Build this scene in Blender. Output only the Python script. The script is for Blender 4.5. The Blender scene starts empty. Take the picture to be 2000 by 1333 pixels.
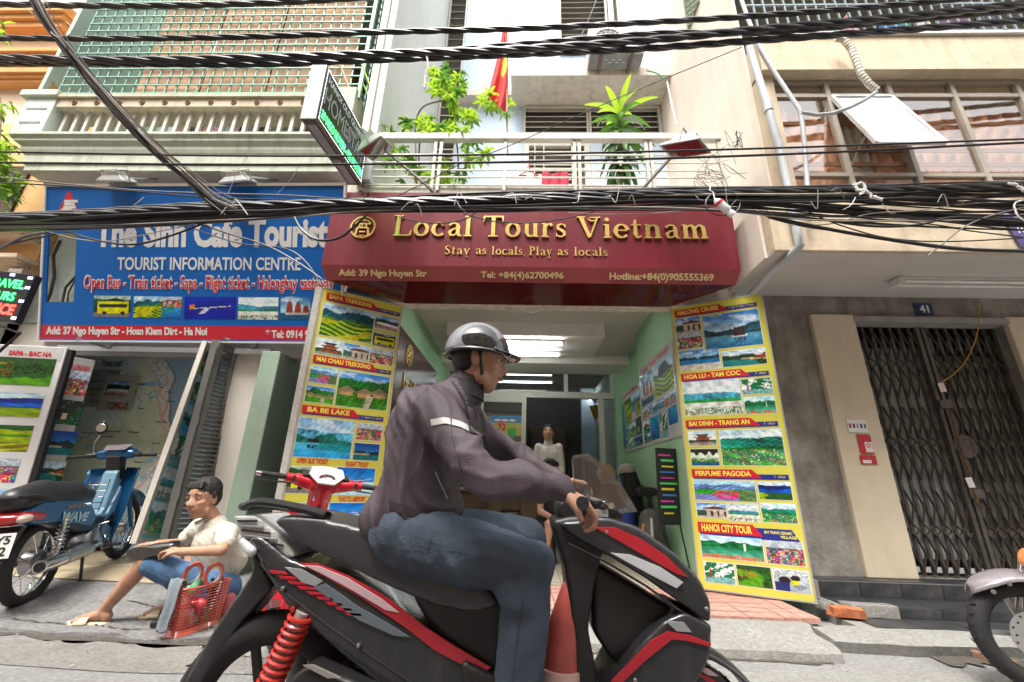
import bpy, math, random
import numpy as np
from mathutils import Vector, Matrix

# ---------------------------------------------------------------- camera, world, light
S = bpy.context.scene
F, PITCH, ROLL, YAW, CZ = 825.98, math.radians(18.771), math.radians(1.598), math.radians(-1.976), .955
fw = np.array([math.sin(YAW)*math.cos(PITCH), math.cos(YAW)*math.cos(PITCH), math.sin(PITCH)])
r0 = np.array([math.cos(YAW), -math.sin(YAW), 0.]); u0 = np.cross(r0, fw)
cr = r0*math.cos(ROLL)+u0*math.sin(ROLL); cu = -r0*math.sin(ROLL)+u0*math.cos(ROLL)
CAM = np.array([0, 0, CZ])
cam = bpy.data.cameras.new('camera'); camo = bpy.data.objects.new('camera', cam)
S.collection.objects.link(camo); S.camera = camo
cam.sensor_width = 36; cam.sensor_fit = 'HORIZONTAL'; cam.lens = F*36/2000
cam.clip_start = .05; cam.clip_end = 500
camo.matrix_world = Matrix(((cr[0], cu[0], -fw[0], 0), (cr[1], cu[1], -fw[1], 0), (cr[2], cu[2], -fw[2], CZ), (0, 0, 0, 1)))

W = bpy.data.worlds.new('World'); S.world = W; W.use_nodes = True
nt = W.node_tree; nt.nodes.clear()
wo = nt.nodes.new('ShaderNodeOutputWorld'); bg = nt.nodes.new('ShaderNodeBackground')
sky = nt.nodes.new('ShaderNodeTexSky'); sky.sky_type = 'NISHITA'; sky.sun_disc = False
sky.sun_elevation = math.radians(62); sky.sun_rotation = math.radians(200)
sky.air_density = 1.6; sky.dust_density = 6; sky.ozone_density = .6
hs = nt.nodes.new('ShaderNodeHueSaturation'); hs.inputs['Saturation'].default_value = .18
nt.links.new(sky.outputs[0], hs.inputs['Color']); nt.links.new(hs.outputs[0], bg.inputs[0])
bg.inputs[1].default_value = .15; nt.links.new(bg.outputs[0], wo.inputs[0])
sl = bpy.data.lights.new('sun', 'SUN'); sl.energy = 1.5; sl.angle = math.radians(22); sl.color = (1, .96, .9)
so = bpy.data.objects.new('sun', sl); S.collection.objects.link(so)
so.rotation_euler = (math.radians(28), 0, math.radians(-20))
S.view_settings.view_transform = 'Standard'; S.view_settings.look = 'None'
S.view_settings.gamma = 1; S.view_settings.exposure = 1.5; S.view_settings.use_curve_mapping = False
S.cycles.max_bounces = 8; S.cycles.diffuse_bounces = 4

# ---------------------------------------------------------------- helpers
def ray(x, y): return fw*F+cr*(x-1000)-cu*(y-666.5)
def at(x, y, Y=None, X=None, Z=None, pl=None):
    """world point seen at pixel x,y lying on the plane Y=, X= or Z= (or pl=(point, normal))"""
    d = ray(x, y)
    if Y is not None: t = Y/d[1]
    elif X is not None: t = X/d[0]
    elif Z is not None: t = (Z-CZ)/d[2]
    else: t = (np.dot(pl[1], np.array(pl[0])-CAM))/np.dot(pl[1], d)
    return Vector(CAM+d*t)
V = Vector
def lerp(a, b, t): return a+(b-a)*t
rnd = random.Random(7)

class G:
    def __init__(s): s.v = []; s.f = []
    def add(s, vs, fs):
        n = len(s.v); s.v += [tuple(v) for v in vs]; s.f += [tuple(i+n for i in f) for f in fs]; return s
    def box(s, a, b, M=None):
        x0, y0, z0 = a; x1, y1, z1 = b
        vs = [V((x, y, z)) for x in (x0, x1) for y in (y0, y1) for z in (z0, z1)]
        if M is not None: vs = [M@v for v in vs]
        return s.add(vs, [(0, 1, 3, 2), (4, 6, 7, 5), (0, 4, 5, 1), (2, 3, 7, 6), (0, 2, 6, 4), (1, 5, 7, 3)])
    def beam(s, a, b, w, h, up=(0, 0, 1)):
        a = V(a); b = V(b); d = (b-a).normalized(); side = d.cross(V(up))
        if side.length < 1e-4: side = d.cross(V((1, 0, 0)))
        side.normalize(); u = side.cross(d)
        vs = [p+side*sx*w/2+u*su*h/2 for p in (a, b) for sx, su in ((-1, -1), (1, -1), (1, 1), (-1, 1))]
        return s.add(vs, [(0, 3, 2, 1), (4, 5, 6, 7), (0, 1, 5, 4), (1, 2, 6, 5), (2, 3, 7, 6), (3, 0, 4, 7)])
    def tube(s, pts, r, n=8, cap=True, closed=False):
        pts = [V(p) for p in pts]; m = len(pts)
        rs = r if isinstance(r, (list, tuple)) else [r]*m
        prev = None; vs = []; fs = []
        for i, p in enumerate(pts):
            a = pts[i-1] if (i > 0 or closed) else p; b = pts[(i+1) % m] if (i < m-1 or closed) else p
            d = (b-a)
            d = d.normalized() if d.length > 1e-9 else V((0, 0, 1))
            if prev is None:
                q = d.cross(V((0, 0, 1)))
                if q.length < .1: q = d.cross(V((0, 1, 0)))
            else: q = prev-d*prev.dot(d)
            q.normalize(); prev = q; w = d.cross(q)
            for k in range(n):
                t = 2*math.pi*k/n; vs.append(p+(q*math.cos(t)+w*math.sin(t))*rs[i])
        for i in range(m if closed else m-1):
            j = (i+1) % m
            for k in range(n):
                l = (k+1) % n; fs.append((i*n+k, i*n+l, j*n+l, j*n+k))
        if cap and not closed: fs += [tuple(range(n))[::-1], tuple((m-1)*n+k for k in range(n))]
        return s.add(vs, fs)
    def lathe(s, c, axis, prof, n=24):
        """prof = [(distance along axis, radius)]"""
        c = V(c); d = V(axis).normalized(); q = d.orthogonal().normalized(); w = d.cross(q); vs = []; fs = []
        for h, r in prof:
            for k in range(n):
                t = 2*math.pi*k/n; vs.append(c+d*h+(q*math.cos(t)+w*math.sin(t))*max(r, 1e-4))
        m = len(prof)
        for i in range(m-1):
            for k in range(n):
                l = (k+1) % n; fs.append((i*n+k, i*n+l, (i+1)*n+l, (i+1)*n+k))
        fs += [tuple(range(n))[::-1], tuple((m-1)*n+k for k in range(n))]
        return s.add(vs, fs)
    def ring(s, c, axis, R, r, n=32, m=8, sx=1.):
        c = V(c); d = V(axis).normalized(); q = d.orthogonal().normalized(); w = d.cross(q); vs = []; fs = []
        for i in range(n):
            a = 2*math.pi*i/n; e = q*math.cos(a)+w*math.sin(a)
            for k in range(m):
                b = 2*math.pi*k/m; vs.append(c+e*(R+r*math.cos(b))+d*r*sx*math.sin(b))
        for i in range(n):
            for k in range(m):
                j = (i+1) % n; l = (k+1) % m; fs.append((i*m+k, j*m+k, j*m+l, i*m+l))
        return s.add(vs, fs)
    def prism(s, poly, d, inset=0):
        """poly: 3-D points in one plane; extruded by vector d; inset shrinks the front edge for a soft look"""
        poly = [V(p) for p in poly]; d = V(d); n = len(poly); c = sum(poly, V())/n
        if inset:
            f = [p+(c-p).normalized()*inset for p in poly]; q = [p+d*.15 for p in poly]; b = [p+d*.85 for p in poly]; e = [p+(c-p).normalized()*inset+d for p in poly]
            rings = [f, q, b, e]
        else: rings = [poly, [p+d for p in poly]]
        vs = [p for r in rings for p in r]; fs = []
        for k in range(len(rings)-1):
            for i in range(n):
                j = (i+1) % n; fs.append((k*n+i, k*n+j, (k+1)*n+j, (k+1)*n+i))
        fs += [tuple(range(n))[::-1], tuple((len(rings)-1)*n+i for i in range(n))]
        return s.add(vs, fs)
    def quad(s, *p): return s.add(p, [tuple(range(len(p)))])
    def ball(s, c, r, nu=14, nv=9, M=None):
        c = V(c); r = r if isinstance(r, (tuple, list)) else (r, r, r); vs = []; fs = []
        for j in range(nv+1):
            t = math.pi*j/nv
            for i in range(nu):
                a = 2*math.pi*i/nu
                p = V((r[0]*math.sin(t)*math.cos(a), r[1]*math.sin(t)*math.sin(a), r[2]*math.cos(t)))
                vs.append(c+(M@p if M is not None else p))
        for j in range(nv):
            for i in range(nu):
                k = (i+1) % nu; fs.append((j*nu+i, (j+1)*nu+i, (j+1)*nu+k, j*nu+k))
        return s.add(vs, fs)
    def grid(s, fn, nu, nv):
        vs = [fn(i/nu, j/nv) for j in range(nv+1) for i in range(nu+1)]
        fs = [(j*(nu+1)+i, j*(nu+1)+i+1, (j+1)*(nu+1)+i+1, (j+1)*(nu+1)+i) for j in range(nv) for i in range(nu)]
        return s.add(vs, fs)
    def mesh(s, name, smooth=False, angle=None):
        m = bpy.data.meshes.new(name); m.from_pydata([tuple(v) for v in s.v], [], s.f); m.update()
        if smooth:
            m.polygons.foreach_set('use_smooth', [True]*len(m.polygons))
            m.set_sharp_from_angle(angle=math.radians(angle or 40))
        return m

def link(o, parent=None):
    S.collection.objects.link(o)
    if parent is not None:
        o.parent = parent
        if not parent.get('_local'):
            o.matrix_parent_inverse = Matrix.Translation(-V(parent_loc(parent)))
    return o
def parent_loc(p):
    l = V(p.location)
    q = p.parent
    while q is not None:
        l = l-0*l if False else l
        q = None
    return l if p.type == 'EMPTY' else V((0, 0, 0))
def obj(name, g, m, parent=None, smooth=False, bevel=0, angle=None):
    me = g.mesh(name, smooth, angle) if isinstance(g, G) else g
    if m is not None and not len(me.materials): me.materials.append(m)
    o = bpy.data.objects.new(name, me); link(o, parent)
    if bevel:
        b = o.modifiers.new('bevel', 'BEVEL'); b.width = bevel; b.segments = 2; b.limit_method = 'ANGLE'
    return o
def tag(o, label=None, cat=None, group=None, kind=None):
    if label: o['label'] = label
    if cat: o['category'] = cat
    if group: o['group'] = group
    if kind: o['kind'] = kind
    return o
def thing(name, label, cat, loc=(0, 0, 0), group=None):
    o = bpy.data.objects.new(name, None); S.collection.objects.link(o); o.location = loc; o.empty_display_size = .1
    return tag(o, label, cat, group)
def local_thing(name, label, cat, loc, rz, group=None):
    o = thing(name, label, cat, loc, group); o.rotation_euler = (0, 0, rz); o['_local'] = 1
    return o

# ---------------------------------------------------------------- materials
MATS = {}
def mat(name, col, rough=.6, metal=0, var=.12, sc=6, bump=0, bs=80, grime=0, gs=3, gcol=(.05, .04, .03), coat=0, emit=0, trans=0, alpha=1, streak=True, spec=.5, ecol=None):
    if name in MATS: return MATS[name]
    m = bpy.data.materials.new(name); m.use_nodes = True; t = m.node_tree; N = t.nodes; L = t.links
    b = N['Principled BSDF']; b.inputs['Roughness'].default_value = rough; b.inputs['Metallic'].default_value = metal
    b.inputs['Specular IOR Level'].default_value = spec
    if coat: b.inputs['Coat Weight'].default_value = coat
    if trans: b.inputs['Transmission Weight'].default_value = trans
    if alpha < 1: b.inputs['Alpha'].default_value = alpha
    tc = N.new('ShaderNodeTexCoord')
    n1 = N.new('ShaderNodeTexNoise'); n1.inputs['Scale'].default_value = sc; n1.inputs['Detail'].default_value = 6; n1.inputs['Roughness'].default_value = .65
    L.new(tc.outputs['Object'], n1.inputs['Vector'])
    mx = N.new('ShaderNodeMix'); mx.data_type = 'RGBA'
    mx.inputs[6].default_value = (*[c*(1-var) for c in col], 1); mx.inputs[7].default_value = (*[min(1, c*(1+var)) for c in col], 1)
    mr = N.new('ShaderNodeMapRange'); mr.inputs[1].default_value = .3; mr.inputs[2].default_value = .7
    L.new(n1.outputs[0], mr.inputs[0]); L.new(mr.outputs[0], mx.inputs[0])
    out = mx.outputs[2]
    if grime:
        mp = N.new('ShaderNodeMapping'); mp.inputs['Scale'].default_value = (1.6, 1.6, .22) if streak else (1, 1, 1)
        n2 = N.new('ShaderNodeTexNoise'); n2.inputs['Scale'].default_value = gs; n2.inputs['Detail'].default_value = 8; n2.inputs['Roughness'].default_value = .7
        L.new(tc.outputs['Object'], mp.inputs[0]); L.new(mp.outputs[0], n2.inputs['Vector'])
        r2 = N.new('ShaderNodeMapRange'); r2.inputs[1].default_value = .48; r2.inputs[2].default_value = .78; r2.inputs[4].default_value = grime
        L.new(n2.outputs[0], r2.inputs[0])
        m2 = N.new('ShaderNodeMix'); m2.data_type = 'RGBA'; m2.inputs[7].default_value = (*gcol, 1)
        L.new(out, m2.inputs[6]); L.new(r2.outputs[0], m2.inputs[0]); out = m2.outputs[2]
    L.new(out, b.inputs['Base Color'])
    if bump:
        n3 = N.new('ShaderNodeTexNoise'); n3.inputs['Scale'].default_value = bs; n3.inputs['Detail'].default_value = 5
        L.new(tc.outputs['Object'], n3.inputs['Vector'])
        bp = N.new('ShaderNodeBump'); bp.inputs['Strength'].default_value = bump; bp.inputs['Distance'].default_value = .01
        L.new(n3.outputs[0], bp.inputs['Height']); L.new(bp.outputs[0], b.inputs['Normal'])
    if emit:
        b.inputs['Emission Color'].default_value = (*(ecol or col), 1); b.inputs['Emission Strength'].default_value = emit
    MATS[name] = m; return m
def print_mat(name='print', rough=.35, attr='Col'):
    if name in MATS: return MATS[name]
    m = bpy.data.materials.new(name); m.use_nodes = True; t = m.node_tree
    b = t.nodes['Principled BSDF']; b.inputs['Roughness'].default_value = rough
    a = t.nodes.new('ShaderNodeVertexColor'); a.layer_name = attr
    t.links.new(a.outputs[0], b.inputs['Base Color']); MATS[name] = m; return m

def pane_mat(name, tint, refl=.25, rough=.03):
    if name in MATS: return MATS[name]
    m = bpy.data.materials.new(name); m.use_nodes = True; t = m.node_tree; N = t.nodes; N.clear()
    o = N.new('ShaderNodeOutputMaterial'); a = N.new('ShaderNodeBsdfTransparent'); a.inputs[0].default_value = (*tint, 1)
    g = N.new('ShaderNodeBsdfGlossy'); g.inputs['Roughness'].default_value = rough
    x = N.new('ShaderNodeMixShader'); fr = N.new('ShaderNodeLayerWeight'); pw = N.new('ShaderNodeMath'); pw.operation = 'POWER'; pw.inputs[1].default_value = 4
    ad = N.new('ShaderNodeMath'); ad.operation = 'ADD'; ad.inputs[1].default_value = refl; ad.use_clamp = True
    t.links.new(fr.outputs['Facing'], pw.inputs[0]); t.links.new(pw.outputs[0], ad.inputs[0]); t.links.new(ad.outputs[0], x.inputs[0])
    t.links.new(a.outputs[0], x.inputs[1]); t.links.new(g.outputs[0], x.inputs[2]); t.links.new(x.outputs[0], o.inputs[0])
    MATS[name] = m; return m

# ---------------------------------------------------------------- lettering
def text_mesh(s, bold=0, depth=.01, shear=0, space=1):
    c = bpy.data.curves.new('lettering', 'FONT'); c.body = s; c.size = 1; c.extrude = depth/2; c.offset = bold; c.shear = shear; c.space_character = space
    c.resolution_u = 3
    o = bpy.data.objects.new('tmp', c); S.collection.objects.link(o)
    dg = bpy.context.evaluated_depsgraph_get(); me = bpy.data.meshes.new_from_object(o.evaluated_get(dg))
    bpy.data.objects.remove(o); bpy.data.curves.remove(c); return me
def place_mesh(me, o, ux, uy, w, h, nrm, depth):
    co = np.empty(len(me.vertices)*3); me.vertices.foreach_get('co', co); co = co.reshape(-1, 3)
    mn = co.min(0); mx = co.max(0); sz = np.maximum(mx-mn, 1e-6)
    a = (co-mn)/sz
    O = np.array(o); P = O+a[:, :1]*w*np.array(ux)+a[:, 1:2]*h*np.array(uy)+(a[:, 2:3])*depth*np.array(nrm)
    me.vertices.foreach_set('co', P.ravel()); me.update(); return me
def text(s, fr, u0, v0, u1, v1, m, parent, bold=.0, off=.002, depth=.0015, shear=0, name='lettering', space=1):
    """text filling the box u0,v0 (low left) .. u1,v1 (high right) of frame fr, in metres"""
    me = text_mesh(s, bold, shear=shear, space=space)
    place_mesh(me, fr.p(u0, v0, off), fr.ux, fr.uy, u1-u0, v1-v0, fr.n, depth)
    return obj(name, me, m, parent)
class Frame:
    def __init__(s, o, ux, uy):
        s.o = V(o); s.ux = V(ux).normalized(); s.uy = V(uy).normalized(); s.n = s.ux.cross(s.uy).normalized()
    def p(s, u, v, d=0): return s.o+s.ux*u+s.uy*v+s.n*d
    def uv(s, x, y):
        q = at(x, y, pl=(s.o, s.n))-s.o; b = s.ux.dot(s.uy)
        a1 = q.dot(s.ux); a2 = q.dot(s.uy); k = 1-b*b
        return ((a1-b*a2)/k, (a2-b*a1)/k)
    def poly(s, pts, d): return [s.p(u, v, d) for u, v in pts]
    def rect(s, u0, v0, u1, v1, d): return s.poly(((u0, v0), (u1, v0), (u1, v1), (u0, v1)), d)
    def plate(s, name, u0, v0, u1, v1, d0, d1, m, parent, bevel=0):
        g = G().prism(s.rect(u0, v0, u1, v1, d0), s.n*(d1-d0)); return obj(name, g, m, parent, bevel=bevel)
    def shape(s, name, pts, d0, d1, m, parent):
        return obj(name, G().prism(s.poly(pts, d0), s.n*(d1-d0)), m, parent)

# ---------------------------------------------------------------- printed pictures (colour per vertex of a fine flat sheet)
def fbm(x, y, seed, o=4):
    r = np.random.RandomState(seed); t = np.zeros_like(x)
    for k in range(o):
        f = 2**k
        for _ in range(3):
            a, b, c = r.uniform(-1, 1, 3); t += np.sin((x*a*7+y*b*7)*f+c*9)/f/2
    return t/3
def pic(kind, nx, ny, seed):
    r = np.random.RandomState(seed); x, y = np.meshgrid(np.linspace(0, 1, nx), np.linspace(0, 1, ny)); c = np.zeros((ny, nx, 3))
    nz = r.uniform(-1, 1, (ny, nx)); nz = np.clip((nz+np.roll(nz, 1, 0)+np.roll(nz, 1, 1)+np.roll(np.roll(nz, 1, 0), 1, 1))*.44, -1, 1); n2 = r.uniform(-1, 1, (ny, nx, 3)); fb = fbm(x, y, seed); hf = fbm(x*9, y*13, seed+77, 3)
    def C(*a): return np.array(a)
    def put(m, col): c[m] = (col if getattr(col, 'ndim', 1) == 1 else col[m])
    def sky(a=C(.10, .30, .62), b=C(.62, .76, .82)):
        k = np.clip((1-y)*1.6, 0, 1)[..., None]; c[:] = a*(1-k)+b*k; m = fbm(x*1.5, y*3, seed+5) > .12; put(m, c*.4+C(.75, .8, .82)*.6)
    def hills(base, amp, col, f=1, jag=0):
        h = base+1.3*amp*(fbm(x*f, x*0, seed+int(base*97)))+(jag or amp*.55)*(np.abs(np.sin(x*f*5+seed))**.7-.5)+.05*amp*np.sin(x*60+seed); m = y < h
        put(m, np.clip(np.array(col)*(1+.22*nz[..., None]+.8*fb[..., None]+.7*hf[..., None]), 0, 1))
    if kind == 'bay':
        sky(); hills(.52, .16, C(.03, .10, .13), 1.3); hz = .36+.04*r.rand(); k = np.clip(y/hz, 0, 1)[..., None]
        put(y < hz, C(.03, .18, .32)*(1-k)+C(.22, .42, .52)*k+.04*n2)
        bx, by = .3+.4*r.rand(), hz-.06
        put((abs(x-bx) < .13) & (abs(y-by) < .035), C(.75, .74, .7))
        for q in (-.07, 0, .07): put((abs(x-bx-q) < .03*(1.2-(y-by)*3)) & (y > by) & (y < by+.26), C(.09, .03, .03))
        put((abs(x-bx) < .1) & (y < by-.04) & (y > by-.2) & (nz > 0), C(.03, .06, .1))
    elif kind == 'lake':
        sky(C(.35, .55, .75), C(.75, .85, .9)); hills(.66, .12, C(.16, .38, .5)); hills(.5, .14, C(.03, .17, .14), 1.4)
        k = np.clip(y/.36, 0, 1)[..., None]; put(y < .36, C(.10, .42, .68)*(1-k)+C(.2, .5, .62)*k+.03*n2)
        put((y < .36) & (y > .18) & (x > .4) & (nz > -.6), C(.05, .3, .33)); put((abs(x-.3) < .1) & (abs(y-.42) < .05), C(.03, .02, .02)); put((abs(x-.3) < .09) & (abs(y-.27) < .05) & (nz > -.3), C(.03, .06, .09))
    elif kind == 'terrace':
        sky(C(.4, .58, .75), C(.75, .82, .85)); hills(.75, .2, C(.03, .12, .16)); hills(.58, .1, C(.08, .2, .05))
        w = np.sin(y*46+np.sin(x*5+seed)*4+x*7); m = y < .52; put(m, np.where(w[..., None] > .1, C(.38, .5, .05), C(.05, .14, .03))*(1+.3*fb[..., None])); put(m & (fb > .22), C(.5, .48, .06))
    elif kind == 'village':
        sky(); hills(.78, .16, C(.03, .2, .04), 1.6); hills(.45, .06, C(.1, .3, .05), 2)
        for q in range(3):
            bx = .15+.33*q+.05*r.rand(); by = .42+.06*r.rand(); put((abs(x-bx) < .13) & (y < by) & (y > by-.14), C(.45, .32, .2)); put((abs(x-bx) < .17-(y-by)*1.1) & (y > by-.02) & (y < by+.13), C(.3, .25, .18))
        put((abs(x-.62-.2*(y-.2)) < .06) & (y < .34), C(.5, .46, .38))
    elif kind == 'green':
        sky(C(.55, .7, .78), C(.8, .88, .9)); hills(.72, .14, C(.05, .28, .22)); hills(.5, .06, C(.04, .22, .06)); k = (np.sin(x*9+y*22+seed)+fb*3)[..., None]
        put(y < .42, np.where(k > .2, C(.12, .42, .12), C(.05, .26, .16))+.05*n2); m = (nz > .72) & (y < .45); put(m, C(.6, .2, .08)); put((nz < -.8) & (y < .45), C(.8, .82, .75))
    elif kind == 'river':
        sky(C(.6, .68, .72), C(.85, .86, .84)); hills(.6, .1, C(.12, .32, .4)); hills(.44, .04, C(.05, .26, .08)); put(y < .36, C(.7, .73, .68)+.08*n2); put((y < .2) & (nz > .1), C(.06, .25, .14)); put((nz > .86) & (y < .3), C(.7, .1, .05))
    elif kind == 'pond':
        sky(C(.5, .72, .9), C(.8, .88, .9)); hills(.72, .12, C(.02, .2, .08), 2); k = np.clip(y/.5, 0, 1)[..., None]; put(y < .5, C(.25, .55, .45)*(1-k)+C(.03, .24, .14)*k+.04*n2); put((y < .16) & (nz > -.2), C(.6, .18, .06)); put((abs(x-.72) < .015) & (y > .4) & (y < .72), C(.8, .8, .7))
    elif kind == 'crowd':
        c[:] = C(.16, .13, .12)+.06*n2; put(y > .68, C(.5, .55, .62)+.1*n2); cells = r.uniform(0, 1, (6, 12, 3))*C(1, .6, .5)
        i = np.clip((y*7).astype(int), 0, 5); j = (x*11.9).astype(int); m = (y < .62) & (nz > -.5); put(m, (cells[i, j]*.8)); put((nz > .8), C(.8, .75, .65))
    elif kind == 'house':
        sky(); hills(.5, .05, C(.08, .15, .12)); put((x > .3) & (y < .6), C(.55, .5, .44)+.06*n2); put((x > .22) & (y > .6-.0*x) & (y < .78-.3*(abs(x-.65))), C(.16, .07, .05)); put((y < .45) & (np.sin(x*28) > .4) & (x > .3), C(.07, .04, .04)); put(y < .12, C(.5, .48, .44))
    elif kind == 'pagoda':
        sky(C(.55, .7, .8), C(.85, .9, .92)); hills(.35, .1, C(.03, .2, .06))
        for q, (b, w) in enumerate(((.3, .42), (.5, .33), (.68, .22))): put((abs(x-.52) < w+.25*(y-b)**2*8) & (y > b) & (y < b+.09), C(.05, .05, .07)); put((abs(x-.52) < w*.75) & (y > b-.11) & (y <= b), C(.35, .16, .08)); 
        put(y < .16, C(.4, .4, .38)+.1*n2)
    elif kind == 'night':
        c[:] = C(.02, .05, .04)+.03*n2; hills(.6, .2, C(.02, .1, .06)); put((abs(x-.4) < .07) & (y > .2) & (y < .45), C(.75, .6, .5)); put((nz > .9), C(.3, .35, .3))
    elif kind == 'dusk':
        k = y[..., None]; c[:] = C(.12, .4, .6)*(1-k)+C(.02, .08, .3)*k; hills(.5, .14, C(.01, .04, .05), 1.2); put(y < .3, C(.02, .2, .22)+.03*n2); put((y < .38) & (y > .3) & (x < .6), C(.5, .45, .35))
    elif kind == 'cave':
        c[:] = C(.05, .04, .03)+.03*n2; put((y > .3+.08*np.sin(x*12)) & (y < .7+.1*np.sin(x*21)+.06*nz), C(.65, .75, .65)); put((y > .2) & (y < .45) & (nz > -.2), C(.15, .3, .08)); put((y < .2), C(.03, .16, .3))
    elif kind == 'train':
        sky(C(.2, .35, .6), C(.5, .6, .7)); hills(.7, .1, C(.03, .08, .08)); put(y < .4, C(.3, .27, .25)+.05*n2); put((y > .3-.12*x) & (y < .5-.2*(x-.3)**2) & (x > .08), C(.8, .8, .82)); put((abs(y-.33+.1*x) < .02) & (x > .1), C(.5, .03, .05)); put((y < .12), C(.5, .42, .36))
    elif kind == 'bus':
        sky(C(.4, .48, .45), C(.6, .65, .6)); hills(.85, .1, C(.04, .09, .04)); put(y < .22, C(.25, .24, .24)); put((x > .1) & (x < .95) & (y > .18) & (y < .72), C(.62, .6, .06)); put((x > .14) & (x < .92) & (y > .45) & (y < .62), C(.05, .06, .05))
        for q in (.3, .8): put(((x-q)**2+(y-.2)**2*.6) < .004, C(.02, .02, .02))
    elif kind in ('plane', 'jet'):
        k = y[..., None]; c[:] = C(.28, .6, .85)*(1-k)+C(.02, .2, .55)*k if kind == 'plane' else C(.01, .04, .32)*(1-k)+C(.01, .07, .38)*k
        if kind == 'plane': put(y < .5+.05*fb, C(.55, .75, .85)+.03*n2)
        bcol = C(.06, .22, .6) if kind == 'plane' else C(.07, .08, .16)
        ln = y-(.42+.16*x); put((abs(ln) < .05) & (x > .12) & (x < .92), bcol); put((abs(ln-.02) < .012) & (x > .12) & (x < .9), C(.75, .78, .8))
        put((abs(x-.45-.5*(ln)) < .06) & (ln < 0) & (ln > -.24), C(.55, .58, .62)); put((abs(x-.15) < .05) & (ln > 0) & (ln < .2-.0*x), C(.6, .3, .05) if kind == 'jet' else bcol)
    elif kind == 'junk':
        sky(C(.08, .26, .45), C(.45, .6, .68)); put(y < .3, C(.04, .14, .22)+.03*n2); put((y > .2) & (y < .32) & (abs(x-.55) < .4), C(.5, .47, .44))
        for q, h in ((.3, .75), (.58, .7), (.85, .55)): put((((x-q)/.11)**2+((y-.3)/(h-.22))**2 < 1) & (y > .3), C(.3, .09, .06))
    elif kind == 'beach':
        sky(C(.12, .38, .7), C(.6, .75, .85)); hills(.62, .08, C(.03, .07, .08), 3); put(y < .5, C(.04, .25, .45)+.03*n2); put(y < .27+.02*fb, C(.62, .6, .55)+.15*n2)
    elif kind == 'cove':
        sky(C(.5, .62, .72), C(.75, .82, .85)); hills(.68, .16, C(.03, .1, .05), 1.5); put((y < .42) & (x+y*.4 < .85), C(.05, .25, .24)+.03*n2); put((abs(y-.42+.2*(x-.6)) < .04) & (x > .45), C(.62, .48, .3)); put((x > .75) & (y > .45) & (y < .58) & (nz > -.4), C(.45, .1, .06))
    elif kind == 'blossom':
        sky(C(.4, .62, .8), C(.75, .85, .9)); hills(.75, .14, C(.2, .3, .5), 1.2); hills(.55, .05, C(.08, .34, .08)); put((y < .3) & (x < .75), C(.3, .32, .55)+.05*n2); put((((x-.55)/.25)**2+((y-.3)/.22)**2 < 1) & (nz > -.3), C(.62, .08, .22)); put((x > .72) & (y < .62-.1*np.sin(x*9)), C(.16, .25, .12)+.1*n2)
    elif kind == 'trees':
        sky(C(.7, .82, .85), C(.88, .92, .9)); m = (fbm(x*2, y*2, seed+3)+.15*nz > -.02) & (y > .3); put(m, C(.02, .2, .1)); put(y < .3, C(.3, .5, .5)+.1*n2); put((nz > .6) & (y < .4), C(.03, .15, .08)); put((abs(x-.2) < .04*(1.1-y)) & (y > .2) & (y < .8), C(.35, .1, .08))
    elif kind == 'workers':
        c[:] = C(.45, .5, .52)+.12*n2; put((nz > .2) & (y > .6), C(.75, .78, .78)); put(((x-.3)**2+(y-.5)**2 < .03), C(.04, .03, .04)); put(((x-.62)**2+(y-.62)**2 < .02), C(.04, .03, .04)); put((x < .42) & (y < .4), C(.05, .07, .2)); put((abs(x-.6) < .12) & (abs(y-.42) < .1), C(.6, .6, .1)); put((((x-.72)/.2)**2+((y-.25)/.1)**2 < 1), C(.3, .33, .36))
    elif kind == 'flowers':
        c[:] = C(.04, .16, .03)+.05*n2; put(fb > .05, C(.15, .35, .05)); put((fb < -.1) & (nz > 0), C(.03, .04, .02)); put((nz > .62) & (abs(x-.3) < .28) & (y > .3), C(.6, .04, .06)); put((y > .8), C(.05, .12, .05))
    elif kind == 'ridge':
        sky(C(.55, .68, .8), C(.85, .88, .9)); hills(.78, .09, C(.03, .05, .2), .8); hills(.55, .1, C(.04, .16, .5), .7); put((y < .4+.06*fb), C(.05, .14, .06)); put((y < .38) & (fb > .1), C(.3, .4, .05))
    elif kind == 'fields':
        c[:] = C(.3, .42, .04)+.04*n2; w = np.sin(y*30+3*np.sin(x*4)); put(w > .2, C(.42, .46, .05)); put((y < .35) & (w < .3), C(.22, .2, .05)); put(y > .8+.06*fb, C(.04, .14, .04)); put((abs(y-.6) < .04) & (x > .4), C(.1, .3, .05))
    elif kind == 'sea':
        k = y[..., None]; c[:] = C(.03, .15, .35)*(1-k)+C(.1, .4, .6)*k+.03*n2; put(fb > .2, C(.04, .3, .25))
    t = 1+.5*fbm(x*4, y*4, seed+31, 3)+.25*hf+.09*nz; c = np.clip(c*t[..., None], 0, 1); g_ = c.mean(2, keepdims=True); c = np.clip(g_+(c-g_)*1.25, 0, 1)
    return np.clip(c**1.35*1.15, 0, .92)
def sheet(name, fr, u0, v0, u1, v1, d, arr, parent, m=None):
    ny, nx = arr.shape[:2]
    g = G().grid(lambda a, b: fr.p(lerp(u0, u1, a), lerp(v0, v1, b), d), nx-1, ny-1)
    me = g.mesh(name); ca = me.color_attributes.new('Col', 'FLOAT_COLOR', 'POINT')
    ca.data.foreach_set('color', np.concatenate([arr.reshape(-1, 3), np.ones((nx*ny, 1))], 1).ravel())
    return obj(name, me, m or print_mat(), parent)
_ps = [3]
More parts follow.
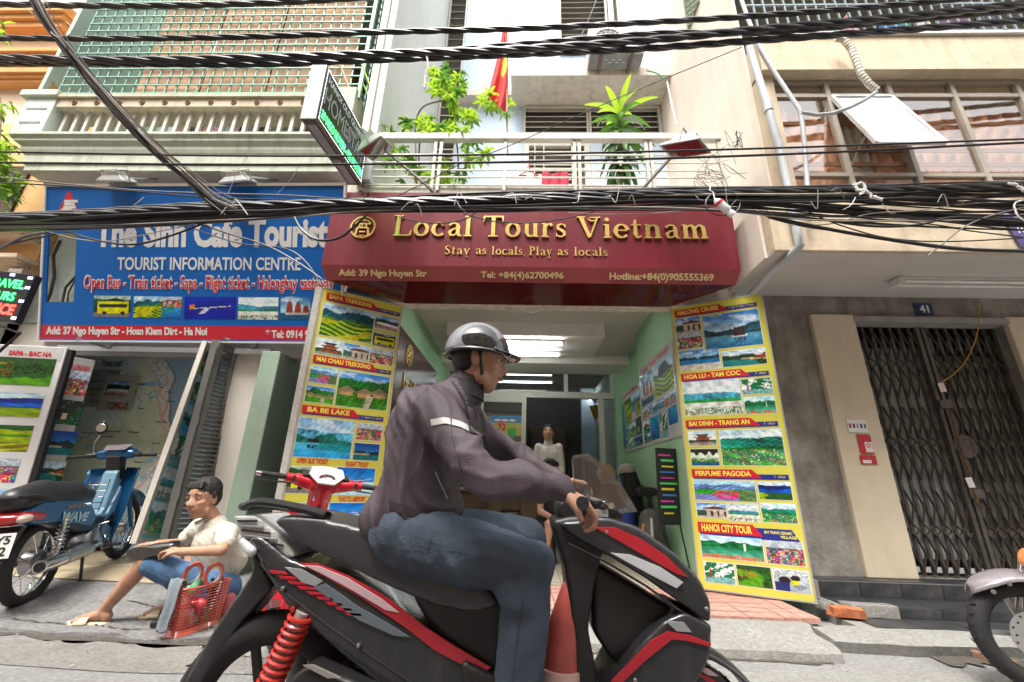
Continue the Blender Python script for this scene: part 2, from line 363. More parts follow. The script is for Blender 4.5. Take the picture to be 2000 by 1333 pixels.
def picture(kind, fr, a, b, parent, d=.002, border=None, k=900):
    """a, b: pixel corners (top left, bottom right) of the picture on the board"""
    (ua, va), (ub, vb) = fr.uv(*a), fr.uv(*b); u0, u1 = sorted((ua, ub)); v0, v1 = sorted((va, vb)); _ps[0] += 1
    n = abs(b[0]-a[0]); h = abs(b[1]-a[1]); nx = int(min(90, max(16, n*.75))); ny = int(min(70, max(12, h*.8)))
    if border: fr.plate('picture_border', u0-.006, v0-.006, u1+.006, v1+.006, 0, d*.5, border, parent)
    return sheet('picture', fr, u0, v0, u1, v1, d, pic(kind, nx, ny, _ps[0]), parent)

# ---------------------------------------------------------------- rounded bodies (one continuous skin from tapered limbs)
def blob(name, parts, m, parent, voxel=.008, smooth=4, it=.6):
    g = G()
    for p in parts:
        if p[0] == 'c':
            _, a, b, ra, rb = p; a = V(a); b = V(b); d = (b-a); L = d.length
            if L < 1e-5: continue
            d = d/L; n = 5; prof = []
            for i in range(n+1):
                t = math.pi/2*i/n; prof.append((-ra*math.cos(t), ra*math.sin(t)))
            for i in range(n+1):
                t = math.pi/2*i/n; prof.append((L+rb*math.sin(t), rb*math.cos(t)))
            g.lathe(a, d, prof, 14)
        elif p[0] == 'e':
            M = p[3] if len(p) > 3 else None; g.ball(p[1], p[2], 18, 12, M)
        elif p[0] == 'p': g.prism(p[1], p[2])
    me = g.mesh(name); o = bpy.data.objects.new('tmp', me); S.collection.objects.link(o)
    r = o.modifiers.new('r', 'REMESH'); r.mode = 'VOXEL'; r.voxel_size = voxel; r.use_smooth_shade = True
    s = o.modifiers.new('s', 'SMOOTH'); s.iterations = smooth; s.factor = it
    dg = bpy.context.evaluated_depsgraph_get(); out = bpy.data.meshes.new_from_object(o.evaluated_get(dg)); out.name = name
    bpy.data.objects.remove(o); bpy.data.meshes.remove(me)
    out.polygons.foreach_set('use_smooth', [True]*len(out.polygons)); out.materials.clear()
    return obj(name, out, m, parent)
def wrinkle(o, amp, f, seed, along=(0, 0, 1), warp=1.2):
    """push cloth in and out along its normals in warped, ridged folds"""
    me = o.data; n = len(me.vertices); co = np.empty(n*3); me.vertices.foreach_get('co', co); co = co.reshape(-1, 3); no = np.empty(n*3); me.vertices.foreach_get('normal', no); no = no.reshape(-1, 3)
    r = np.random.RandomState(seed); d = np.array(along, float); d /= np.linalg.norm(d); tot = np.zeros(n)
    def sn(p, k):
        s_ = np.zeros(n)
        for _ in range(4): v = r.normal(0, 1, 3); s_ += np.sin(p@v*k+r.uniform(0, 6))
        return s_/2
    w = sn(co, 6)*warp+sn(co, 14)*.5
    for k, a in ((1, 1), (1.9, .5), (3.3, .25)):
        q = (d+r.normal(0, .25, 3)); tot += a*((1-np.abs(np.sin(co@q*f*k+w*(1+k*.4))))**1.6-.35)*(.55+.45*np.tanh(2*sn(co, 9)))
    me.vertices.foreach_set('co', (co+no*(tot*amp)[:, None]).ravel()); me.update(); return o
def rot(ax, deg): return Matrix.Rotation(math.radians(deg), 3, ax)
# ================================================================ GROUND
def struct(name, g, m, parent=None, smooth=False):
    return tag(obj(name, g, m, parent, smooth), kind='structure')
m_road = mat('asphalt', (.28, .275, .27), .92, sc=40, var=.30, bump=.9, bs=160, grime=.6, gs=2.2, gcol=(.12, .11, .10), streak=False)
m_conc = mat('concrete', (.26, .25, .23), .9, sc=45, var=.30, bump=1, bs=150, grime=.75, gs=4, gcol=(.15, .135, .11), streak=False)
m_conc2 = mat('pale_concrete', (.30, .295, .275), .9, sc=40, var=.28, bump=1, bs=140, grime=.75, gs=3.2, gcol=(.22, .20, .17), streak=False)
m_pave = mat('worn_pavement', (.23, .225, .22), .85, sc=38, var=.34, bump=1, bs=130, grime=.85, gs=5, gcol=(.075, .07, .066), streak=False)
m_dirt = mat('dirt', (.09, .08, .065), .95, sc=20, var=.4, bump=.8, bs=70)
g = G()
g.quad((-25, -12, 0), (25, -12, 0), (25, 12, 0), (-25, 12, 0)); struct('road', g, m_road)
def n2(x, y, k=0): return math.sin(x*3.1+k)*math.sin(y*4.3+k*2)*.5+math.sin(x*7.7+y*5.1+k)*.3+math.sin(x*17+y*13)*.2
def lz(x, Y):
    t = max(0, min(1, (Y-3.0)/1.15)); return .012+.13*t*t*(3-2*t)+.004*n2(x, Y)
# left pavement: a worn slab with a broken front edge
def lp(a, b):
    x = lerp(-7.5, -1.15, a); f = 2.98+.05*n2(x*1.3, 0, 1)+.03*math.sin(x*9)
    Y = lerp(f, 4.24, b); return (x, Y, lz(x, Y)+.006)
g = G().grid(lp, 110, 20)
top = g.v[:111]; g.add([p for p in top]+[(p[0], p[1]-.006, -.02) for p in top], [(i, i+1, 112+i, 111+i) for i in range(110)])
struct('pavement', g, m_pave, smooth=False)
# gutter strip of dark dirt along the edge
def crackline(name, pts, w, m, z=.004):
    g = G(); vs = []
    for i, (x, y) in enumerate(pts):
        ww = w*(.4+.9*rnd.random()); zz = z if not callable(z) else z(x, y)
        vs += [(x, y-ww/2, zz), (x+.01, y+ww/2, zz)]
    g.add(vs, [(2*i, 2*i+2, 2*i+3, 2*i+1) for i in range(len(pts)-1)]); return tag(obj(name, g, m), kind='structure')
crackline('gutter', [(-7.5+i*.06, 2.93+.05*n2((-7.5+i*.06)*1.3, 0, 1)+.02*rnd.random()) for i in range(106)], .10, m_dirt)
crackline('gutter', [(-1.1+i*.05, 3.02+.035*rnd.random()) for i in range(60)], .05, m_dirt)
# pale cement patches in front
def blot(name, cx, cy, rx, ry, m, z, seed, n=60):
    r = random.Random(seed); ph = [r.uniform(0, 6) for _ in range(5)]
    P = []
    for i in range(n):
        t = 2*math.pi*i/n; k = 1+.12*math.sin(2*t+ph[0])+.08*math.sin(3*t+ph[1])+.05*math.sin(7*t+ph[2])+.03*math.sin(13*t+ph[3])
        P.append((cx+rx*k*math.cos(t), cy+ry*k*math.sin(t), z))
    return tag(obj(name, G().quad(*P), m), kind='structure')
blot('cement_patch', 2.3, 2.62, 2.5, .36, m_conc2, .004, 3)
blot('cement_patch', -2.6, 2.72, 1.9, .17, m_conc, .004, 5)
blot('cement_patch', -1.0, 2.86, .8, .13, m_conc2, .008, 9)
for pts_ in ([(-3.4, 3.16), (-3.1, 3.12), (-2.8, 3.13), (-2.55, 3.07), (-2.3, 3.10), (-2.1, 3.16)], [(-2.9, 3.5), (-2.6, 3.42), (-2.2, 3.46), (-1.7, 3.36), (-1.3, 3.4)], [(-4.6, 3.2), (-4.2, 3.25), (-3.8, 3.2)], [(-2.1, 3.16), (-1.8, 3.12), (-1.6, 3.18), (-1.3, 3.14)]):
    P_ = []
    for i in range(len(pts_)-1):
        for k in range(9): t = k/9; P_.append((lerp(pts_[i][0], pts_[i+1][0], t), lerp(pts_[i][1], pts_[i+1][1], t)+rnd.uniform(-.012, .012)))
    crackline('crack', P_, .012, m_dirt, lambda x, y: lz(x, y)+.012)
# entrance: cement ramp, kerb end, pink paving
def rp(a, b):
    x = lerp(-1.15, 1.93, a)+.02*math.sin(b*9)*(a > .9); Y = lerp(3.06+.02*n2(x, 0, 3), 3.44, b); return (x, Y, lerp(.045, .115, min(1, b*1.25))+.004*n2(x*2, Y*3))
g = G().grid(rp, 60, 10); top = g.v[:61]; g.add(top+[(p[0], p[1]-.012, -.02) for p in top], [(i, i+1, 62+i, 61+i) for i in range(60)])
rt = [g.v[j*61+60] for j in range(11)]; g.add(rt+[(p[0]+.01, p[1], -.02) for p in rt], [(i, i+1, 12+i, 11+i) for i in range(10)])
struct('entrance_ramp', g, m_conc2)
m_pink = mat('pink_paver', (.46, .24, .19), .85, sc=9, var=.25, bump=.5, bs=90, grime=.45, gs=5, gcol=(.22, .17, .14), streak=False)
base = struct('entrance_paving', G().box((-1.25, 3.43, 0), (2.0, 4.2, .105)), mat('joint_sand', (.20, .15, .12), .95))
pm = [G().prism([(0, 0, 0), (.09, 0, 0), (.105, .05, 0), (.195, .05, 0), (.195, .095, 0), (.09, .095, 0), (.08, .15, 0), (0, .15, 0)], (0, 0, .03)).mesh('paver'),
      G().box((0, 0, 0), (.192, .142, .03)).mesh('paver')]
pm = G().box((.003, .003, 0), (.119, .119, .03)).mesh('paver'); pm.materials.append(m_pink)
for j in range(6):
    for i in range(27):
        x = -1.22+i*.122; Y = 3.445+j*.125
        o = bpy.data.objects.new('paver', pm); o.location = (x, Y, .098+rnd.uniform(0, .005)); o.rotation_euler = (rnd.uniform(-.01, .01), rnd.uniform(-.01, .01), rnd.uniform(-.02, .02)); S.collection.objects.link(o); o.parent = base
# right pavement and the black tiled steps of number 41
def ap(a, b):
    x = lerp(2.0, 6.5, a); f = 3.2+.03*n2(x, 0, 5)+.05*max(0, math.sin((x-2.7)*2.6)); Y = lerp(f, 3.5, b); return (x, Y, .085-.02*(1-b)**3+.003*n2(x*3, Y*3))
g = G().grid(ap, 70, 6); top = g.v[:71]; g.add(top+[(p[0]+.01*n2(p[0]*5, 0), p[1]+.03, -.03) for p in top], [(i, i+1, 72+i, 71+i) for i in range(70)])
lf = [g.v[j*71] for j in range(7)]; g.add(lf+[(p[0]-.01, p[1], -.03) for p in lf], [(i, i+1, 8+i, 7+i) for i in range(6)])
struct('concrete_ledge', g, m_conc2)
crackline('pothole', [(2.55+i*.05, 3.14+.05*math.sin(i*.35)) for i in range(40)], .22, m_dirt, .009)
m_tile = mat('black_tile', (.035, .037, .042), .32, sc=5, var=.3, grime=.5, gs=7, gcol=(.16, .15, .13), streak=False, bump=.1, bs=30)
m_grout = mat('grout', (.26, .25, .23), .95)
steps = struct('tiled_steps', G().box((2.35, 3.47, 0), (6.5, 3.72, .083)).box((2.42, 3.71, 0), (6.5, 4.05, .148)).box((2.42, 4.04, 0), (6.5, 4.6, .272)), m_grout)
def tiles(parent, x0, x1, y0, y1, z0, z1, w, m, name='tile', seed=0):
    """row of tiles filling a box face: thin in y (riser) or in z (tread)"""
    x = x0
    me = G().box((.003, 0, 0), (w-.003, y1-y0, z1-z0)).mesh(name); me.materials.append(m)
    while x < x1-.01:
        o = bpy.data.objects.new(name, me); o.location = (x, y0, z0); S.collection.objects.link(o); o.parent = parent; x += w
tiles(steps, 2.46, 6.4, 3.475, 3.695, .083, .091, .33, m_tile)
tiles(steps, 2.46, 6.4, 3.700, 3.711, .093, .150, .33, m_tile)
tiles(steps, 2.46, 6.4, 3.713, 4.025, .148, .156, .33, m_tile)
tiles(steps, 2.46, 6.4, 4.030, 4.041, .158, .268, .33, m_tile)
tiles(steps, 2.46, 6.4, 4.043, 4.24, .272, .280, .33, m_tile)
# loose broken bricks and rubble beside the steps
m_brick = mat('brick', (.50, .15, .06), .9, sc=14, var=.35, bump=.6, bs=60, grime=.5, gs=9, gcol=(.2, .17, .14), streak=False)
def lump(c, s, seed, rz=0):
    r = random.Random(seed); g = G(); M = Matrix.Rotation(rz, 3, 'Z'); vs = []
    for x in (-1, 0, 1):
        for y in (-1, 1):
            for z in (-1, 1): vs.append(V(c)+M@V((x*s[0]*r.uniform(.75, 1.1), y*s[1]*r.uniform(.7, 1.1), z*s[2]*r.uniform(.8, 1.05))))
    i = lambda x, y, z: x*4+y*2+z
    f = [(i(0, 0, 0), i(0, 0, 1), i(0, 1, 1), i(0, 1, 0)), (i(2, 0, 0), i(2, 1, 0), i(2, 1, 1), i(2, 0, 1))]
    for k in (0, 1): f += [(i(k, 0, 0), i(k+1, 0, 0), i(k+1, 0, 1), i(k, 0, 1)), (i(k, 1, 0), i(k, 1, 1), i(k+1, 1, 1), i(k+1, 1, 0)), (i(k, 0, 1), i(k+1, 0, 1), i(k+1, 1, 1), i(k, 1, 1)), (i(k, 0, 0), i(k, 1, 0), i(k+1, 1, 0), i(k+1, 0, 0))]
    return g.add(vs, f)
o = obj('broken_brick', lump(at(1652, 1196, Z=.13), (.11, .05, .035), 4, -.25), m_brick, bevel=.004); tag(o, 'broken orange brick lying just right of the foot of the right yellow board', 'brick')
o = obj('broken_brick', lump(at(1752, 1195, Z=.12), (.09, .05, .03), 8, .1), mat('dusty_brick', (.30, .17, .12), .9, sc=14, var=.3, bump=.5), bevel=.004); tag(o, 'dusty brick end lying on the ledge in front of the black tiled steps', 'brick')
o = obj('concrete_chunk', lump(at(1700, 1192, Z=.13), (.20, .07, .045), 12, -.05), m_conc, bevel=.006); tag(o, 'grey concrete chunk between the two bricks by the black steps', 'rubble')
o = obj('concrete_chunk', lump(at(1618, 1180, Z=.12), (.10, .06, .03), 15, .5), m_conc, bevel=.006); tag(o, 'small grey rubble piece tucked under the corner of the right yellow board', 'rubble')
o = obj('broken_brick', lump(at(1940, 1290, Z=.02), (.03, .11, .03), 19, .35), mat('dusty_brick', (.3, .17, .12)), bevel=.004); tag(o, 'long brick shard in the gutter under the silver scooter wheel', 'brick')

# ================================================================ HOUSE 41 (right, beige)
m_beige = mat('beige_render', (.60, .49, .35), .85, sc=3, var=.16, bump=.4, bs=25, grime=.6, gs=4.5, gcol=(.30, .22, .15))
m_cream = mat('cream_paint', (.64, .55, .41), .8, sc=3, var=.07, bump=.15, bs=20, grime=.2, gs=4, gcol=(.28, .22, .16))
m_dirtywall = mat('dirty_cement_wall', (.26, .24, .21), .9, sc=3.5, var=.45, bump=.9, bs=24, grime=.75, gs=5, gcol=(.10, .085, .07))
m_soffit = mat('soffit_paint', (.62, .58, .54), .85, sc=3, var=.1, bump=.1, bs=10, grime=.25, gs=3, gcol=(.36, .30, .25), streak=False)
m_white = mat('white_paint', (.72, .71, .68), .6, var=.05, grime=.2, gs=5, gcol=(.3, .27, .22))
m_pale = mat('pale_peach_wall', (.76, .66, .56), .8, sc=1.2, var=.06, bump=.12, bs=15, grime=.35, gs=4, gcol=(.42, .34, .27))
XP = 2.342   # party wall plane between 39 and 41
h41 = thing('beige_house', 'beige house number 41 with a glazed upper bay over a folding metal gate', 'building', (4, 4.2, 0))
GX0, GX1, GZ = 3.36, 4.93, 2.70
g = G().box((XP, 4.2, .1), (GX0, 4.4, 2.946)).box((GX1, 4.2, .1), (6.6, 4.4, 2.946)).box((GX0, 4.2, GZ), (GX1, 4.4, 2.946))
obj('wall', g, m_dirtywall, h41)
pl0 = at(1580, 630, Y=4.16).x; pl1 = at(1655, 635, Y=4.16).x
obj('pillar', G().box((2.955, 4.15, .28), (GX0+.03, 4.21, 2.72)), m_cream, h41, bevel=.01)
obj('pillar', G().box((GX1-.02, 4.15, .28), (5.5, 4.21, 2.72)), m_cream, h41, bevel=.01)
obj('lintel_strip', G().box((GX0+.02, 4.14, 2.64), (GX1-.01, 4.3, 2.70)), mat('grey_cement', (.32, .31, .29), .9, bump=.4, bs=40), h41)
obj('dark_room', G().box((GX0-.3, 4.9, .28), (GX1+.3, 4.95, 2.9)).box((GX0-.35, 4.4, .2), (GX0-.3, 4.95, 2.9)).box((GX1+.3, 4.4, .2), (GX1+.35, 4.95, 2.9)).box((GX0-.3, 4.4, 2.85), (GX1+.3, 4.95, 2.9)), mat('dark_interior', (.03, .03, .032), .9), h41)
# overhanging first floor
obj('soffit', G().box((2.16, 3.32, 2.946), (6.6, 4.24, 2.96)), m_soffit, h41)
zf0 = 2.95; zf1 = at(1700, 425, Y=3.3).z
obj('fascia', G().box((2.16, 3.29, 2.95), (6.6, 3.40, 3.50)), m_beige, h41, bevel=.006)
wz0, wz1, wzt, wzm = 3.50, 4.965, 4.775, 3.80
wx = [at(1545, 165, Y=3.35).x, at(1610, 165, Y=3.35).x, at(1731, 165, Y=3.35).x, at(1853, 165, Y=3.35).x, at(1981, 165, Y=3.35).x, 5.55, 6.2]
wx[0] = 2.47
obj('pier', G().box((XP, 3.295, 3.50), (2.475, 3.42, 5.02)), m_beige, h41)
obj('reveal_wall', G().box((XP, 4.3, 3.45), (6.6, 4.35, 6.8)), mat('room_wall', (.25, .17, .12), .8), h41)
m_frame = mat('grey_beige_frame', (.40, .36, .30), .5, var=.1, grime=.3, gs=8, gcol=(.2, .17, .13))
m_amber = pane_mat('window_glass', (1, .96, .92), .16, .02)
fy = 3.36
for i in range(len(wx)-1):
    x0, x1 = wx[i], wx[i+1]
    w = thing('window', None, None, (x0, fy, 4.2)); w.parent = h41; w.matrix_parent_inverse = Matrix.Translation(-V(h41.location)); del_lbl = None
    w['_win'] = 1
    fr = G().box((x0-.022, fy-.03, wz0), (x0+.022, fy+.03, wz1))
    for z in (wz0+.02, wzm, wzt, wz1-.015): fr.box((x0+.022, fy-.026, z-.02), (x1-.022, fy+.026, z+.02))
    obj('frame', fr, m_frame, w)
    for k, (z0, z1) in enumerate(((wz0+.04, wzm-.02), (wzm+.02, wzt-.02), (wzt+.02, wz1-.035))):
        if i == 1 and k == 1: continue
        obj('pane', G().box((x0+.022, fy-.002, z0), (x1-.022, fy+.002, z1)), m_amber, w)
# brown curtains and a wooden rail lattice behind the panes
m_curt = mat('brown_curtain', (.68, .40, .25), .85, sc=4, var=.3)
g = G().grid(lambda a, b: (lerp(2.5, 6.4, a), 3.46+.03*math.sin(a*160)*(1 if b > .05 else 1), lerp(3.5, 4.72, b)), 260, 2)
o = obj('curtain', g, m_curt, h41, smooth=True)
for z in (3.66, 3.95, 4.12, 4.45): obj('inner_rail', G().box((2.5, 3.395, z), (6.4, 3.41, z+.045)), mat('wood_rail', (.30, .15, .07), .5), h41)
# open sash, hinged at the top
hz = wzt-.022; L = (wzt-wzm)-.05; x0, x1 = wx[1]+.02, wx[2]-.02
best = min(range(10, 80), key=lambda a: abs((lambda P: (lambda q: 666.5-F*(q@cu)/(q@fw))(np.array(P)-CAM))((x0+.3, fy-L*math.sin(math.radians(a)), hz-L*math.cos(math.radians(a))))-285))
sa = math.radians(best); dn = V((0, -math.sin(sa), -math.cos(sa)))
A = V((x0, fy-.03, hz)); B = V((x1, fy-.03, hz)); sash = G()
for p, q in ((A, B), (A+dn*L, B+dn*L), (A, A+dn*L), (B, B+dn*L)): sash.beam(p, q, .035, .03, up=(0, -1, .3))
so_ = obj('open_sash', sash, mat('pale_aluminium', (.62, .62, .6), .4, metal=.3), h41)
obj('pane', G().prism([A+dn*.02, B+dn*.02, B+dn*(L-.02), A+dn*(L-.02)], V((0, .004, 0))), mat('milky_glass', (.72, .73, .76), .12, spec=.8, coat=.6), so_)
obj('stay', G().tube([A+dn*(L*.8), V((x0, fy, hz-L*.95))], .006), m_frame, so_)
g = G().grid(lambda a, b: (lerp(x0+.01, x0+.22, a)+.05*(1-b)*a, 3.45-.03*math.sin(a*14)-.1*(1-b)*a*b, lerp(3.83, 4.74, b)), 16, 12)
obj('curtain', g, mat('net_curtain', (.50, .48, .38), .9, sc=12, var=.3), h41, smooth=True)
# second floor slab and its dirty edge
zs0, zs1 = 4.985, 5.45
obj('upper_fascia', G().box((XP, 3.22, zs0), (6.6, 4.3, zs1)), m_beige, h41, bevel=.006)
obj('fascia_capping', G().box((XP, 3.19, zs1+.001), (6.6, 3.4, zs1+.03)), m_white, h41)
# balcony ironwork above
m_iron = mat('painted_iron', (.22, .27, .29), .5, metal=.3, var=.2)
rail = obj('balcony_railing', G().beam((XP, 3.26, 5.56), (6.6, 3.26, 5.56), .03, .03).beam((XP, 3.26, 6.28), (6.6, 3.26, 6.28), .03, .03).beam((XP, 3.26, 5.98), (6.6, 3.26, 5.98), .02, .02), m_iron, h41)
bm = G().beam((0, 0, 0), (0, 0, .72), .016, .016).mesh('baluster'); bm.materials.append(m_iron)
for i in range(38):
    o = bpy.data.objects.new('baluster', bm); o.location = (2.42+i*.11, 3.26, 5.56); S.collection.objects.link(o); o.parent = rail
rg = G().ring((0, 0, 0), (0, 1, 0), .045, .009, 18, 6).mesh('scroll_ring'); rg.materials.append(m_iron)
for i in range(9):
    o = bpy.data.objects.new('scroll_ring', rg); o.location = (2.6+i*.46, 3.24, 5.515); S.collection.objects.link(o); o.parent = rail
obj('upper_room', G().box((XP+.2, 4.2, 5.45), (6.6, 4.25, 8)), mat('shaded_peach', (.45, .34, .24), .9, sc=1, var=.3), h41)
obj('upper_ceiling', G().box((XP, 3.2, 6.62), (6.6, 4.3, 6.75)), mat('old_green_edge', (.16, .18, .15), .9, bump=.4), h41)
# laundry on the balcony
def cloth(name, c, w, h, m, label, seed, cat='laundry', group=None):
    r = random.Random(seed); a0 = r.uniform(5, 9); ph = r.uniform(0, 6)
    g = G().grid(lambda a, b: (c[0]+(a-.5)*w*(1-.12*b+.05*math.sin(b*5)), c[1]+.025*math.sin(a*a0*2+ph+b*2), c[2]-b*h+.02*math.sin(a*a0+ph)), 14, 8)
    g2 = G().add(g.v, g.f); n = len(g.v); g2.add([(x, y+.008, z) for x, y, z in g.v], g.f)
    return tag(obj(name, g2, m, smooth=True), label, cat, group)
for q, (x, w, h, col, lb) in enumerate(((3.55, .16, .34, (.62, .35, .36), 'pink garment'), (3.95, .22, .4, (.03, .14, .35), 'blue garment'), (4.12, .15, .3, (.06, .3, .2), 'green garment'), (4.32, .2, .28, (.66, .52, .5), 'pale rose garment'), (4.7, .3, .42, (.14, .08, .15), 'dark purple garment'), (5.02, .25, .38, (.10, .10, .13), 'black garment'))):
    cloth('hanging_garment', (x, 3.42, 6.02), w, h, mat('cloth_%s' % lb.split()[0]+str(q), col, .9), lb+' hanging behind the iron railing of the upper right balcony', q, 'laundry', 'laundry on the upper right balcony')

# folding lattice gate
gate = thing('folding_gate', 'rusty dark folding lattice gate closing the doorway under the 41 plate', 'gate', (4.1, 4.32, .28))
m_gate = mat('dark_rusty_iron', (.11, .10, .088), .55, metal=.4, sc=9, var=.4, grime=.55, gs=6, gcol=(.12, .05, .02))
gh = GZ-.30; NB = 16
bar = G().box((-.013, -.012, 0), (.013, .012, gh)).mesh('gate_bar'); bar.materials.append(m_gate)
dx = (GX1-GX0-.04)/NB
for i in range(NB+1):
    o = bpy.data.objects.new('gate_bar', bar); o.location = (GX0+.02+i*dx-4.1, 0, .012); S.collection.objects.link(o); o.parent = gate
for row in range(6):
    z = .03+row*.395
    for (h0, hh) in ((0, .30), (.30, .10)):
        sm = G().beam((0, -.014, 0), (dx, -.014, hh), .004, .02, up=(0, 1, 0)).mesh('lattice_strap'); sm.materials.append(m_gate)
        sm2 = G().beam((dx, -.020, 0), (0, -.020, hh), .004, .02, up=(0, 1, 0)).mesh('lattice_strap'); sm2.materials.append(m_gate)
        if h0: 
            if row % 2: continue
        for i in range(NB):
            for k, s_ in enumerate((sm, sm2)):
                o = bpy.data.objects.new('lattice_strap', s_); o.location = (GX0+.02+i*dx-4.1, 0, z+h0); S.collection.objects.link(o); o.parent = gate
# zinc sheet seen through the bars, with its pale and dark bays
obj('backing_sheet', G().grid(lambda a, b: (lerp(GX0, 4.12, a), 4.36+.008*math.sin(a*60), lerp(.42, 2.42, b)), 60, 2), mat('zinc_sheet', (.40, .42, .42), .5, metal=.1, sc=4, var=.25), gate, smooth=True)
obj('backing_sheet', G().box((4.12, 4.365, .42), (GX1, 4.375, 2.35)), mat('dull_zinc_sheet', (.17, .155, .14), .6, metal=.1, sc=3, var=.35), gate)
for x in (4.11, 4.17): obj('meeting_stile', G().box((x-.018, 4.275, .29), (x+.018, 4.31, GZ-.03)), m_gate, gate)
lk = obj('lock_plate', G().lathe((4.24, 4.30, 1.42), (0, -1, 0), [(0, .11), (.02, .11), (.026, .10)], 28), m_gate, gate)
obj('pull_handle', G().tube([(4.21, 4.25, 1.48), (4.24, 4.23, 1.49), (4.26, 4.23, 1.46), (4.26, 4.23, 1.38), (4.25, 4.25, 1.35)], .008), mat('rust', (.16, .085, .04), .8, metal=.3), lk)
obj('chain', G().tube([(4.16+.01*math.sin(i*2.2), 4.25, 1.75-i*.03) for i in range(30)], .011, 6), mat('rust', (.16, .085, .04)), gate)
for a_ in ((4.09, 1.78), (4.12, .95)): obj('hasp', G().box((a_[0], 4.25, a_[1]), (a_[0]+.13, 4.28, a_[1]+.08)), m_gate, gate)
m_paper = mat('white_paper', (.72, .70, .67), .7, var=.04)
for (px_, py_, lb) in ((1840, 757, 'pale pink paper tag on the gate below the yellow string'), (1895, 943, 'white paper tag on the gate chain below the round lock plate')):
    p = at(px_, py_, Y=4.24); o = obj('paper_tag', G().box((-.03, -.002, -.045), (.03, .002, .045)), mat('pinkish_paper', (.75, .6, .58), .7) if 'pink' in lb else m_paper); o.location = p; o.rotation_euler = (0, -.12, 0); tag(o, lb, 'tag')
P = [at(x, y, Y=4.12) for x, y in ((1913, 590), (1911, 640), (1905, 665), (1895, 690), (1880, 715), (1858, 735), (1838, 748))]
tag(obj('yellow_string', G().tube(P, .005, 6), mat('yellow_cord', (.45, .28, .03), .7)), 'yellow cord hanging down in front of the folding gate', 'string')
# number plate, flyers
fr = Frame((0, 4.195, 0), (1, 0, 0), (0, 0, 1))
(u0, v1), (u1, v0) = fr.uv(1782, 593), fr.uv(1824, 617)
npl = thing('house_number_plate', 'small navy enamel plate reading 41 above the folding gate', 'number plate', fr.p(u0, v0))
fr.plate('plate', u0, v0, u1, v1, 0, .012, mat('navy_enamel', (.02, .04, .12), .3), npl, bevel=.003)
w_ = u1-u0; h_ = v1-v0
text('41', fr, u0+w_*.24, v0+h_*.2, u1-w_*.24, v1-h_*.18, mat('white_enamel', (.75, .75, .7), .4), npl, bold=.03, off=.013, name='numeral')
fr = Frame((0, 4.145, 0), (1, 0, 0), (0, 0, 1))
fly = []
def flyer(c0, c1, label, m, extra):
    (ua, vb), (ub, va) = fr.uv(*c0), fr.uv(*c1); t = thing('flyer', label, 'flyer', fr.p(ua, va)); fr.plate('sheet', ua, va, ub, vb, 0, .0025, m, t); extra(t, ua, va, ub, vb)
def f1(t, a, b, c, d):
    for k, col in enumerate(((.5, .03, .03), (.03, .06, .3), (.5, .3, .3), (.03, .05, .28), (.05, .2, .12))): fr.plate('printed_block', a+(c-a)*(.06+.19*k), b+(d-b)*.35, a+(c-a)*(.17+.19*k), b+(d-b)*.7, .003, .0036, mat('ink%d' % k, col, .5), t)
def f2(t, a, b, c, d):
    fr.plate('printed_block', a+(c-a)*.45, b+(d-b)*.1, a+(c-a)*.98, b+(d-b)*.62, .003, .0036, m_paper, t)
    cx, cy = fr.p(a+(c-a)*.7, b+(d-b)*.45, .0045), 0; obj('round_mark', G().ring(cx, (0, 1, 0), .018, .004, 20, 4), mat('ink_red', (.55, .02, .03), .5), t)
def f3(t, a, b, c, d): fr.plate('printed_block', a+.02, b+.01, c-.05, b+(d-b)*.5, .003, .0036, m_paper, t)
flyer((1653, 820), (1697, 846), 'white flyer with small coloured blocks, topmost on the cream pillar', m_paper, f1)
flyer((1672, 849), (1708, 888), 'red flyer with a white box and round mark on the cream pillar', mat('red_paper', (.48, .03, .04), .5), f2)
flyer((1678, 890), (1714, 908), 'torn red and white flyer lowest on the cream pillar', mat('red_paper', (.5, .03, .04), .5), f3)
# fluorescent fixture under the soffit
fl = thing('tube_light', 'unlit double fluorescent tube fixture fixed under the soffit of house 41', 'light fixture', (3.6, 3.75, 2.94))
y_ = 3.78
obj('housing', G().box((3.56, y_-.05, 2.915), (4.85, y_+.05, 2.944)), m_white, fl, bevel=.004)
for yy in (-.045, .045):
    obj('tube', G().lathe((3.60, y_+yy, 2.895), (1, 0, 0), [(0, .015), (1.2, .015)], 12), mat('milk_tube', (.8, .79, .74), .25), fl)
for x in (3.56, 4.83): obj('end_cap', G().box((x-.01, y_-.07, 2.87), (x+.03, y_+.07, 2.93)), m_white, fl, bevel=.004)
# drain pipes on the pier
m_pvc = mat('pvc_pipe', (.50, .53, .55), .4, var=.08, grime=.3, gs=8, gcol=(.2, .18, .15))
def ppipe(pts, r, label, name='drain_pipe', m=m_pvc, Ys=None, cat='pipe', smooth=True):
    P = [at(x, y, Y=(Yv if Yv is not None else Ys)) for x, y, *q in pts for Yv in [q[0] if q else None]]
    return tag(obj(name, G().tube(P, r, 12), m, smooth=smooth), label, cat)
dp = thing('drain_pipe', 'fat grey plastic drain pipe running down the pier and bending under the soffit', 'pipe', at(1540, 340, Y=3.24))
P = [at(x, y, Y=3.22) for x, y in ((1463, 90), (1478, 140), (1500, 210), (1523, 290), (1540, 370), (1552, 430), (1557, 455), (1563, 480))]
obj('pipe', G().tube(P+[V((P[-1].x-.02, 3.25, 2.93)), V((2.26, 3.6, 2.86)), V((2.22, 3.95, 2.8))], .034, 14), m_pvc, dp, smooth=True)
for i in (2, 5): obj('socket', G().tube([P[i]+V((0, 0, .05)), P[i]-V((0, 0, .05))], .041, 14), m_pvc, dp, smooth=True)
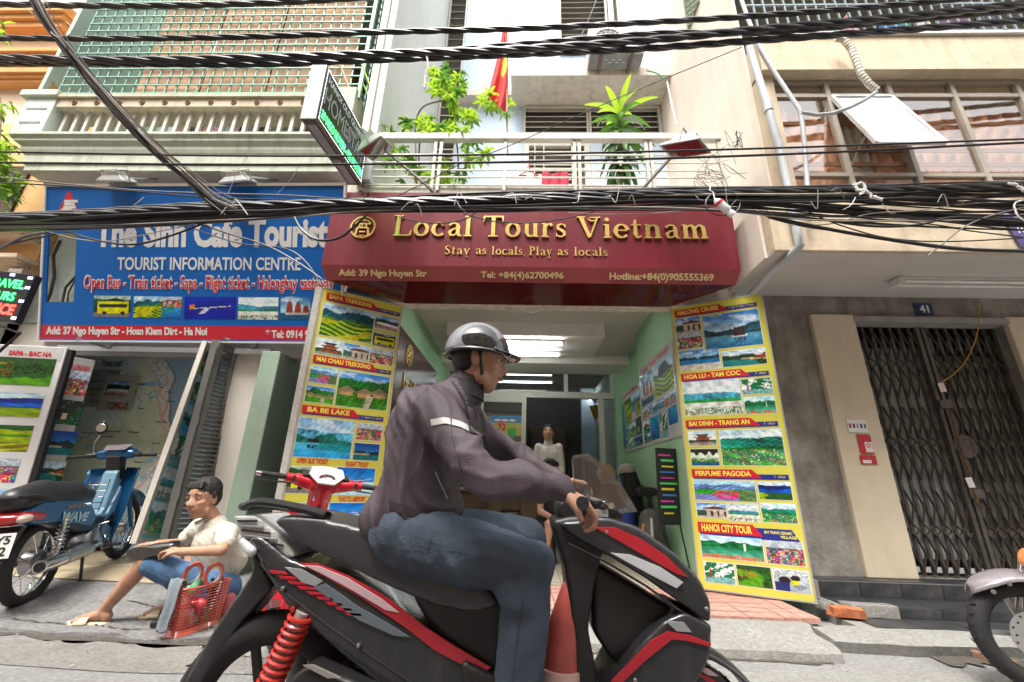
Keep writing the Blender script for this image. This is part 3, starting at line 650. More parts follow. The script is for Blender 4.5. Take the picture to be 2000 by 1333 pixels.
ppipe(((1448, 0), (1462, 40), (1480, 85), (1515, 145), (1562, 215), (1567, 240), (1572, 290), (1577, 365), (1582, 430)), .02, 'thin white plastic pipe angling down beside the amber windows', Ys=3.2)
ppipe(((1565, 220), (1595, 225), (1625, 222), (1660, 210), (1690, 195), (1712, 180)), .016, 'curved grey hose crossing the open top-hung window sash', 'hose', Ys=2.98)
hs_ = thing('wrapped_hose', 'pale ribbed insulated hose curling down from the balcony to the window frame', 'hose', at(1680, 120, Y=3.12))
PP = [at(x, y, Y=3.1) for x, y in ((1632, 75), (1648, 78), (1662, 95), (1672, 120), (1682, 145), (1698, 165), (1714, 178))]
hp = []
for i in range(len(PP)-1):
    for k in range(8): hp.append(lerp(PP[i], PP[i+1], k/8))
obj('hose', G().tube(hp, [.028+.005*(i % 2) for i in range(len(hp))], 10), mat('foil_wrap', (.5, .46, .38), .6, metal=.2, var=.3, sc=30), hs_)

# litter and fallen scraps
g = G(); g2_ = G()
for k in range(150):
    x = rnd.uniform(-4.5, 4.2); Y = rnd.choice((rnd.uniform(2.7, 3.1), rnd.uniform(2.2, 3.4))); z = .012+(lz(x, Y)+.006 if (x < -1.2 and Y > 3) else (.09 if Y > 3.05 else 0)); s_ = rnd.uniform(.004, .014); a = rnd.uniform(0, 3.1)
    c_, q_ = math.cos(a)*s_, math.sin(a)*s_; (g if k % 3 else g2_).add([(x-c_, Y-q_, z), (x+q_*.5, Y-c_*.5, z+.003), (x+c_, Y+q_, z+.001), (x-q_*.5, Y+c_*.5, z+.004)], [(0, 1, 2, 3)])
tag(obj('litter', g, mat('dead_leaf', (.16, .10, .05), .8, var=.5)), kind='stuff'); tag(obj('litter', g2_, mat('paper_scrap', (.5, .48, .44), .8)), kind='stuff')
# ================================================================ HOUSE 39 (centre, pale blue, open shop)
m_blue = mat('pale_blue_wall', (.50, .60, .70), .8, sc=1.5, var=.06, bump=.1, bs=15, grime=.12, gs=3, gcol=(.35, .38, .40))
m_wcol = mat('white_green_wall', (.62, .66, .64), .8, sc=1.5, var=.06, grime=.15, gs=3, gcol=(.4, .4, .36))
m_slat = mat('cream_steel', (.52, .50, .44), .5, var=.06, grime=.2, gs=8, gcol=(.3, .25, .2))
m_slab = mat('stained_slab', (.58, .54, .48), .85, sc=3, var=.1, grime=.55, gs=5, gcol=(.16, .12, .09))
m_mint = mat('mint_wall', (.34, .58, .36), .7, sc=1.5, var=.05, grime=.1, gs=3, gcol=(.25, .4, .25))
m_ceil = mat('ceiling_paint', (.56, .55, .51), .85, var=.05, sc=3)
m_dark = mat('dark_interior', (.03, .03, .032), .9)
h39 = thing('blue_house', 'narrow pale blue house number 39 with an open shop and first floor balcony', 'building', (0, 4.2, 0))
BY = 5.83
# party walls
obj('side_wall', G().box((XP, 3.40, 2.95), (XP+.02, 6.1, 12)).box((2.15, 3.36, 2.955), (2.34, 4.22, 4.4)) if False else G().box((XP-.03, 3.42, 3.51), (XP-.002, 6.1, 12)), m_pale, h39)
obj('side_wall', G().box((2.14, 3.42, 2.95), (XP-.002, 4.19, 3.505)), m_pale, h39)
obj('side_wall', G().box((-1.72, 3.55, 3.9), (-1.64, 6.0, 12)), m_wcol, h39)
obj('wall_edge', G().box((-1.80, 3.52, 3.9), (-1.725, 3.8, 12)), m_pale, h39)
obj('balcony_floor', G().box((-2.0, 3.62, 3.78), (2.14, 5.9, 3.88)), m_slab, h39)
def wallgrid(name, x0, x1, z0, z1, holes, Y, m, parent, th=.1):
    xs = sorted({x0, x1, *[h[0] for h in holes], *[h[2] for h in holes]}); zs = sorted({z0, z1, *[h[1] for h in holes], *[h[3] for h in holes]})
    g = G()
    for i in range(len(xs)-1):
        for j in range(len(zs)-1):
            cx = (xs[i]+xs[i+1])/2; cz = (zs[j]+zs[j+1])/2
            if not any(h[0] < cx < h[2] and h[1] < cz < h[3] for h in holes): g.box((xs[i], Y, zs[j]), (xs[i+1], Y+th, zs[j+1]))
    return obj(name, g, m, parent)
wallgrid('back_wall', -1.64, 2.312, 3.9, 12, [(-1.62, 5.0, -1.28, 12), (.55, 8.62, 1.75, 12), (-.10, 6.70, 2.29, 7.36), (-.08, 3.9, 1.03, 6.56)], BY, m_blue, h39)
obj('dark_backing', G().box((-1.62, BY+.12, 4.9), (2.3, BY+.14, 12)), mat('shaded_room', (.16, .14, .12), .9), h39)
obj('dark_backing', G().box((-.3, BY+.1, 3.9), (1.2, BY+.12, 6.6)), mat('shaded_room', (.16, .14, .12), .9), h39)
def louvres(x0, x1, z0, z1, step, parent, fw_=.035, Y=BY, m=m_slat, name='louvre_window'):
    fr = obj('louvre_frame', G().box((x0-fw_, Y-.04, z0-fw_), (x0, Y+.05, z1+fw_)).box((x1, Y-.04, z0-fw_), (x1+fw_, Y+.05, z1+fw_)).box((x0, Y-.04, z0-fw_), (x1, Y+.05, z0)).box((x0, Y-.04, z1), (x1, Y+.05, z1+fw_)), m, parent)
    sl_ = G().box((x0, -.004, -.05), (x1, .004, .05), Matrix.Rotation(math.radians(-38), 3, 'X')).mesh('slat'); sl_.materials.append(m)
    z = z0+step/2
    while z < z1-.02:
        o = bpy.data.objects.new('slat', sl_); o.location = (0, Y+.005, z); S.collection.objects.link(o); o.parent = fr; z += step
    return fr
louvres(-1.60, -1.30, 5.0, 11, .19, h39, .02)
louvres(.58, 1.44, 8.66, 11.4, .15, h39)
obj('shutter_post', G().box((1.5, BY-.05, 8.6), (1.60, BY+.04, 12)).box((1.68, BY-.03, 8.6), (1.73, BY+.04, 12)), m_slat, h39)
louvres(-.07, 1.0, 6.74, 7.32, .12, h39); louvres(1.08, 2.25, 6.74, 7.32, .12, h39)
obj('canopy', G().box((-.32, 5.22, 7.38), (2.31, 5.84, 7.56)), m_slab, h39, bevel=.006)
obj('canopy', G().box((-1.3, 5.62, 7.42), (-.33, 5.84, 7.55)), m_slab, h39, bevel=.006)
# louvred balcony door in two leaves
dr = obj('balcony_door', G().box((-.08, BY-.05, 3.9), (0, BY+.03, 6.54)).box((.72, BY-.05, 3.9), (.79, BY+.03, 6.54)).box((.94, BY-.05, 3.9), (1.03, BY+.03, 6.54)).box((0, BY-.05, 6.46), (.94, BY+.03, 6.54)), m_slat, h39)
s2 = G().box((.01, -.004, -.04), (.71, .004, .04), Matrix.Rotation(math.radians(-38), 3, 'X')).mesh('slat'); s2.materials.append(m_slat)
for i in range(22):
    o = bpy.data.objects.new('slat', s2); o.location = (0, BY, 4.2+i*.1); S.collection.objects.link(o); o.parent = dr
for z in (5.6, 5.95, 6.3): obj('door_bar', G().beam((0, BY-.08, z), (.94, BY-.08, z), .018, .018), m_slat, dr)
for x in (.1, .25): obj('door_bar', G().beam((x, BY-.09, 4.0), (x, BY-.09, 6.5), .016, .016), m_slat, dr)
# lattice vent on the party wall
vt = obj('vent_grille', G().box((XP-.05, 4.05, 7.3), (XP-.031, 4.45, 9.2)), mat('shaded_green', (.20, .25, .17), .8), h39)
dm = G().beam((0, -.09, -.1), (0, .09, .1), .012, .02, up=(1, 0, 0)).beam((.004, .09, -.1), (.004, -.09, .1), .012, .02, up=(1, 0, 0)).mesh('lattice'); dm.materials.append(mat('pale_green_lattice', (.5, .56, .44), .7))
for i in range(20):
    for k in range(4):
        o = bpy.data.objects.new('lattice_strip', dm); o.location = (XP-.06, 4.1+k*.1, 7.35+i*.095); S.collection.objects.link(o); o.parent = vt; o.scale = (1, .5, .5)
# balcony railing above the sign
rl = thing('balcony_railing', 'cream steel balcony railing of horizontal bars above the maroon shop sign', 'railing', (0, 3.6, 3.8))
obj('handrail', G().box((-1.80, 3.57, 4.45), (2.02, 3.64, 4.53)), m_slat, rl, bevel=.004)
for x in (-1.74, -1.0, -.94, -.25, .48, .53, 1.23, 1.28, 1.99): obj('post', G().box((x-.016, 3.589, 3.8), (x+.016, 3.621, 4.449)), m_slat, rl)
bb = G().box((-1.78, -.007, -.007), (2.01, .007, .007)).mesh('bar'); bb.materials.append(m_slat)
for z in (3.87, 3.97, 4.06, 4.16, 4.26): 
    o = bpy.data.objects.new('bar', bb); o.location = (0, -.0, z-3.8); S.collection.objects.link(o); o.parent = rl
# air conditioner
ac = thing('air_conditioner', 'white outdoor air conditioner unit high above the balcony canopy', 'air conditioner', (1.35, 5.0, 7.46))
m_acw = mat('ac_white', (.66, .65, .61), .45, var=.05, grime=.25, gs=7, gcol=(.3, .26, .2))
obj('casing', G().box((.93, 4.90, 7.47), (1.80, 5.2, 8.03)), m_acw, ac, bevel=.012)
fg = obj('fan_grille', G().ring((1.24, 4.89, 7.76), (0, 1, 0), .225, .012, 32, 6), m_acw, ac)
obj('fan_recess', G().lathe((1.24, 4.895, 7.76), (0, 1, 0), [(0, .215), (.004, .215)], 30), mat('dark_grey_plastic', (.10, .09, .085), .6), ac)
obj('hub', G().lathe((1.24, 4.88, 7.76), (0, 1, 0), [(0, .03), (.01, .045)], 18), m_acw, fg)
for i in range(12):
    a = i*math.pi/6; obj('spoke', G().tube([(1.24+.04*math.cos(a), 4.885, 7.76+.04*math.sin(a)), (1.24+.22*math.cos(a+.3), 4.885, 7.76+.22*math.sin(a+.3))], .004, 5), m_acw, fg)
for q in (.07, .12, .17): obj('guard_ring', G().ring((1.24, 4.885, 7.76), (0, 1, 0), q, .0035, 28, 5), m_acw, fg)
fr = Frame((1.55, 4.898, 7.8), (1, 0, 0), (0, 0, 1))
m_lr = mat('logo_red', (.55, .03, .08), .5); m_lg = mat('logo_grey', (.35, .35, .35), .5)
lg = obj('logo_disc', G().lathe(fr.p(.12, .12, .001), (0, -1, 0), [(0, .05), (.002, .05)], 24), m_lr, ac)
text('LG', fr, .09, .09, .15, .15, m_white, lg, off=.004, bold=.0)
text('LG', fr, .06, -.02, .18, .05, m_lg, ac, off=.001, bold=.03)
obj('base_plate', G().box((.95, 4.92, 7.455), (1.78, 5.18, 7.469)), mat('grey_steel', (.24, .24, .23), .5, metal=.5, var=.2), ac)
for x in (1.12, 1.60): obj('bracket', G().box((x-.022, 4.86, 7.42), (x+.022, 5.83, 7.454)), mat('rusty_bracket', (.15, .10, .07), .8), ac)
for i in range(6): obj('base_slot', G().box((1.2+.055*i, 5.0+.05*(i % 2), 7.452), (1.24+.055*i, 5.012+.05*(i % 2), 7.4545)), m_acw, ac)
# laundry behind the railing
cloth('hanging_shirt', (-.02, 5.5, 5.62), .45, .9, mat('pale_cloth', (.55, .58, .62), .9), 'pale grey shirt on a hanger behind the balcony railing', 21)
cloth('hanging_shirt', (.42, 5.5, 5.66), .42, .75, mat('red_cloth', (.42, .03, .06), .9), 'dark red shirt hanging behind the balcony railing', 22)
tag(obj('coat_hanger', G().tube([(-.02, 5.5, 5.76), (0, 5.5, 5.8), (.02, 5.5, 5.76), (0, 5.5, 5.7), (-.15, 5.5, 5.6), (.15, 5.5, 5.6), (0, 5.5, 5.7)], .009, 6), mat('red_plastic', (.6, .05, .05), .4)), 'red hook of the coat hanger above the pale grey shirt', 'hanger')

# ---- interior of the shop
IX0, IX1, IY, CEI = -1.45, 1.6, 7.7, 3.1
obj('shop_floor', G().box((IX0-.2, 4.2, 0), (IX1+.3, 7.7, .138)), mat('floor_tile', (.42, .38, .30), .3, sc=3, var=.1), h39)
tg = G()
for i in range(9): tg.box((IX0, 4.3+i*.4, .138), (IX1, 4.305+i*.4, .1392))
for i in range(8): tg.box((IX0+.2+i*.4, 4.2, .1393), (IX0+.205+i*.4, 7.7, .1402))
tag(obj('floor_joints', tg, mat('grey_joint', (.2, .19, .17), .9), h39), kind='stuff')
obj('left_wall', G().box((IX0-.1, 4.2, .138), (IX0, 7.75, 3.3)), m_mint, h39)
obj('right_wall', G().box((IX1, 4.2, .138), (IX1+.1, 5.85, 3.3)).box((IX1+.15, 5.85, .138), (IX1+.25, 7.75, 3.3)), m_mint, h39)
obj('ceiling', G().box((IX0-.1, 4.25, CEI), (IX1+.3, 7.75, CEI+.1)), m_ceil, h39)
obj('skirting', G().box((IX1-.012, 4.3, .14), (IX1, 5.84, .24)), mat('tan_tile', (.42, .30, .18), .4), h39)
obj('wall_return', G().box((IX1+.03, 7.60, .138), (IX1+.16, 7.78, 3.2)), m_mint, h39)
obj('front_beam', G().box((IX0-.25, 4.13, 2.775), (IX1+.6, 4.30, 3.2)), mat('peeling_white', (.60, .56, .49), .8, sc=9, var=.1, grime=.75, gs=14, gcol=(.10, .06, .04), streak=False), h39)
obj('jamb', G().box((IX0-.12, 4.215, .1), (IX0+.02, 4.29, 2.774)), m_cream, h39); obj('jamb', G().box((IX1-.03, 4.215, .1), (IX1+.1, 4.29, 2.774)), m_cream, h39)
obj('ceiling_drop', G().box((-1.1, 5.48, 2.905), (1.08, 6.45, 3.098)), m_white, h39, bevel=.004)
obj('cross_beam', G().box((IX0, 6.95, 2.93), (IX1+.15, 7.7, 3.09)), m_white, h39)
m_tube = mat('lit_tube', (1, 1, .97), .3, emit=14, var=0)
def tubelight(loc, L_, label, axis='x', emit=m_tube):
    t = thing('fluorescent_light', label, 'ceiling light', loc); x, y, z = loc
    if axis == 'x':
        obj('housing', G().box((x, y-.03, z+.025), (x+L_, y+.03, z+.05)), m_white, t); obj('tube', G().lathe((x+.03, y, z), (1, 0, 0), [(0, .016), (L_-.06, .016)], 12), emit, t)
        for q in (x, x+L_-.03): obj('end_cap', G().box((q, y-.02, z-.02), (q+.03, y+.02, z+.03)), m_white, t)
    else:
        obj('housing', G().box((x, y, z-.03), (x+.03, y+L_, z+.03)), m_white, t); obj('tube', G().lathe((x-.03, y, z), (0, 1, 0), [(0, .016), (L_, .016)], 12), emit, t)
tubelight((-.66, 5.68, 2.85), 1.2, 'lit ceiling tube nearer the street in the open shop')
tubelight((-.67, 6.22, 2.85), 1.2, 'lit ceiling tube farther back in the open shop')
tubelight((1.52, 9.0, 2.86), .9, 'small lit tube on the wall of the dark room behind the inner door', 'y')
# partition with transom lights and a sliding leaf
m_al = mat('cream_aluminium', (.50, .52, .45), .45, var=.05)
m_tube2 = mat('rear_tube', (.9, 1, .97), .3, emit=3.5, var=0)
for y_, lb in ((731, 'upper of two tubes seen through the transom glass'), (746, 'lower of two tubes seen through the transom glass')):
    Y_ = 9.3 if y_ == 731 else 9.9; a_, b_ = at(965, y_, Y=Y_), at(1080, y_+1, Y=Y_); tubelight((a_.x, Y_, min(3.6, a_.z)), b_.x-a_.x, lb, 'x', m_tube2)
part = thing('glazed_partition', 'cream metal partition with transom panes and sliding door at the back of the shop', 'partition', (0, 7.7, .14))
def pz(y): return at(1100, y, Y=7.7).z
zA, zB, zC, zD = pz(714), pz(722), pz(767), pz(779)
xs_ = [IX0, -.95, at(1105, 740, Y=7.7).x, IX1]
fg = G().box((IX0, 7.66, zB), (IX1+.02, 7.74, 2.93)).box((IX0, 7.65, zD), (IX1+.02, 7.75, zC))
obj('frame', fg, m_al, part)
for x in xs_: obj('mullion', G().box((x-.035, 7.665, zC), (x+.035, 7.735, zB)), m_al, part)
m_clear = pane_mat('clear_glass', (.9, .93, .92), .12)
for i in range(3): obj('pane', G().box((xs_[i]+.035, 7.698, zC), (xs_[i+1]-.035, 7.702, zB)), m_clear, part)
dxl, dxr = at(938, 790, Y=7.7).x, at(1028, 790, Y=7.7).x
for x0, x1, nm in ((dxl, dxr, 'sliding_leaf'), (IX0, dxl-.02, 'fixed_leaf')):
    lf = obj(nm, G().box((x0, 7.62, .14), (x0+.07, 7.66, zD-.005)).box((x1-.08, 7.62, .14), (x1, 7.66, zD-.005)).box((x0+.07, 7.62, zD-.10), (x1-.08, 7.66, zD-.005)).box((x0+.07, 7.62, .14), (x1-.08, 7.66, .9)), m_al, part)
    obj('pane', G().box((x0+.07, 7.638, .9), (x1-.08, 7.642, zD-.1)), m_clear, lf)
obj('door_post', G().box((1.33, 7.64, .14), (1.42, 7.70, zD-.003)), m_al, part); obj('side_pane', G().box((1.42, 7.66, .14), (IX1, 7.664, zD-.003)), m_clear, part)
# curtain and notice behind the leaf
tag(obj('net_curtain', G().grid(lambda a, b: (lerp(dxl+.08, dxr-.1, a)+.04*b, 7.9+.02*math.sin(a*40), lerp(.9, 2.15-.3*a*0, b)), 60, 3), mat('grey_net', (.26, .26, .24), .9, sc=10, var=.3), smooth=True), 'grey net curtain hanging behind the glass of the sliding door', 'curtain')
fr = Frame((0, 7.612, 0), (1, 0, 0), (0, 0, 1))
no = thing('notice', 'yellow and blue notice stuck on the glass of the sliding door', 'notice', fr.p(-.5, 1.9))
(u0, v1), (u1, v0) = fr.uv(960, 812), fr.uv(1018, 852)
fr.plate('sheet', u0, v0, u1, v1, 0, .002, mat('yellow_paper', (.42, .38, .08), .6), no)
fr.plate('blue_header', u0, v1-(v1-v0)*.35, u1, v1, .0025, .003, mat('ink_blue', (.03, .2, .4), .5), no)
text('95', fr, u0+.12, v0+.08, u1-.28, v0+.28, mat('ink_red', (.55, .02, .03)), no, bold=.03, off=.003)
text('...', fr, u0+.05, v1-.1, u1-.1, v1-.06, m_paper, no, bold=.04, off=.0035)
fr.plate('green_slip', u0+.3, v0-.03, u0+.45, v0+.13, .0035, .004, mat('ink_green', (.05, .35, .08), .5), no)
# dark room behind
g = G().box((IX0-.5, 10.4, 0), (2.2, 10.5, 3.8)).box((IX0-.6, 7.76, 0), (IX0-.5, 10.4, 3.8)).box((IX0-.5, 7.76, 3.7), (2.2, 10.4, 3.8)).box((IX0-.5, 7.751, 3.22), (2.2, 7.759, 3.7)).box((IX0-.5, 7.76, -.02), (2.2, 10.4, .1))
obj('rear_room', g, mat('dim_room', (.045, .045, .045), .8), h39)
obj('rear_wall', G().box((1.62, 7.76, .1), (1.7, 10.4, 3.1)), mat('grey_blue_wall', (.36, .42, .42), .8), h39)
obj('rear_column', G().box((1.28, 9.6, .1), (1.6, 9.8, 3.1)), mat('blue_grey_column', (.18, .25, .30), .8), h39)
for k, (x, z) in enumerate(((-.1, 2.3), (.35, 2.3), (.8, 2.3))): obj('rear_cabinet', G().box((x-.2, 10.3, 1.4), (x+.2, 10.38, z)), mat('dark_wood', (.05, .035, .025), .5), h39, bevel=.01)
tag(obj('wall_clock', G().lathe((1.60, 9.0, 2.1), (-1, 0, 0), [(0, .2), (.03, .2), (.04, .17)], 28), mat('black_plastic', (.02, .02, .02), .4)), 'dark round clock on the wall of the room behind the shop', 'clock')
tag(obj('pennant', G().prism([(1.5, 8.6, 2.55), (1.5, 8.75, 2.3), (1.42, 8.6, 2.2), (1.3, 8.55, 2.5)], (.006, 0, 0)), mat('mustard', (.4, .27, .05), .8)), 'mustard pennant hanging beside the wall of the rear room', 'pennant')
# maroon name panel on the left wall
m_mar = mat('maroon_gloss', (.06, .008, .012), .22, var=.05, spec=.6)
m_gold = mat('gold_metal', (.86, .64, .22), .25, metal=.85, sc=2, var=.15)
fr = Frame((IX0+.01, 4.3, 0), (0, 1, 0), (0, 0, 1)); fr.n = V((1, 0, 0))
ip = thing('interior_name_panel', 'dark maroon panel with gold emblem and lettering on the left shop wall', 'sign', fr.p(.2, 1.0))
fr.plate('panel', .12, .9, 2.2, 2.62, 0, .03, m_mar, ip, bevel=.003)
LF = fr
# right wall posters
def wallposter(fr, u0, v0, u1, v1, label, blocks, title=True):
    t = thing('wall_poster', label, 'poster', fr.p(u0, v0)); W_, H_ = u1-u0, v1-v0
    fr.plate('sheet', u0, v0, u1, v1, 0, .012, mat('poster_white', (.60, .62, .64), .15, coat=.5), t)
    for (a, b, c, d, k) in blocks:
        _ps[0] += 1; sheet('picture', fr, u0+a*W_, v0+b*H_, u0+c*W_, v0+d*H_, .0135, pic(k, 34, 30, _ps[0]), t)
    if title: text('Local Tours Vietnam', fr, u0+.12*W_, v0+.915*H_, u0+.9*W_, v0+.975*H_, mat('ink_red', (.55, .02, .03)), t, bold=.02, off=.013)
    return t
# on the right wall u runs towards the street so the lettering reads from inside the doorway
RF = Frame((IX1-.001, 5.80, 0), (0, -1, 0), (0, 0, 1)); RF.n = V((-1, 0, 0))
wallposter(RF, .02, 1.47, 1.40, 2.51, 'large blue tour poster with a junk photo on the right shop wall, nearer the street',
    [(.03, .50, .42, .88, 'junk'), (.44, .50, .97, .88, 'terrace'), (.03, .34, .2, .47, 'crowd'), (.22, .34, .34, .47, 'house'), (.36, .34, .5, .47, 'lake'), (.52, .36, .68, .47, 'bay'), (.7, .34, .82, .47, 'crowd'), (.84, .34, .97, .47, 'blossom'), (.03, .16, .24, .31, 'cove'), (.26, .05, .5, .31, 'sea'), (.53, .04, .72, .3, 'trees'), (.76, .14, .97, .32, 'sea'), (.03, .04, .12, .14, 'dusk'), (.14, .04, .24, .14, 'green')])
RF2 = Frame((IX1+.149, 7.68, 0), (0, -1, 0), (0, 0, 1)); RF2.n = V((-1, 0, 0))
wallposter(RF2, .02, 1.52, 1.35, 2.52, 'smaller blue and green map poster farther back on the right shop wall',
    [(.03, .08, .2, .84, 'sea'), (.22, .45, .55, .86, 'fields'), (.57, .6, .75, .86, 'lake'), (.77, .5, .97, .86, 'terrace'), (.22, .24, .36, .42, 'village'), (.38, .2, .7, .42, 'green'), (.72, .2, .97, .46, 'night'), (.22, .05, .6, .2, 'trees'), (.62, .05, .97, .18, 'dusk')])
# furniture
m_chrome = mat('chrome', (.65, .66, .66), .15, metal=1, var=.05)
m_blkv = mat('black_vinyl', (.022, .022, .024), .4)
for (px_, lb) in ((938, 'left one of the two chrome stools in front of the tan desk'), (998, 'right one of the two chrome stools in front of the tan desk')):
    p = at(px_, 996, Z=.62); t = thing('stool', lb, 'stool', (p.x, p.y, .14), 'chrome stools in the shop')
    obj('seat', G().lathe((p.x, p.y, .58), (0, 0, 1), [(0, .13), (.01, .15), (.03, .15), (.045, .13)], 24), m_blkv, t, smooth=True)
    obj('seat_ring', G().ring((p.x, p.y, .585), (0, 0, 1), .148, .008, 24, 6), m_chrome, t)
    for k in range(4):
        a = math.pi/4+k*math.pi/2; obj('leg', G().tube([(p.x+.11*math.cos(a), p.y+.11*math.sin(a), .58), (p.x+.13*math.cos(a), p.y+.13*math.sin(a), .5), (p.x+.19*math.cos(a), p.y+.19*math.sin(a), .14)], .010, 8), m_chrome, t)
m_tan = mat('tan_laminate', (.22, .165, .10), .5, sc=3, var=.15)
t = thing('desk', 'long tan front desk standing behind the two stools', 'desk', (-.2, 6.5, .14))
obj('front_panel', G().box((-1.0, 6.42, .14), (.42, 6.46, .82)), m_tan, t); obj('top', G().box((-1.04, 6.36, .82), (.46, 6.95, .86)), mat('dark_laminate', (.05, .035, .03), .35), t, bevel=.005)
obj('side_panel', G().box((.38, 6.461, .14), (.42, 6.9, .82)), m_tan, t)
for x in (-.52, -.05): obj('panel_joint', G().box((x, 6.415, .14), (x+.012, 6.42, .82)), m_dark, t)
m_mon = mat('monitor_black', (.018, .018, .02), .35)
t = thing('computer_monitor', 'black computer monitor on the desk seen left of the man in the white shirt', 'monitor', (-.02, 6.7, .86)); obj('screen', G().box((-.25, 6.66, .98), (.14, 6.70, 1.24)), m_mon, t, bevel=.006); obj('stand', G().box((-.09, 6.67, .86), (-.02, 6.75, .99)), m_mon, t)
t = thing('office_chair', 'black office chair by the post of the inner doorway', 'chair', (1.1, 7.0, .14)); obj('backrest', G().box((.98, 7.05, .85), (1.22, 7.12, 1.35)), m_blkv, t, bevel=.03); obj('seat', G().box((.9, 6.7, .58), (1.3, 7.1, .66)), m_blkv, t, bevel=.02); obj('pedestal', G().tube([(1.1, 6.9, .2), (1.1, 6.9, .58)], .025), m_mon, t)
for k in range(5): obj('foot', G().beam((1.1, 6.9, .2), (1.1+.28*math.cos(k*1.257), 6.9+.28*math.sin(k*1.257), .16), .04, .03), m_mon, t)
m_wood = mat('orange_wood', (.26, .14, .06), .5, sc=4, var=.25)
cb = thing('wood_cabinet', 'low orange brown wooden cabinet against the right shop wall', 'cabinet', (1.35, 6.3, .14))
obj('carcass', G().box((1.05, 6.0, .14), (1.58, 6.6, .98)), m_wood, cb, bevel=.004); obj('top', G().box((1.03, 5.97, .98), (1.6, 6.62, 1.0)), m_wood, cb); obj('door', G().box((1.08, 5.985, .2), (1.31, 5.999, .92)), m_wood, cb, bevel=.003); obj('door', G().box((1.33, 5.985, .2), (1.55, 5.999, .92)), m_wood, cb, bevel=.003)
ht = thing('straw_hat', 'round tan straw hat leaning on the wooden cabinet', 'hat', (1.15, 6.1, 1.0)); obj('brim', G().lathe((1.13, 6.1, 1.13), (-.2, -1, .25), [(0, .13), (.008, .13), (.02, .07), (.05, .06), (.055, .02)], 24), mat('straw', (.42, .28, .14), .9, bump=.5, bs=200), ht, smooth=True)
bp_ = thing('black_backpack', 'tall black backpack with a pale top standing by the green wall', 'backpack', (1.4, 5.7, .14))
blob('pack', [('c', (1.38, 5.7, .35), (1.36, 5.72, 1.0), .15, .13), ('c', (1.3, 5.62, .4), (1.30, 5.62, .75), .10, .08), ('e', (1.33, 5.68, 1.1), (.12, .1, .1))], mat('black_nylon', (.022, .024, .028), .7), bp_, .015)
blob('pale_cap', [('e', (1.31, 5.64, 1.19), (.11, .1, .06)), ('c', (1.22, 5.6, 1.16), (1.18, 5.56, 1.15), .04, .02)], mat('pale_cap', (.42, .4, .37), .8), bp_, .012)
obj('strap', G().tube([(1.24, 5.6, 1.1), (1.2, 5.56, .9), (1.24, 5.56, .6)], .015), mat('blue_nylon', (.03, .05, .25), .7), bp_)
sd = thing('bicycle_seat_bag', 'black saddle shaped bag hanging beside the black backpack', 'bag', (1.5, 5.4, 1.0)); blob('bag', [('c', (1.40, 5.4, .92), (1.55, 5.4, .92), .06, .05), ('c', (1.5, 5.4, .9), (1.5, 5.4, .3), .03, .02)], mat('black_nylon', (.02, .02, .02)), sd, .012)
ub_ = thing('folded_umbrella', 'blue cloth bundle hanging in front of the black backpack', 'umbrella', (1.3, 5.5, .5)); blob('cloth', [('c', (1.28, 5.5, .75), (1.24, 5.48, .52), .05, .10), ('c', (1.24, 5.48, .52), (1.36, 5.48, .46), .08, .05)], mat('royal_blue', (.02, .05, .35), .7), ub_, .012)
gb = thing('grey_backpack', 'grey hiking backpack slumped on the floor by the green wall', 'backpack', (1.42, 5.0, .14))
blob('pack', [('c', (1.42, 5.05, .32), (1.40, 5.05, .62), .17, .13), ('c', (1.34, 4.95, .3), (1.34, 4.95, .5), .12, .10)], mat('grey_nylon', (.07, .068, .06), .8, sc=14, var=.3), gb, .014)
obj('strap', G().tube([(1.27, 4.88, .6), (1.24, 4.84, .45), (1.27, 4.86, .25)], .012), mat('orange_strap', (.55, .12, .02), .6), gb); obj('strap', G().tube([(1.36, 4.88, .66), (1.34, 4.82, .45), (1.36, 4.84, .22)], .014), mat('pale_strap', (.4, .4, .36), .7), gb)
# chalkboard on an easel just inside the right jamb
ez = thing('chalkboard_easel', 'black neon chalkboard on a thin black easel inside the right door jamb', 'board', (1.5, 4.5, .14))
EF = Frame((1.335, 4.55, .62), (.75, .3, 0), (.03, 0, 1)); EF.n = EF.ux.cross(EF.uy).normalized()
if EF.n.y > 0: EF.n = -EF.n
EF.plate('board', 0, 0, .26, .74, 0, .02, m_mon, ez, bevel=.003)
mk = [mat('neon_pink', (.7, .05, .4), .5), mat('neon_green', (.1, .6, .15), .5), mat('neon_yellow', (.7, .6, .05), .5), mat('neon_blue', (.05, .2, .6), .5)]
for i in range(11):
    w0 = rnd.uniform(.02, .06); w1 = rnd.uniform(.17, .24)
    EF.plate('chalk_line', w0, .66-.056*i, w1, .672-.056*i+rnd.uniform(.002, .012), .021, .022, mk[i % 4], ez)
for a_, b_ in (((1.36, 4.52, .62), (1.30, 4.42, .13)), ((1.56, 4.6, .62), (1.58, 4.46, .13)), ((1.45, 4.6, .9), (1.47, 5.0, .14))): obj('leg', G().tube([a_, b_], .009, 6), m_mon, ez)
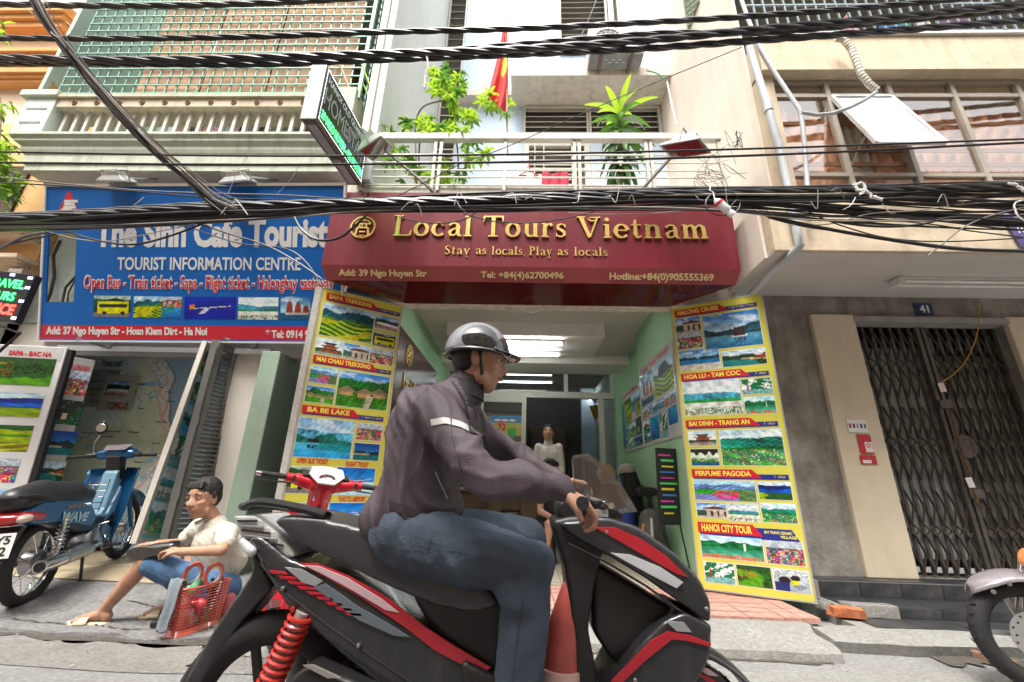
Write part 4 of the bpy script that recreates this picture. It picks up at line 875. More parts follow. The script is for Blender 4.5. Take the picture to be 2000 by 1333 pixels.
# ---------------------------------------------------------------- serif letters from strokes of changing width
ser = lambda x, y, w=.17: ([(x-w, y), (x+w, y)], [.055, .055])
def arc(cx, cy, rx, ry, a0, a1, w0, w1, n=14):
    P = [(cx+rx*math.cos(math.radians(lerp(a0, a1, i/n))), cy+ry*math.sin(math.radians(lerp(a0, a1, i/n)))) for i in range(n+1)]
    return (P, [lerp(w0, w1, math.sin(math.pi*i/n)) for i in range(n+1)])
def swell(cx, cy, rx, ry, a0, a1, thin, thick, n=18):
    P = []; Wd = []
    for i in range(n+1):
        a = math.radians(lerp(a0, a1, i/n)); P.append((cx+rx*math.cos(a), cy+ry*math.sin(a))); Wd.append(lerp(thin, thick, abs(math.cos(a))**1.5))
    return (P, Wd)
T = .165
SERIF = {
 'L': (.80, [([(.22, .02), (.22, .98)], [T, T]), ser(.22, .97, .2), ([(.08, .03), (.74, .03)], [.06, .06]), ([(.74, .02), (.79, .30)], [.12, .03])]),
 'T': (.86, [([(.43, .02), (.43, .98)], [T, T]), ser(.43, .03, .2), ([(.03, .95), (.83, .95)], [.07, .07]), ([(.05, .96), (.02, .70)], [.10, .03]), ([(.81, .96), (.84, .70)], [.10, .03])]),
 'V': (.92, [([(.14, .97), (.47, .02)], [T*1.05, T*.8]), ([(.80, .97), (.49, .04)], [.075, .06]), ser(.14, .97, .16), ([(.50, .95), (.92, .97)], [.05, .06]), arc(.60, .93, .16, .14, 190, 350, .04, .05)]),
 'P': (.68, [([(.2, .02), (.2, .98)], [T, T]), ser(.2, .03, .17), ser(.16, .97, .12), swell(.28, .74, .3, .23, 95, -95, .06, T)]),
 'S': (.60, [([(.5, .80), (.44, .94), (.28, .96), (.13, .88), (.12, .70), (.28, .54), (.44, .42), (.50, .24), (.38, .06), (.2, .03), (.08, .14)], [.05, .06, .08, .13, .16, .17, .17, .15, .09, .06, .05]), ([(.52, .95), (.5, .72)], [.05, .03]), ([(.07, .02), (.07, .28)], [.05, .03])]),
 'o': (.66, [swell(.33, .33, .24, .30, 0, 360, .07, T)]),
 'c': (.58, [swell(.33, .33, .24, .30, 55, 318, .06, T), ([(.48, .52), (.48, .50)], [.13, .13])]),
 'a': (.62, [([(.46, .5), (.46, .12), (.53, .03), (.62, .04)], [T, T, .09, .04]), ([(.10, .50), (.16, .58), (.30, .63), (.42, .58), (.46, .48)], [.11, .08, .06, .09, .12]), ([(.44, .38), (.24, .32), (.12, .2), (.16, .06), (.30, .04), (.44, .14)], [.06, .07, .14, .12, .06, .05])]),
 'l': (.36, [([(.18, .02), (.18, .98)], [T, T]), ser(.18, .03, .16), ([(.04, .95), (.18, .97)], [.05, .06])]),
 'u': (.70, [([(.18, .62), (.18, .2), (.26, .06), (.40, .04), (.52, .14)], [T, T, .12, .06, .05]), ([(.54, .64), (.54, .02)], [T, T]), ([(.05, .62), (.18, .63)], [.05, .05]), ([(.42, .62), (.54, .63)], [.05, .05]), ([(.54, .03), (.68, .03)], [.05, .05])]),
 'r': (.52, [([(.17, .64), (.17, .02)], [T, T]), ser(.18, .03, .15), ([(.04, .62), (.17, .63)], [.05, .05]), ([(.20, .42), (.28, .58), (.40, .62), (.46, .52)], [.05, .08, .12, .14])]),
 's': (.50, [([(.42, .5), (.36, .6), (.24, .62), (.12, .54), (.13, .42), (.26, .34), (.38, .25), (.40, .13), (.30, .04), (.18, .03), (.07, .12)], [.04, .05, .06, .12, .13, .13, .13, .12, .07, .05, .05]), ([(.43, .61), (.42, .45)], [.04, .03]), ([(.06, .02), (.06, .2)], [.04, .03])]),
 'i': (.36, [([(.18, .64), (.18, .02)], [T, T]), ser(.18, .03, .15), ([(.04, .62), (.18, .63)], [.05, .05]), swell(.18, .86, .045, .045, 0, 360, .09, .09)]),
 'e': (.60, [swell(.32, .33, .24, .30, 8, 322, .06, T), ([(.12, .36), (.55, .36)], [.05, .05])]),
 't': (.44, [([(.2, .86), (.19, .2), (.24, .06), (.34, .04), (.43, .12)], [.10, T, .12, .06, .04]), ([(.04, .62), (.42, .62)], [.05, .05])]),
 'n': (.72, [([(.17, .64), (.17, .02)], [T, T]), ser(.18, .03, .15), ([(.04, .62), (.17, .63)], [.05, .05]), ([(.2, .44), (.3, .58), (.42, .62), (.53, .52), (.55, .3), (.55, .02)], [.05, .07, .09, T, T, T]), ser(.55, .03, .15)]),
 'm': (1.06, [([(.17, .64), (.17, .02)], [T, T]), ser(.18, .03, .14), ([(.04, .62), (.17, .63)], [.05, .05]), ([(.2, .44), (.29, .58), (.40, .62), (.50, .52), (.52, .3), (.52, .02)], [.05, .07, .09, T, T, T]), ser(.52, .03, .13), ([(.55, .44), (.64, .58), (.75, .62), (.86, .52), (.88, .3), (.88, .02)], [.05, .07, .09, T, T, T]), ser(.88, .03, .14)]),
 'y': (.62, [([(.13, .62), (.34, .04)], [T, .12]), ([(.54, .62), (.34, .04), (.26, -.2), (.34, -.3), (.46, -.26)], [.06, .06, .07, .06, .1]), ser(.13, .62, .13), ser(.54, .62, .1)]),
 '.': (.26, [([(.10, .05), (.10, .051)], [.13, .13])]),
 ',': (.26, [([(.12, .07), (.06, -.12)], [.13, .03])]),
}
def ribbon(P, Wd):
    L_ = []; R_ = []; n = len(P)
    if n == 2 and abs(P[0][0]-P[1][0])+abs(P[0][1]-P[1][1]) < .01:
        x, y = P[0]; w = Wd[0]/2; return [(x-w, y-w), (x+w, y-w), (x+w, y+w), (x-w, y+w)]
    for i, (x, y) in enumerate(P):
        a = P[max(0, i-1)]; b = P[min(n-1, i+1)]; dx_, dy_ = b[0]-a[0], b[1]-a[1]; l = math.hypot(dx_, dy_) or 1
        nx_, ny_ = -dy_/l, dx_/l; w = Wd[i]/2; L_.append((x+nx_*w, y+ny_*w)); R_.append((x-nx_*w, y-ny_*w))
    return L_, R_
def serif_letters(s, fr, u0, v0, u1, cap, m, parent, depth=.02, off=0, gap=.07, name='letter'):
    tot = sum((.42 if c == ' ' else SERIF[c][0]+gap) for c in s)-gap; k = (u1-u0)/tot; x = 0
    for c in s:
        if c == ' ': x += .42; continue
        wd, st = SERIF[c]; g = G()
        for q, (P, Wd) in enumerate(st):
            d = depth+q*.0006; tr = lambda p: fr.p(u0+(x+p[0])*k, v0+p[1]*cap, off)
            rb = ribbon(P, Wd)
            if isinstance(rb, list): g.prism([tr(p) for p in rb], fr.n*d); continue
            A, B = rb; n = len(A); vs = [tr(p) for p in A]+[tr(p) for p in B]; vs += [v+fr.n*d for v in vs]; fs = []
            for i in range(n-1): fs += [(2*n+i, 3*n+i, 3*n+i+1, 2*n+i+1), (i, i+1, 2*n+i+1, 2*n+i), (n+i+1, n+i, 3*n+i, 3*n+i+1)]
            fs += [(0, 2*n, 3*n, n), (n-1, 2*n-1, 4*n-1, 3*n-1)]; g.add(vs, fs)
        obj(name, g, m, parent); x += wd+gap
def emblem(fr, cu_, cv, R, m, parent, d=.02, sx=1.):
    """round emblem: a ring round a small pavilion drawn in bars"""
    c = fr.p(cu_, cv, d/2); g = G().lathe(c-fr.n*d/2, fr.n, [(0, R), (d, R), (d, R*.87), (0, R*.87)], 40)
    f = len(g.f); g.f = g.f[:-2]; obj('emblem_ring', g, m, parent)
    def bar(pts, w=.10):
        pass
    g = G()
    for k, (a, b, w) in enumerate((((-.30, .62), (.30, .62), .12), ((-.12, .80), (.12, .80), .12), ((-.62, .30), (.62, .30), .13), ((-.30, .62), (-.62, .30), .13), ((.30, .62), (.62, .30), .13),
                    ((-.26, .30), (-.26, -.05), .15), ((.26, .30), (.26, -.05), .15), ((-.40, -.05), (.40, -.05), .14), ((-.42, -.05), (-.50, -.70), .15), ((.42, -.05), (.50, -.70), .15), ((-.24, -.42), (.24, -.42), .12), ((-.05, .0), (-.05, .28), .08))):
        p = fr.p(cu_+a[0]*R*sx, cv+a[1]*R, d/2); q = fr.p(cu_+b[0]*R*sx, cv+b[1]*R, d/2)
        g = G().beam(p, q, w*R, d*(.9+.012*k), up=fr.n); obj('emblem_bar', g, m, parent)
    fr.plate('emblem_plate', cu_-.30*R, cv-.95*R, cu_+.30*R, cv-.74*R, 0, d*1.1, m, parent)
    text('HA NOI', fr, cu_-.26*R, cv-.92*R, cu_+.26*R, cv-.78*R, m_mar, parent, bold=.03, off=d*1.1+.0005)

# ================================================================ MAROON SHOP SIGN
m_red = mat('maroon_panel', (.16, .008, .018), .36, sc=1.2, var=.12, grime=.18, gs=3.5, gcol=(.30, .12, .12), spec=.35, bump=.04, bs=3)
sg = thing('shop_sign', 'wide maroon sign box with gold lettering above the open shop entrance', 'sign', (0, 3.6, 2.93))
zt, zb, zl = 3.775, 2.930, at(1000, 552, Y=3.66).z
XL, XR = -2.0, 2.01
fb = at(636, 548, Y=3.66).x; fbr = at(1437, 558, Y=3.66).x
ub = 2.765; UL, UR = -1.29, 1.49; UYb = 4.13
vs = [(XL, 3.6, zt), (XR, 3.6, zt), (XR, 3.6, zb), (XL, 3.6, zb), (fbr, 3.66, zl), (fb, 3.66, zl), (UR, UYb, ub), (UL, UYb, ub), (XL, 4.19, zt), (XR, 4.19, zt), (XL, 4.19, zb+.02), (XR, 4.19, zb+.02)]
obj('front_panel', G().prism([V(vs[i]) for i in (0, 3, 2, 1)], (0, .02, 0)), m_red, sg)
obj('lower_band', G().add([vs[3], vs[2], vs[4], vs[5]], [(0, 1, 2, 3)]), mat('maroon_band', (.25, .04, .045), .2, sc=1.2, var=.1, coat=.6), sg)  # paler, pinker maroon: light reflected on the band put into its colour
obj('underside', G().add(vs, [(5, 4, 6, 7), (3, 5, 7, 10), (2, 11, 6, 4)]), mat('shaded_maroon_panel', (.075, .004, .006), .16, sc=1.2, var=.1, coat=.3), sg)  # same maroon made deeper: underside shade and dark reflection put into the colour
obj('side_panel', G().add(vs, [(0, 3, 10, 8), (1, 9, 11, 2), (0, 8, 9, 1)]), m_red, sg)
for x in (-.55, .72): obj('panel_seam', G().box((x, 3.5985, zb), (x+.004, 3.5995, zt)), m_dark, sg)
SF = Frame((0, 3.6, 0), (1, 0, 0), (0, 0, 1))
def sp(x, y): return SF.uv(x, y)
a = sp(766, 463); b = sp(922, 465); cp = sp(770, 423)[1]-a[1]
serif_letters('Local', SF, a[0], a[1], b[0], cp, m_gold, sg, .024)
a = sp(943, 465); b = sp(1107, 467); serif_letters('Tours', SF, a[0], a[1], b[0], sp(946, 424)[1]-a[1], m_gold, sg, .024)
a = sp(1128, 467); b = sp(1384, 470); serif_letters('Vietnam', SF, a[0], a[1], b[0], sp(1130, 426)[1]-a[1], m_gold, sg, .024)
for s_, x0, x1, y in (('Stay', 868, 917, 498), ('as', 929, 950, 498), ('locals,', 960, 1027, 499), ('Play', 1033, 1078, 500), ('as', 1088, 1110, 500), ('locals', 1121, 1187, 501)):
    a = sp(x0, y); b = sp(x1, y); serif_letters(s_, SF, a[0], a[1], b[0], sp(x0, y-17)[1]-a[1], m_gold, sg, .012, gap=.10)
c = sp(710, 445); emblem(SF, c[0], c[1]-.005, .128, m_gold, sg, .02)
BF = Frame(vs[5], V(vs[4])-V(vs[5]), V(vs[3])-V(vs[5]) if False else V((0, 3.6-3.66, zb-zl)))
m_goldl = mat('gold_letter', (.85, .66, .36), .3, metal=.6, var=.1)
for s_, x0, x1, yt, yb in (('Add: 39 Ngo Huyen Str', 662, 834, 526, 543), ('Tel: +84(4)62700496', 939, 1101, 530, 547), ('Hotline:+84(0)905555369', 1190, 1394, 533, 551)):
    (ua, va), (ub_, vb) = BF.uv(x0, yb), BF.uv(x1, yt+2); text(s_, BF, ua, va, ub_, vb, m_goldl, sg, bold=.03, off=.001, depth=.006)
# small loop of cable hanging under the sign
tag(obj('wire_loop', G().tube([at(x, y, Y=4.12) for x, y in ((1022, 604), (1028, 609), (1040, 611), (1050, 608), (1053, 603))], .006, 6), m_white), 'small white wire loop hanging under the sign over the shop doorway', 'wire')
# interior panel emblem and letters
c = LF.uv(793, 700); 
g = emblem(LF, LF.uv(793, 700)[0], 2.40, .13, m_gold, ip, .012)
serif_letters('Local', LF, .42, 1.98, .80, .17, m_gold, ip, .012); serif_letters('Tours', LF, .86, 1.98, 1.24, .17, m_gold, ip, .012); serif_letters('Vietnam', LF, 1.3, 1.98, 1.95, .17, m_gold, ip, .012)
text('Stay as locals', LF, .6, 1.72, 1.7, 1.84, m_gold, ip, off=.03, bold=.0)
ip_parts = [o for o in ip.children if o.name.startswith(('letter', 'emblem'))]
for o in ip_parts:
    o.location.x += .031
# ================================================================ HOUSE 37 (left, green balcony with cage)
m_grn = mat('pale_green_wall', (.40, .50, .43), .85, sc=1.6, var=.1, bump=.15, bs=15, grime=.3, gs=3, gcol=(.22, .25, .20))
m_gcor = mat('stained_cornice', (.50, .54, .44), .85, sc=3, var=.1, bump=.2, bs=20, grime=.65, gs=4.5, gcol=(.15, .16, .11))
m_wht37 = mat('off_white_wall', (.60, .56, .50), .85, sc=2, var=.06, grime=.25, gs=3, gcol=(.35, .3, .25))
m_cage = mat('green_iron', (.20, .38, .30), .5, metal=.2, var=.15)
m_redwood = mat('red_brown_wood', (.20, .07, .045), .5, sc=4, var=.2)
h37 = thing('green_house', 'pale green house number 37 with a caged balcony above the blue sign', 'building', (-3.7, 4.2, 0))
OX0, OX1, OZ = -4.98, -3.04, 2.18
wallgrid('wall', -5.55, -2.66, .1, 4.05, [(OX0, 0, OX1, OZ)], 4.2, m_wht37, h37, .12)
obj('fascia_strip', G().box((-5.0, 4.17, 2.185), (-2.68, 4.198, 2.24)), m_white, h37)
obj('fascia_strip', G().box((-5.2, 4.15, 2.30), (-2.3, 4.198, 2.36)), m_wht37, h37)
fr_ = G().box((OX0, 4.16, OZ-.05), (OX1, 4.25, OZ)).box((OX0, 4.16, .15), (OX0+.04, 4.25, OZ-.05)).box((OX1-.04, 4.16, .15), (OX1, 4.25, OZ-.05))
obj('door_frame', fr_, mat('grey_metal', (.22, .22, .21), .5, metal=.3), h37)
obj('pillar', G().box((-2.64, 3.98, .05), (-2.45, 4.5, 2.16)), mat('green_column', (.28, .37, .29), .85, sc=2, var=.12, grime=.35, gs=4, gcol=(.2, .2, .15), bump=.2, bs=20), h37, bevel=.01)
obj('over_column', G().box((-2.66, 4.2, 2.162), (-1.57, 4.35, 4.05)), m_wht37, h37)
obj('passage_wall', G().box((-2.44, 4.9, 0), (-1.55, 4.95, 2.3)).box((-1.60, 4.2, 0), (-1.56, 4.9, 2.3)), mat('dark_red_passage', (.04, .018, .016), .7), h37)
# room behind with tile floor
obj('shop_step', G().box((-5.3, 4.16, 0), (-2.7, 5.6, .165)), mat('yellow_tile', (.52, .42, .27), .5, sc=6, var=.12, grime=.3, gs=6, gcol=(.25, .2, .14), streak=False), h37)
obj('tile_apron', G().add([(-4.9, 3.86, lz(-4.9, 3.86)+.012), (-2.9, 3.80, lz(-2.9, 3.8)+.012), (-2.9, 4.165, .16), (-4.9, 4.165, .16)], [(0, 1, 2, 3)]), mat('yellow_tile', (.52, .42, .27)), h37)
obj('room', G().box((-6, 5.2, .1), (-2.7, 5.25, 2.6)).box((-5.6, 4.32, .1), (-5.55, 5.2, 2.6)).box((-2.75, 4.32, .1), (-2.7, 5.2, 2.6)).box((-5.6, 4.32, 2.5), (-2.7, 5.2, 2.6)), mat('dim_grey_wall', (.40, .40, .38), .8), h37)
# balcony
YB = 3.6
prof = [(4.30, 4.055), (3.62, 4.055), (3.62, 4.12), (3.60, 4.14), (3.60, 4.24), (3.585, 4.26), (3.57, 4.30), (3.57, 4.34), (3.53, 4.38), (3.53, 4.42), (3.50, 4.44), (3.50, 4.47), (4.30, 4.47)]
def bal_x(y, z): return -5.56-(3.62-y)*1.4
g = G(); n = len(prof)
g.add([(-5.50-(3.62-max(3.5, min(3.62, y)))*1.6-(0), y, z) for y, z in prof]+[(-1.97+(3.62-max(3.5, min(3.62, y)))*1.0, y, z) for y, z in prof], [(i, (i+1) % n, n+(i+1) % n, n+i) for i in range(n)]+[tuple(range(n))[::-1], tuple(range(n, 2*n))])
bc = obj('balcony_slab', g, m_gcor, h37)
obj('soffit_paint', G().box((-5.48, 3.63, 4.05), (-2.0, 4.19, 4.0545)), m_soffit, h37)
m_pil = mat('white_green_plaster', (.56, .62, .57), .85, sc=2.5, var=.08, grime=.3, gs=5, gcol=(.3, .32, .26))
obj('balcony_pillar', G().box((-5.78, 3.56, 4.472), (-5.42, 3.9, 5.02)), m_pil, h37, bevel=.008)
obj('pillar_cap', G().box((-5.84, 3.52, 5.021), (-5.39, 3.94, 5.11)), m_gcor, h37, bevel=.012)
for z in (4.65, 4.85): obj('pillar_groove', G().box((-5.72, 3.555, z), (-5.48, 3.562, z+.022)), mat('groove_shade', (.26, .30, .26), .9), h37)
obj('balcony_pillar', G().box((-2.20, 3.56, 4.472), (-1.96, 3.9, 5.18)), m_gcor, h37, bevel=.008)
obj('balcony_return', G().box((-2.02, 3.9, 4.2), (-1.965, 4.9, 5.18)), mat('pink_render', (.58, .46, .38), .85, grime=.2, gs=3), h37)
obj('top_rail', G().box((-5.40, 3.57, 4.90), (-2.21, 3.86, 5.02)).box((-5.42, 3.54, 5.0205), (-2.2, 3.88, 5.06)), mat('tan_rail', (.52, .45, .33), .85, sc=3, var=.12, grime=.6, gs=6, gcol=(.2, .16, .1)), h37)
bal = G().box((-.019, -.019, 0), (.019, .019, .43)).mesh('baluster'); bal.materials.append(m_slat)
for i in range(24):
    o = bpy.data.objects.new('baluster', bal); o.location = (-5.33+i*.133+3.7, 3.66-4.2, 4.471); S.collection.objects.link(o); o.parent = h37
rs = G().ring((0, 0, 0), (0, 1, 0), .022, .010, 14, 6).mesh('rosette'); rs.materials.append(mat('rust', (.16, .085, .04)))
for i in range(12):
    o = bpy.data.objects.new('rosette', rs); o.location = (-5.2+i*.266+3.7, 3.567-4.2, 4.955); S.collection.objects.link(o); o.parent = h37
# inner façade of the balcony
YI = 4.85
wallgrid('balcony_wall', -5.9, -1.97, 4.3, 9.5, [(-5.2+.0, 4.5, -4.0, 7.0), (-3.3, 4.5, -2.3, 7.0)], YI, m_grn, h37)
obj('cage_side_wall', G().box((-5.93, 3.7, 4.6), (-5.88, 4.85, 9.5)), m_grn, h37)
obj('orange_stripe', G().prism([(-5.87, 3.75, 5.3), (-5.87, 4.8, 4.75), (-5.87, 4.8, 5.0), (-5.87, 3.75, 5.5)], (.004, 0, 0)), mat('orange_band', (.50, .26, .08), .8), h37)
obj('balcony_ceiling', G().box((-4.6, 3.62, 7.25), (-1.97, 4.85, 7.4)), mat('tan_ceiling', (.36, .33, .24), .9), h37)
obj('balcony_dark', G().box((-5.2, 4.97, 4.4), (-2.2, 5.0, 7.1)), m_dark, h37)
for (a, b, k) in ((-5.2, -4.0, 4), (-3.3, -2.3, 3)):
    dd = obj('shutter_door', G().box((a, 4.80, 4.5), (a+.10, 4.9, 7.0)).box((b-.1, 4.8, 4.5), (b, 4.9, 7.0)).box((a+.1, 4.8, 6.9), (b-.1, 4.9, 7.0)), m_redwood, h37)
    w = (b-a-.2)/k
    for i in range(k):
        x = a+.1+i*w
        lf = obj('door_leaf', G().box((x+.01, 4.81, 4.5), (x+.06, 4.86, 6.89)).box((x+w-.06, 4.81, 4.5), (x+w-.01, 4.86, 6.89)).box((x+.06, 4.81, 4.5), (x+w-.06, 4.86, 4.75)).box((x+.06, 4.81, 5.5), (x+w-.06, 4.86, 5.6)).box((x+.06, 4.81, 6.2), (x+w-.06, 4.86, 6.3)), m_redwood, dd)
        obj('pane', G().box((x+.06, 4.83, 4.75), (x+w-.06, 4.835, 6.89)), mat('dark_glass', (.05, .05, .05), .15), lf)
# cage of green bars
cg = thing('balcony_cage', 'green iron bar cage closing the balcony of the pale green house', 'cage', (-3.7, 3.62, 5.06))
vb = G().box((-.0065, -.0065, 0), (.0065, .0065, 2.9)).mesh('grille_bar'); hb = G().box((-1.79, -.006, -.006), (1.79, .006, .006)).mesh('grille_bar'); sb_ = G().box((-.006, 0, -.006), (.006, 1.15, .006)).mesh('grille_bar')
for m_ in (vb, hb, sb_): m_.materials.append(m_cage)
def bar(me, loc, k=1):
    o = bpy.data.objects.new('grille_bar', me); o.location = V(loc)-V(cg.location); S.collection.objects.link(o); o.parent = cg; return o
for i in range(29): bar(vb, (-5.53+i*.128, 3.62, 5.06))
for j in range(22): bar(hb, (-3.74, 3.605, 5.14+j*.128)); bar(sb_, (-1.945, 3.62, 5.2+j*.128))
for i in range(8): bar(vb, (-1.945, 3.76+i*.135, 5.06))
obj('corner_post', G().box((-1.97, 3.6, 5.06), (-1.93, 3.635, 8)), m_cage, cg)
# bamboo blinds
BFm = Frame((-4.55, 3.70, 5.1), (1, 0, 0), (0, 0, 1))
for k, (a, b) in enumerate(((-.15, .62), (.64, 1.42), (1.44, 2.42))):
    ny, nx = 90, 30; yy, xx = np.meshgrid(np.arange(ny), np.arange(nx), indexing='ij'); r_ = np.random.RandomState(k)
    st = r_.uniform(.55, 1.05, ny)[:, None]*np.where(yy % 3 == 0, .6, 1)*(1+.12*np.sin(xx*.9+yy*.13)); col = np.array((.50, .30, .17))[None, None]*st[..., None]
    col[(xx % 10 == 4)] *= .7; col += (r_.uniform(0, 1, (ny, 1, 1)) > .8)*np.array((.10, .07, .02))
    bl = thing('bamboo_blind', ('left', 'middle', 'right')[k]+' one of three tan bamboo blinds hanging inside the green cage', 'blind', (BFm.o.x+a, 3.7, 5.1), 'bamboo blinds inside the cage')
    sheet('slat_sheet', BFm, a, .0+.02*k, b, 2.9, 0, np.clip(col, 0, 1), bl, print_mat('bamboo', .8)); obj('bottom_rod', G().tube([BFm.p(a, .02*k, 0), BFm.p(b, .02*k, 0)], .014, 8), mat('bamboo_rod', (.5, .33, .17), .6), bl)
cloth('hanging_garment', (-2.05, 4.05, 5.4), .18, .5, mat('blue_checked_cloth', (.10, .30, .42), .9), 'blue checked cloth hanging inside the corner of the green cage', 31)
cloth('hanging_garment', (-2.0, 4.2, 5.36), .1, .4, mat('magenta_cloth', (.5, .04, .2), .9), 'narrow magenta cloth beside the blue checked cloth in the cage', 32)
tag(obj('bamboo_pole', G().tube([at(652, 92, Y=3.58), at(683, 176, Y=3.58)], .010, 6), mat('bamboo_rod', (.5, .33, .17))), 'thin bamboo pole poking out of the cage above the balcony corner', 'pole')
tag(obj('lime_string', G().tube([at(x, y, Y=3.57) for x, y in ((706, 125), (716, 150), (724, 172), (732, 188), (724, 200), (716, 178), (708, 160), (704, 180))], .008, 5), mat('lime_cord', (.35, .6, .08), .6)), 'lime green cord tied round the corner post of the cage', 'cord')

# ================================================================ FAR LEFT ORANGE HOUSE
m_or = mat('orange_plaster', (.68, .42, .19), .85, sc=1.5, var=.08, grime=.15, gs=3, gcol=(.4, .25, .12)); m_orp = mat('peach_plaster', (.74, .58, .42), .85, var=.06); m_ord = mat('deep_orange_trim', (.62, .30, .10), .8, var=.08)
ho = thing('orange_house', 'orange and peach stucco house at the far left edge', 'building', (-7, 4.1, 0))
obj('upper_wall', G().box((-10, 4.1, 5.2), (-5.96, 4.3, 9.5)), m_orp, ho); obj('lower_wall', G().box((-10, 4.1, 0), (-5.56, 4.3, 5.2)), m_or, ho)
def cornice(z, h, out, x1, m1, m2):
    obj('cornice', G().box((-10, 4.1-out, z), (x1, 4.12, z+h*.3)).box((-10, 4.1-out*1.3, z+h*.3), (x1+.03, 4.12, z+h*.55)).box((-10, 4.1-out*1.6, z+h*.55), (x1+.06, 4.12, z+h)), m1, ho)
cornice(6.75, .32, .16, -6.45, m_ord, m_or); cornice(6.18, .12, .12, -6.1, m_ord, m_or); cornice(5.78, .16, .12, -6.0, m_ord, m_or); cornice(3.42, .14, .2, -5.6, m_orp, m_or); cornice(3.10, .10, .12, -5.6, m_orp, m_or)
obj('balcony', G().box((-10, 3.6, 3.55), (-6.0, 4.1, 3.75)), m_orp, ho, bevel=.02)
obj('dark_window', G().box((-10, 4.07, 3.8), (-6.1, 4.1, 4.5)), mat('dark_red_passage', (.04, .018, .016)), ho)
obj('pink_pier', G().box((-5.75, 4.0, 0), (-5.56, 4.2, 3.05)), mat('grey_green_pier', (.36, .38, .33), .85, grime=.4), ho)
obj('electric_box', G().box((-5.58, 3.92, 2.78), (-5.42, 4.0, 3.02)), mat('beige_box', (.38, .33, .26), .6), ho, bevel=.008)
# ================================================================ HOUSES ACROSS THE LANE (behind the camera)
ac_ = tag(obj('street_backdrop', G().box((-14, -2.9, 0), (14, -2.6, 9.0)), mat('facing_houses', (.62, .48, .36), .85, sc=.8, var=.3)), kind='structure')
for i in range(11):
    for z in (1.2, 4.0, 6.6): obj('window', G().box((-12.6+i*2.4, -2.62, z), (-11.4+i*2.4, -2.57, z+1.3)), mat('dark_glass', (.05, .05, .05)), ac_)

# ================================================================ BLUE TOURIST SIGN
m_sblue = mat('sign_blue', (.006, .115, .42), .5, var=.05, sc=1, spec=.25); m_sred = mat('sign_red', (.55, .012, .03), .4, var=.05, sc=1); m_swhite = mat('sign_white', (.70, .70, .68), .45, var=.03)
BLp = at(78, 664, Y=4.0); TLp = at(92, 366, Y=3.53); BRp = at(640, 668, Y=4.0)
BS = Frame(BLp, (1, 0, (BRp.z-BLp.z)/(BRp.x-BLp.x)), TLp-BLp)
bs = thing('blue_tourist_sign', 'large blue sign panel with white and red lettering left of the maroon sign', 'sign', BLp)
H_ = (TLp-BLp).length; W_ = BS.uv(672, 368)[0]
ha = BS.uv(88, 590); hb_ = BS.uv(150, 455); nx0, nz0, nx1, nz1 = ha[0], ha[1], hb_[0], hb_[1]; band = BS.uv(78, 635)[1]
bu = [(.03, nx0), (nx1, W_)]
g = G()
for (a, b, c, d) in ((0, 0, W_, nz0), (nx1, nz0, W_, nz1), (0, nz1, W_, H_), (0, nz0, nx0, nz1)): g.prism(BS.rect(a, b, c, d, -.02), BS.n*.02)
obj('panel', g, m_sblue, bs)
obj('notch_wall', G().box((-5.5, 4.185, 2.5), (-4.75, 4.199, 3.7)), mat('grey_green_render', (.38, .43, .38), .85, grime=.4, gs=4), h37)
for k_, P_ in enumerate((((118, 470), (104, 500), (106, 540), (98, 575), (90, 592)), ((148, 540), (128, 562), (122, 590), (124, 612)), ((146, 548), (134, 572), (130, 600)))): tag(obj('wall_cable', G().tube([at(x, y, Y=4.12) for x, y in P_], .016-.004*k_, 7), mat('black_plastic', (.02, .02, .02)), smooth=True), ('longest', 'thicker short', 'thinner short')[k_]+' black cable on the wall seen through the notch of the blue sign', 'cable')
BS.plate('red_band', .006, .012, W_, band, 0, .0015, m_sred, bs)
for (a, b, c, d) in ((-.02, -.02, W_, -.001), (-.02, -.001, -.001, H_), (-.02, H_+.001, W_+.02, H_+.03), (W_+.001, -.02, W_+.02, H_)): BS.plate('trim', a, b, c, d, -.03, .012, m_swhite if b < 0 else mat('beige_box', (.38, .33, .26)), bs)
def bt(s, x0, y0, x1, y1, m, bold=.03, off=.002, d=.0015, **k):
    (ua, va), (ub2, vb2) = BS.uv(x0, y0), BS.uv(x1, y1); return text(s, BS, ua, va, ub2, vb2, m, bs, bold=bold, off=off, depth=d, **k)
bt('The Sinh Cafe Tourist', 186, 484, 642, 425, m_swhite, .045)
bt('TOURIST INFORMATION CENTRE', 229, 528, 588, 503, m_swhite, .02)
bt('Open Bus - Train ticket - Sapa - Flight ticket - Halongbay castaway', 163, 573, 654, 538, m_swhite, .052, .0016, space=1.0)
bt('Open Bus - Train ticket - Sapa - Flight ticket - Halongbay castaway', 165, 572, 652, 541, m_sred, .012, .0035)
bt('Add: 37 Ngo Huyen Str - Hoan Kiem Dirt - Ha Noi', 90, 658, 405, 640, m_swhite, .04)
bt('* Tel: 0914 905 369' if False else '* Tel: 0914 9', 519, 661, 604, 645, m_swhite, .04)
pc = [BS.uv(x, y) for x, y in ((108, 424), (135, 374), (157, 424))]; BS.shape('triangle', [pc[0], (pc[0][0]+.02, pc[0][1]), pc[2], (pc[1][0]+.012, pc[1][1]), (pc[1][0]-.012, pc[1][1])], 0, .0015, m_sred, bs)
for k, (x0, y0, x1, y1) in enumerate(((126, 396, 152, 391), (126, 402, 146, 397), (124, 408, 148, 403), (120, 411, 140, 408), (128, 400, 136, 392))):
    (ua, vb2), (ub2, va) = BS.uv(x0, min(y0, y1)), BS.uv(x1, max(y0, y1)); BS.plate('hand_mark', ua, va, ub2, vb2, .0016, .0026+.0003*k, m_swhite, bs)
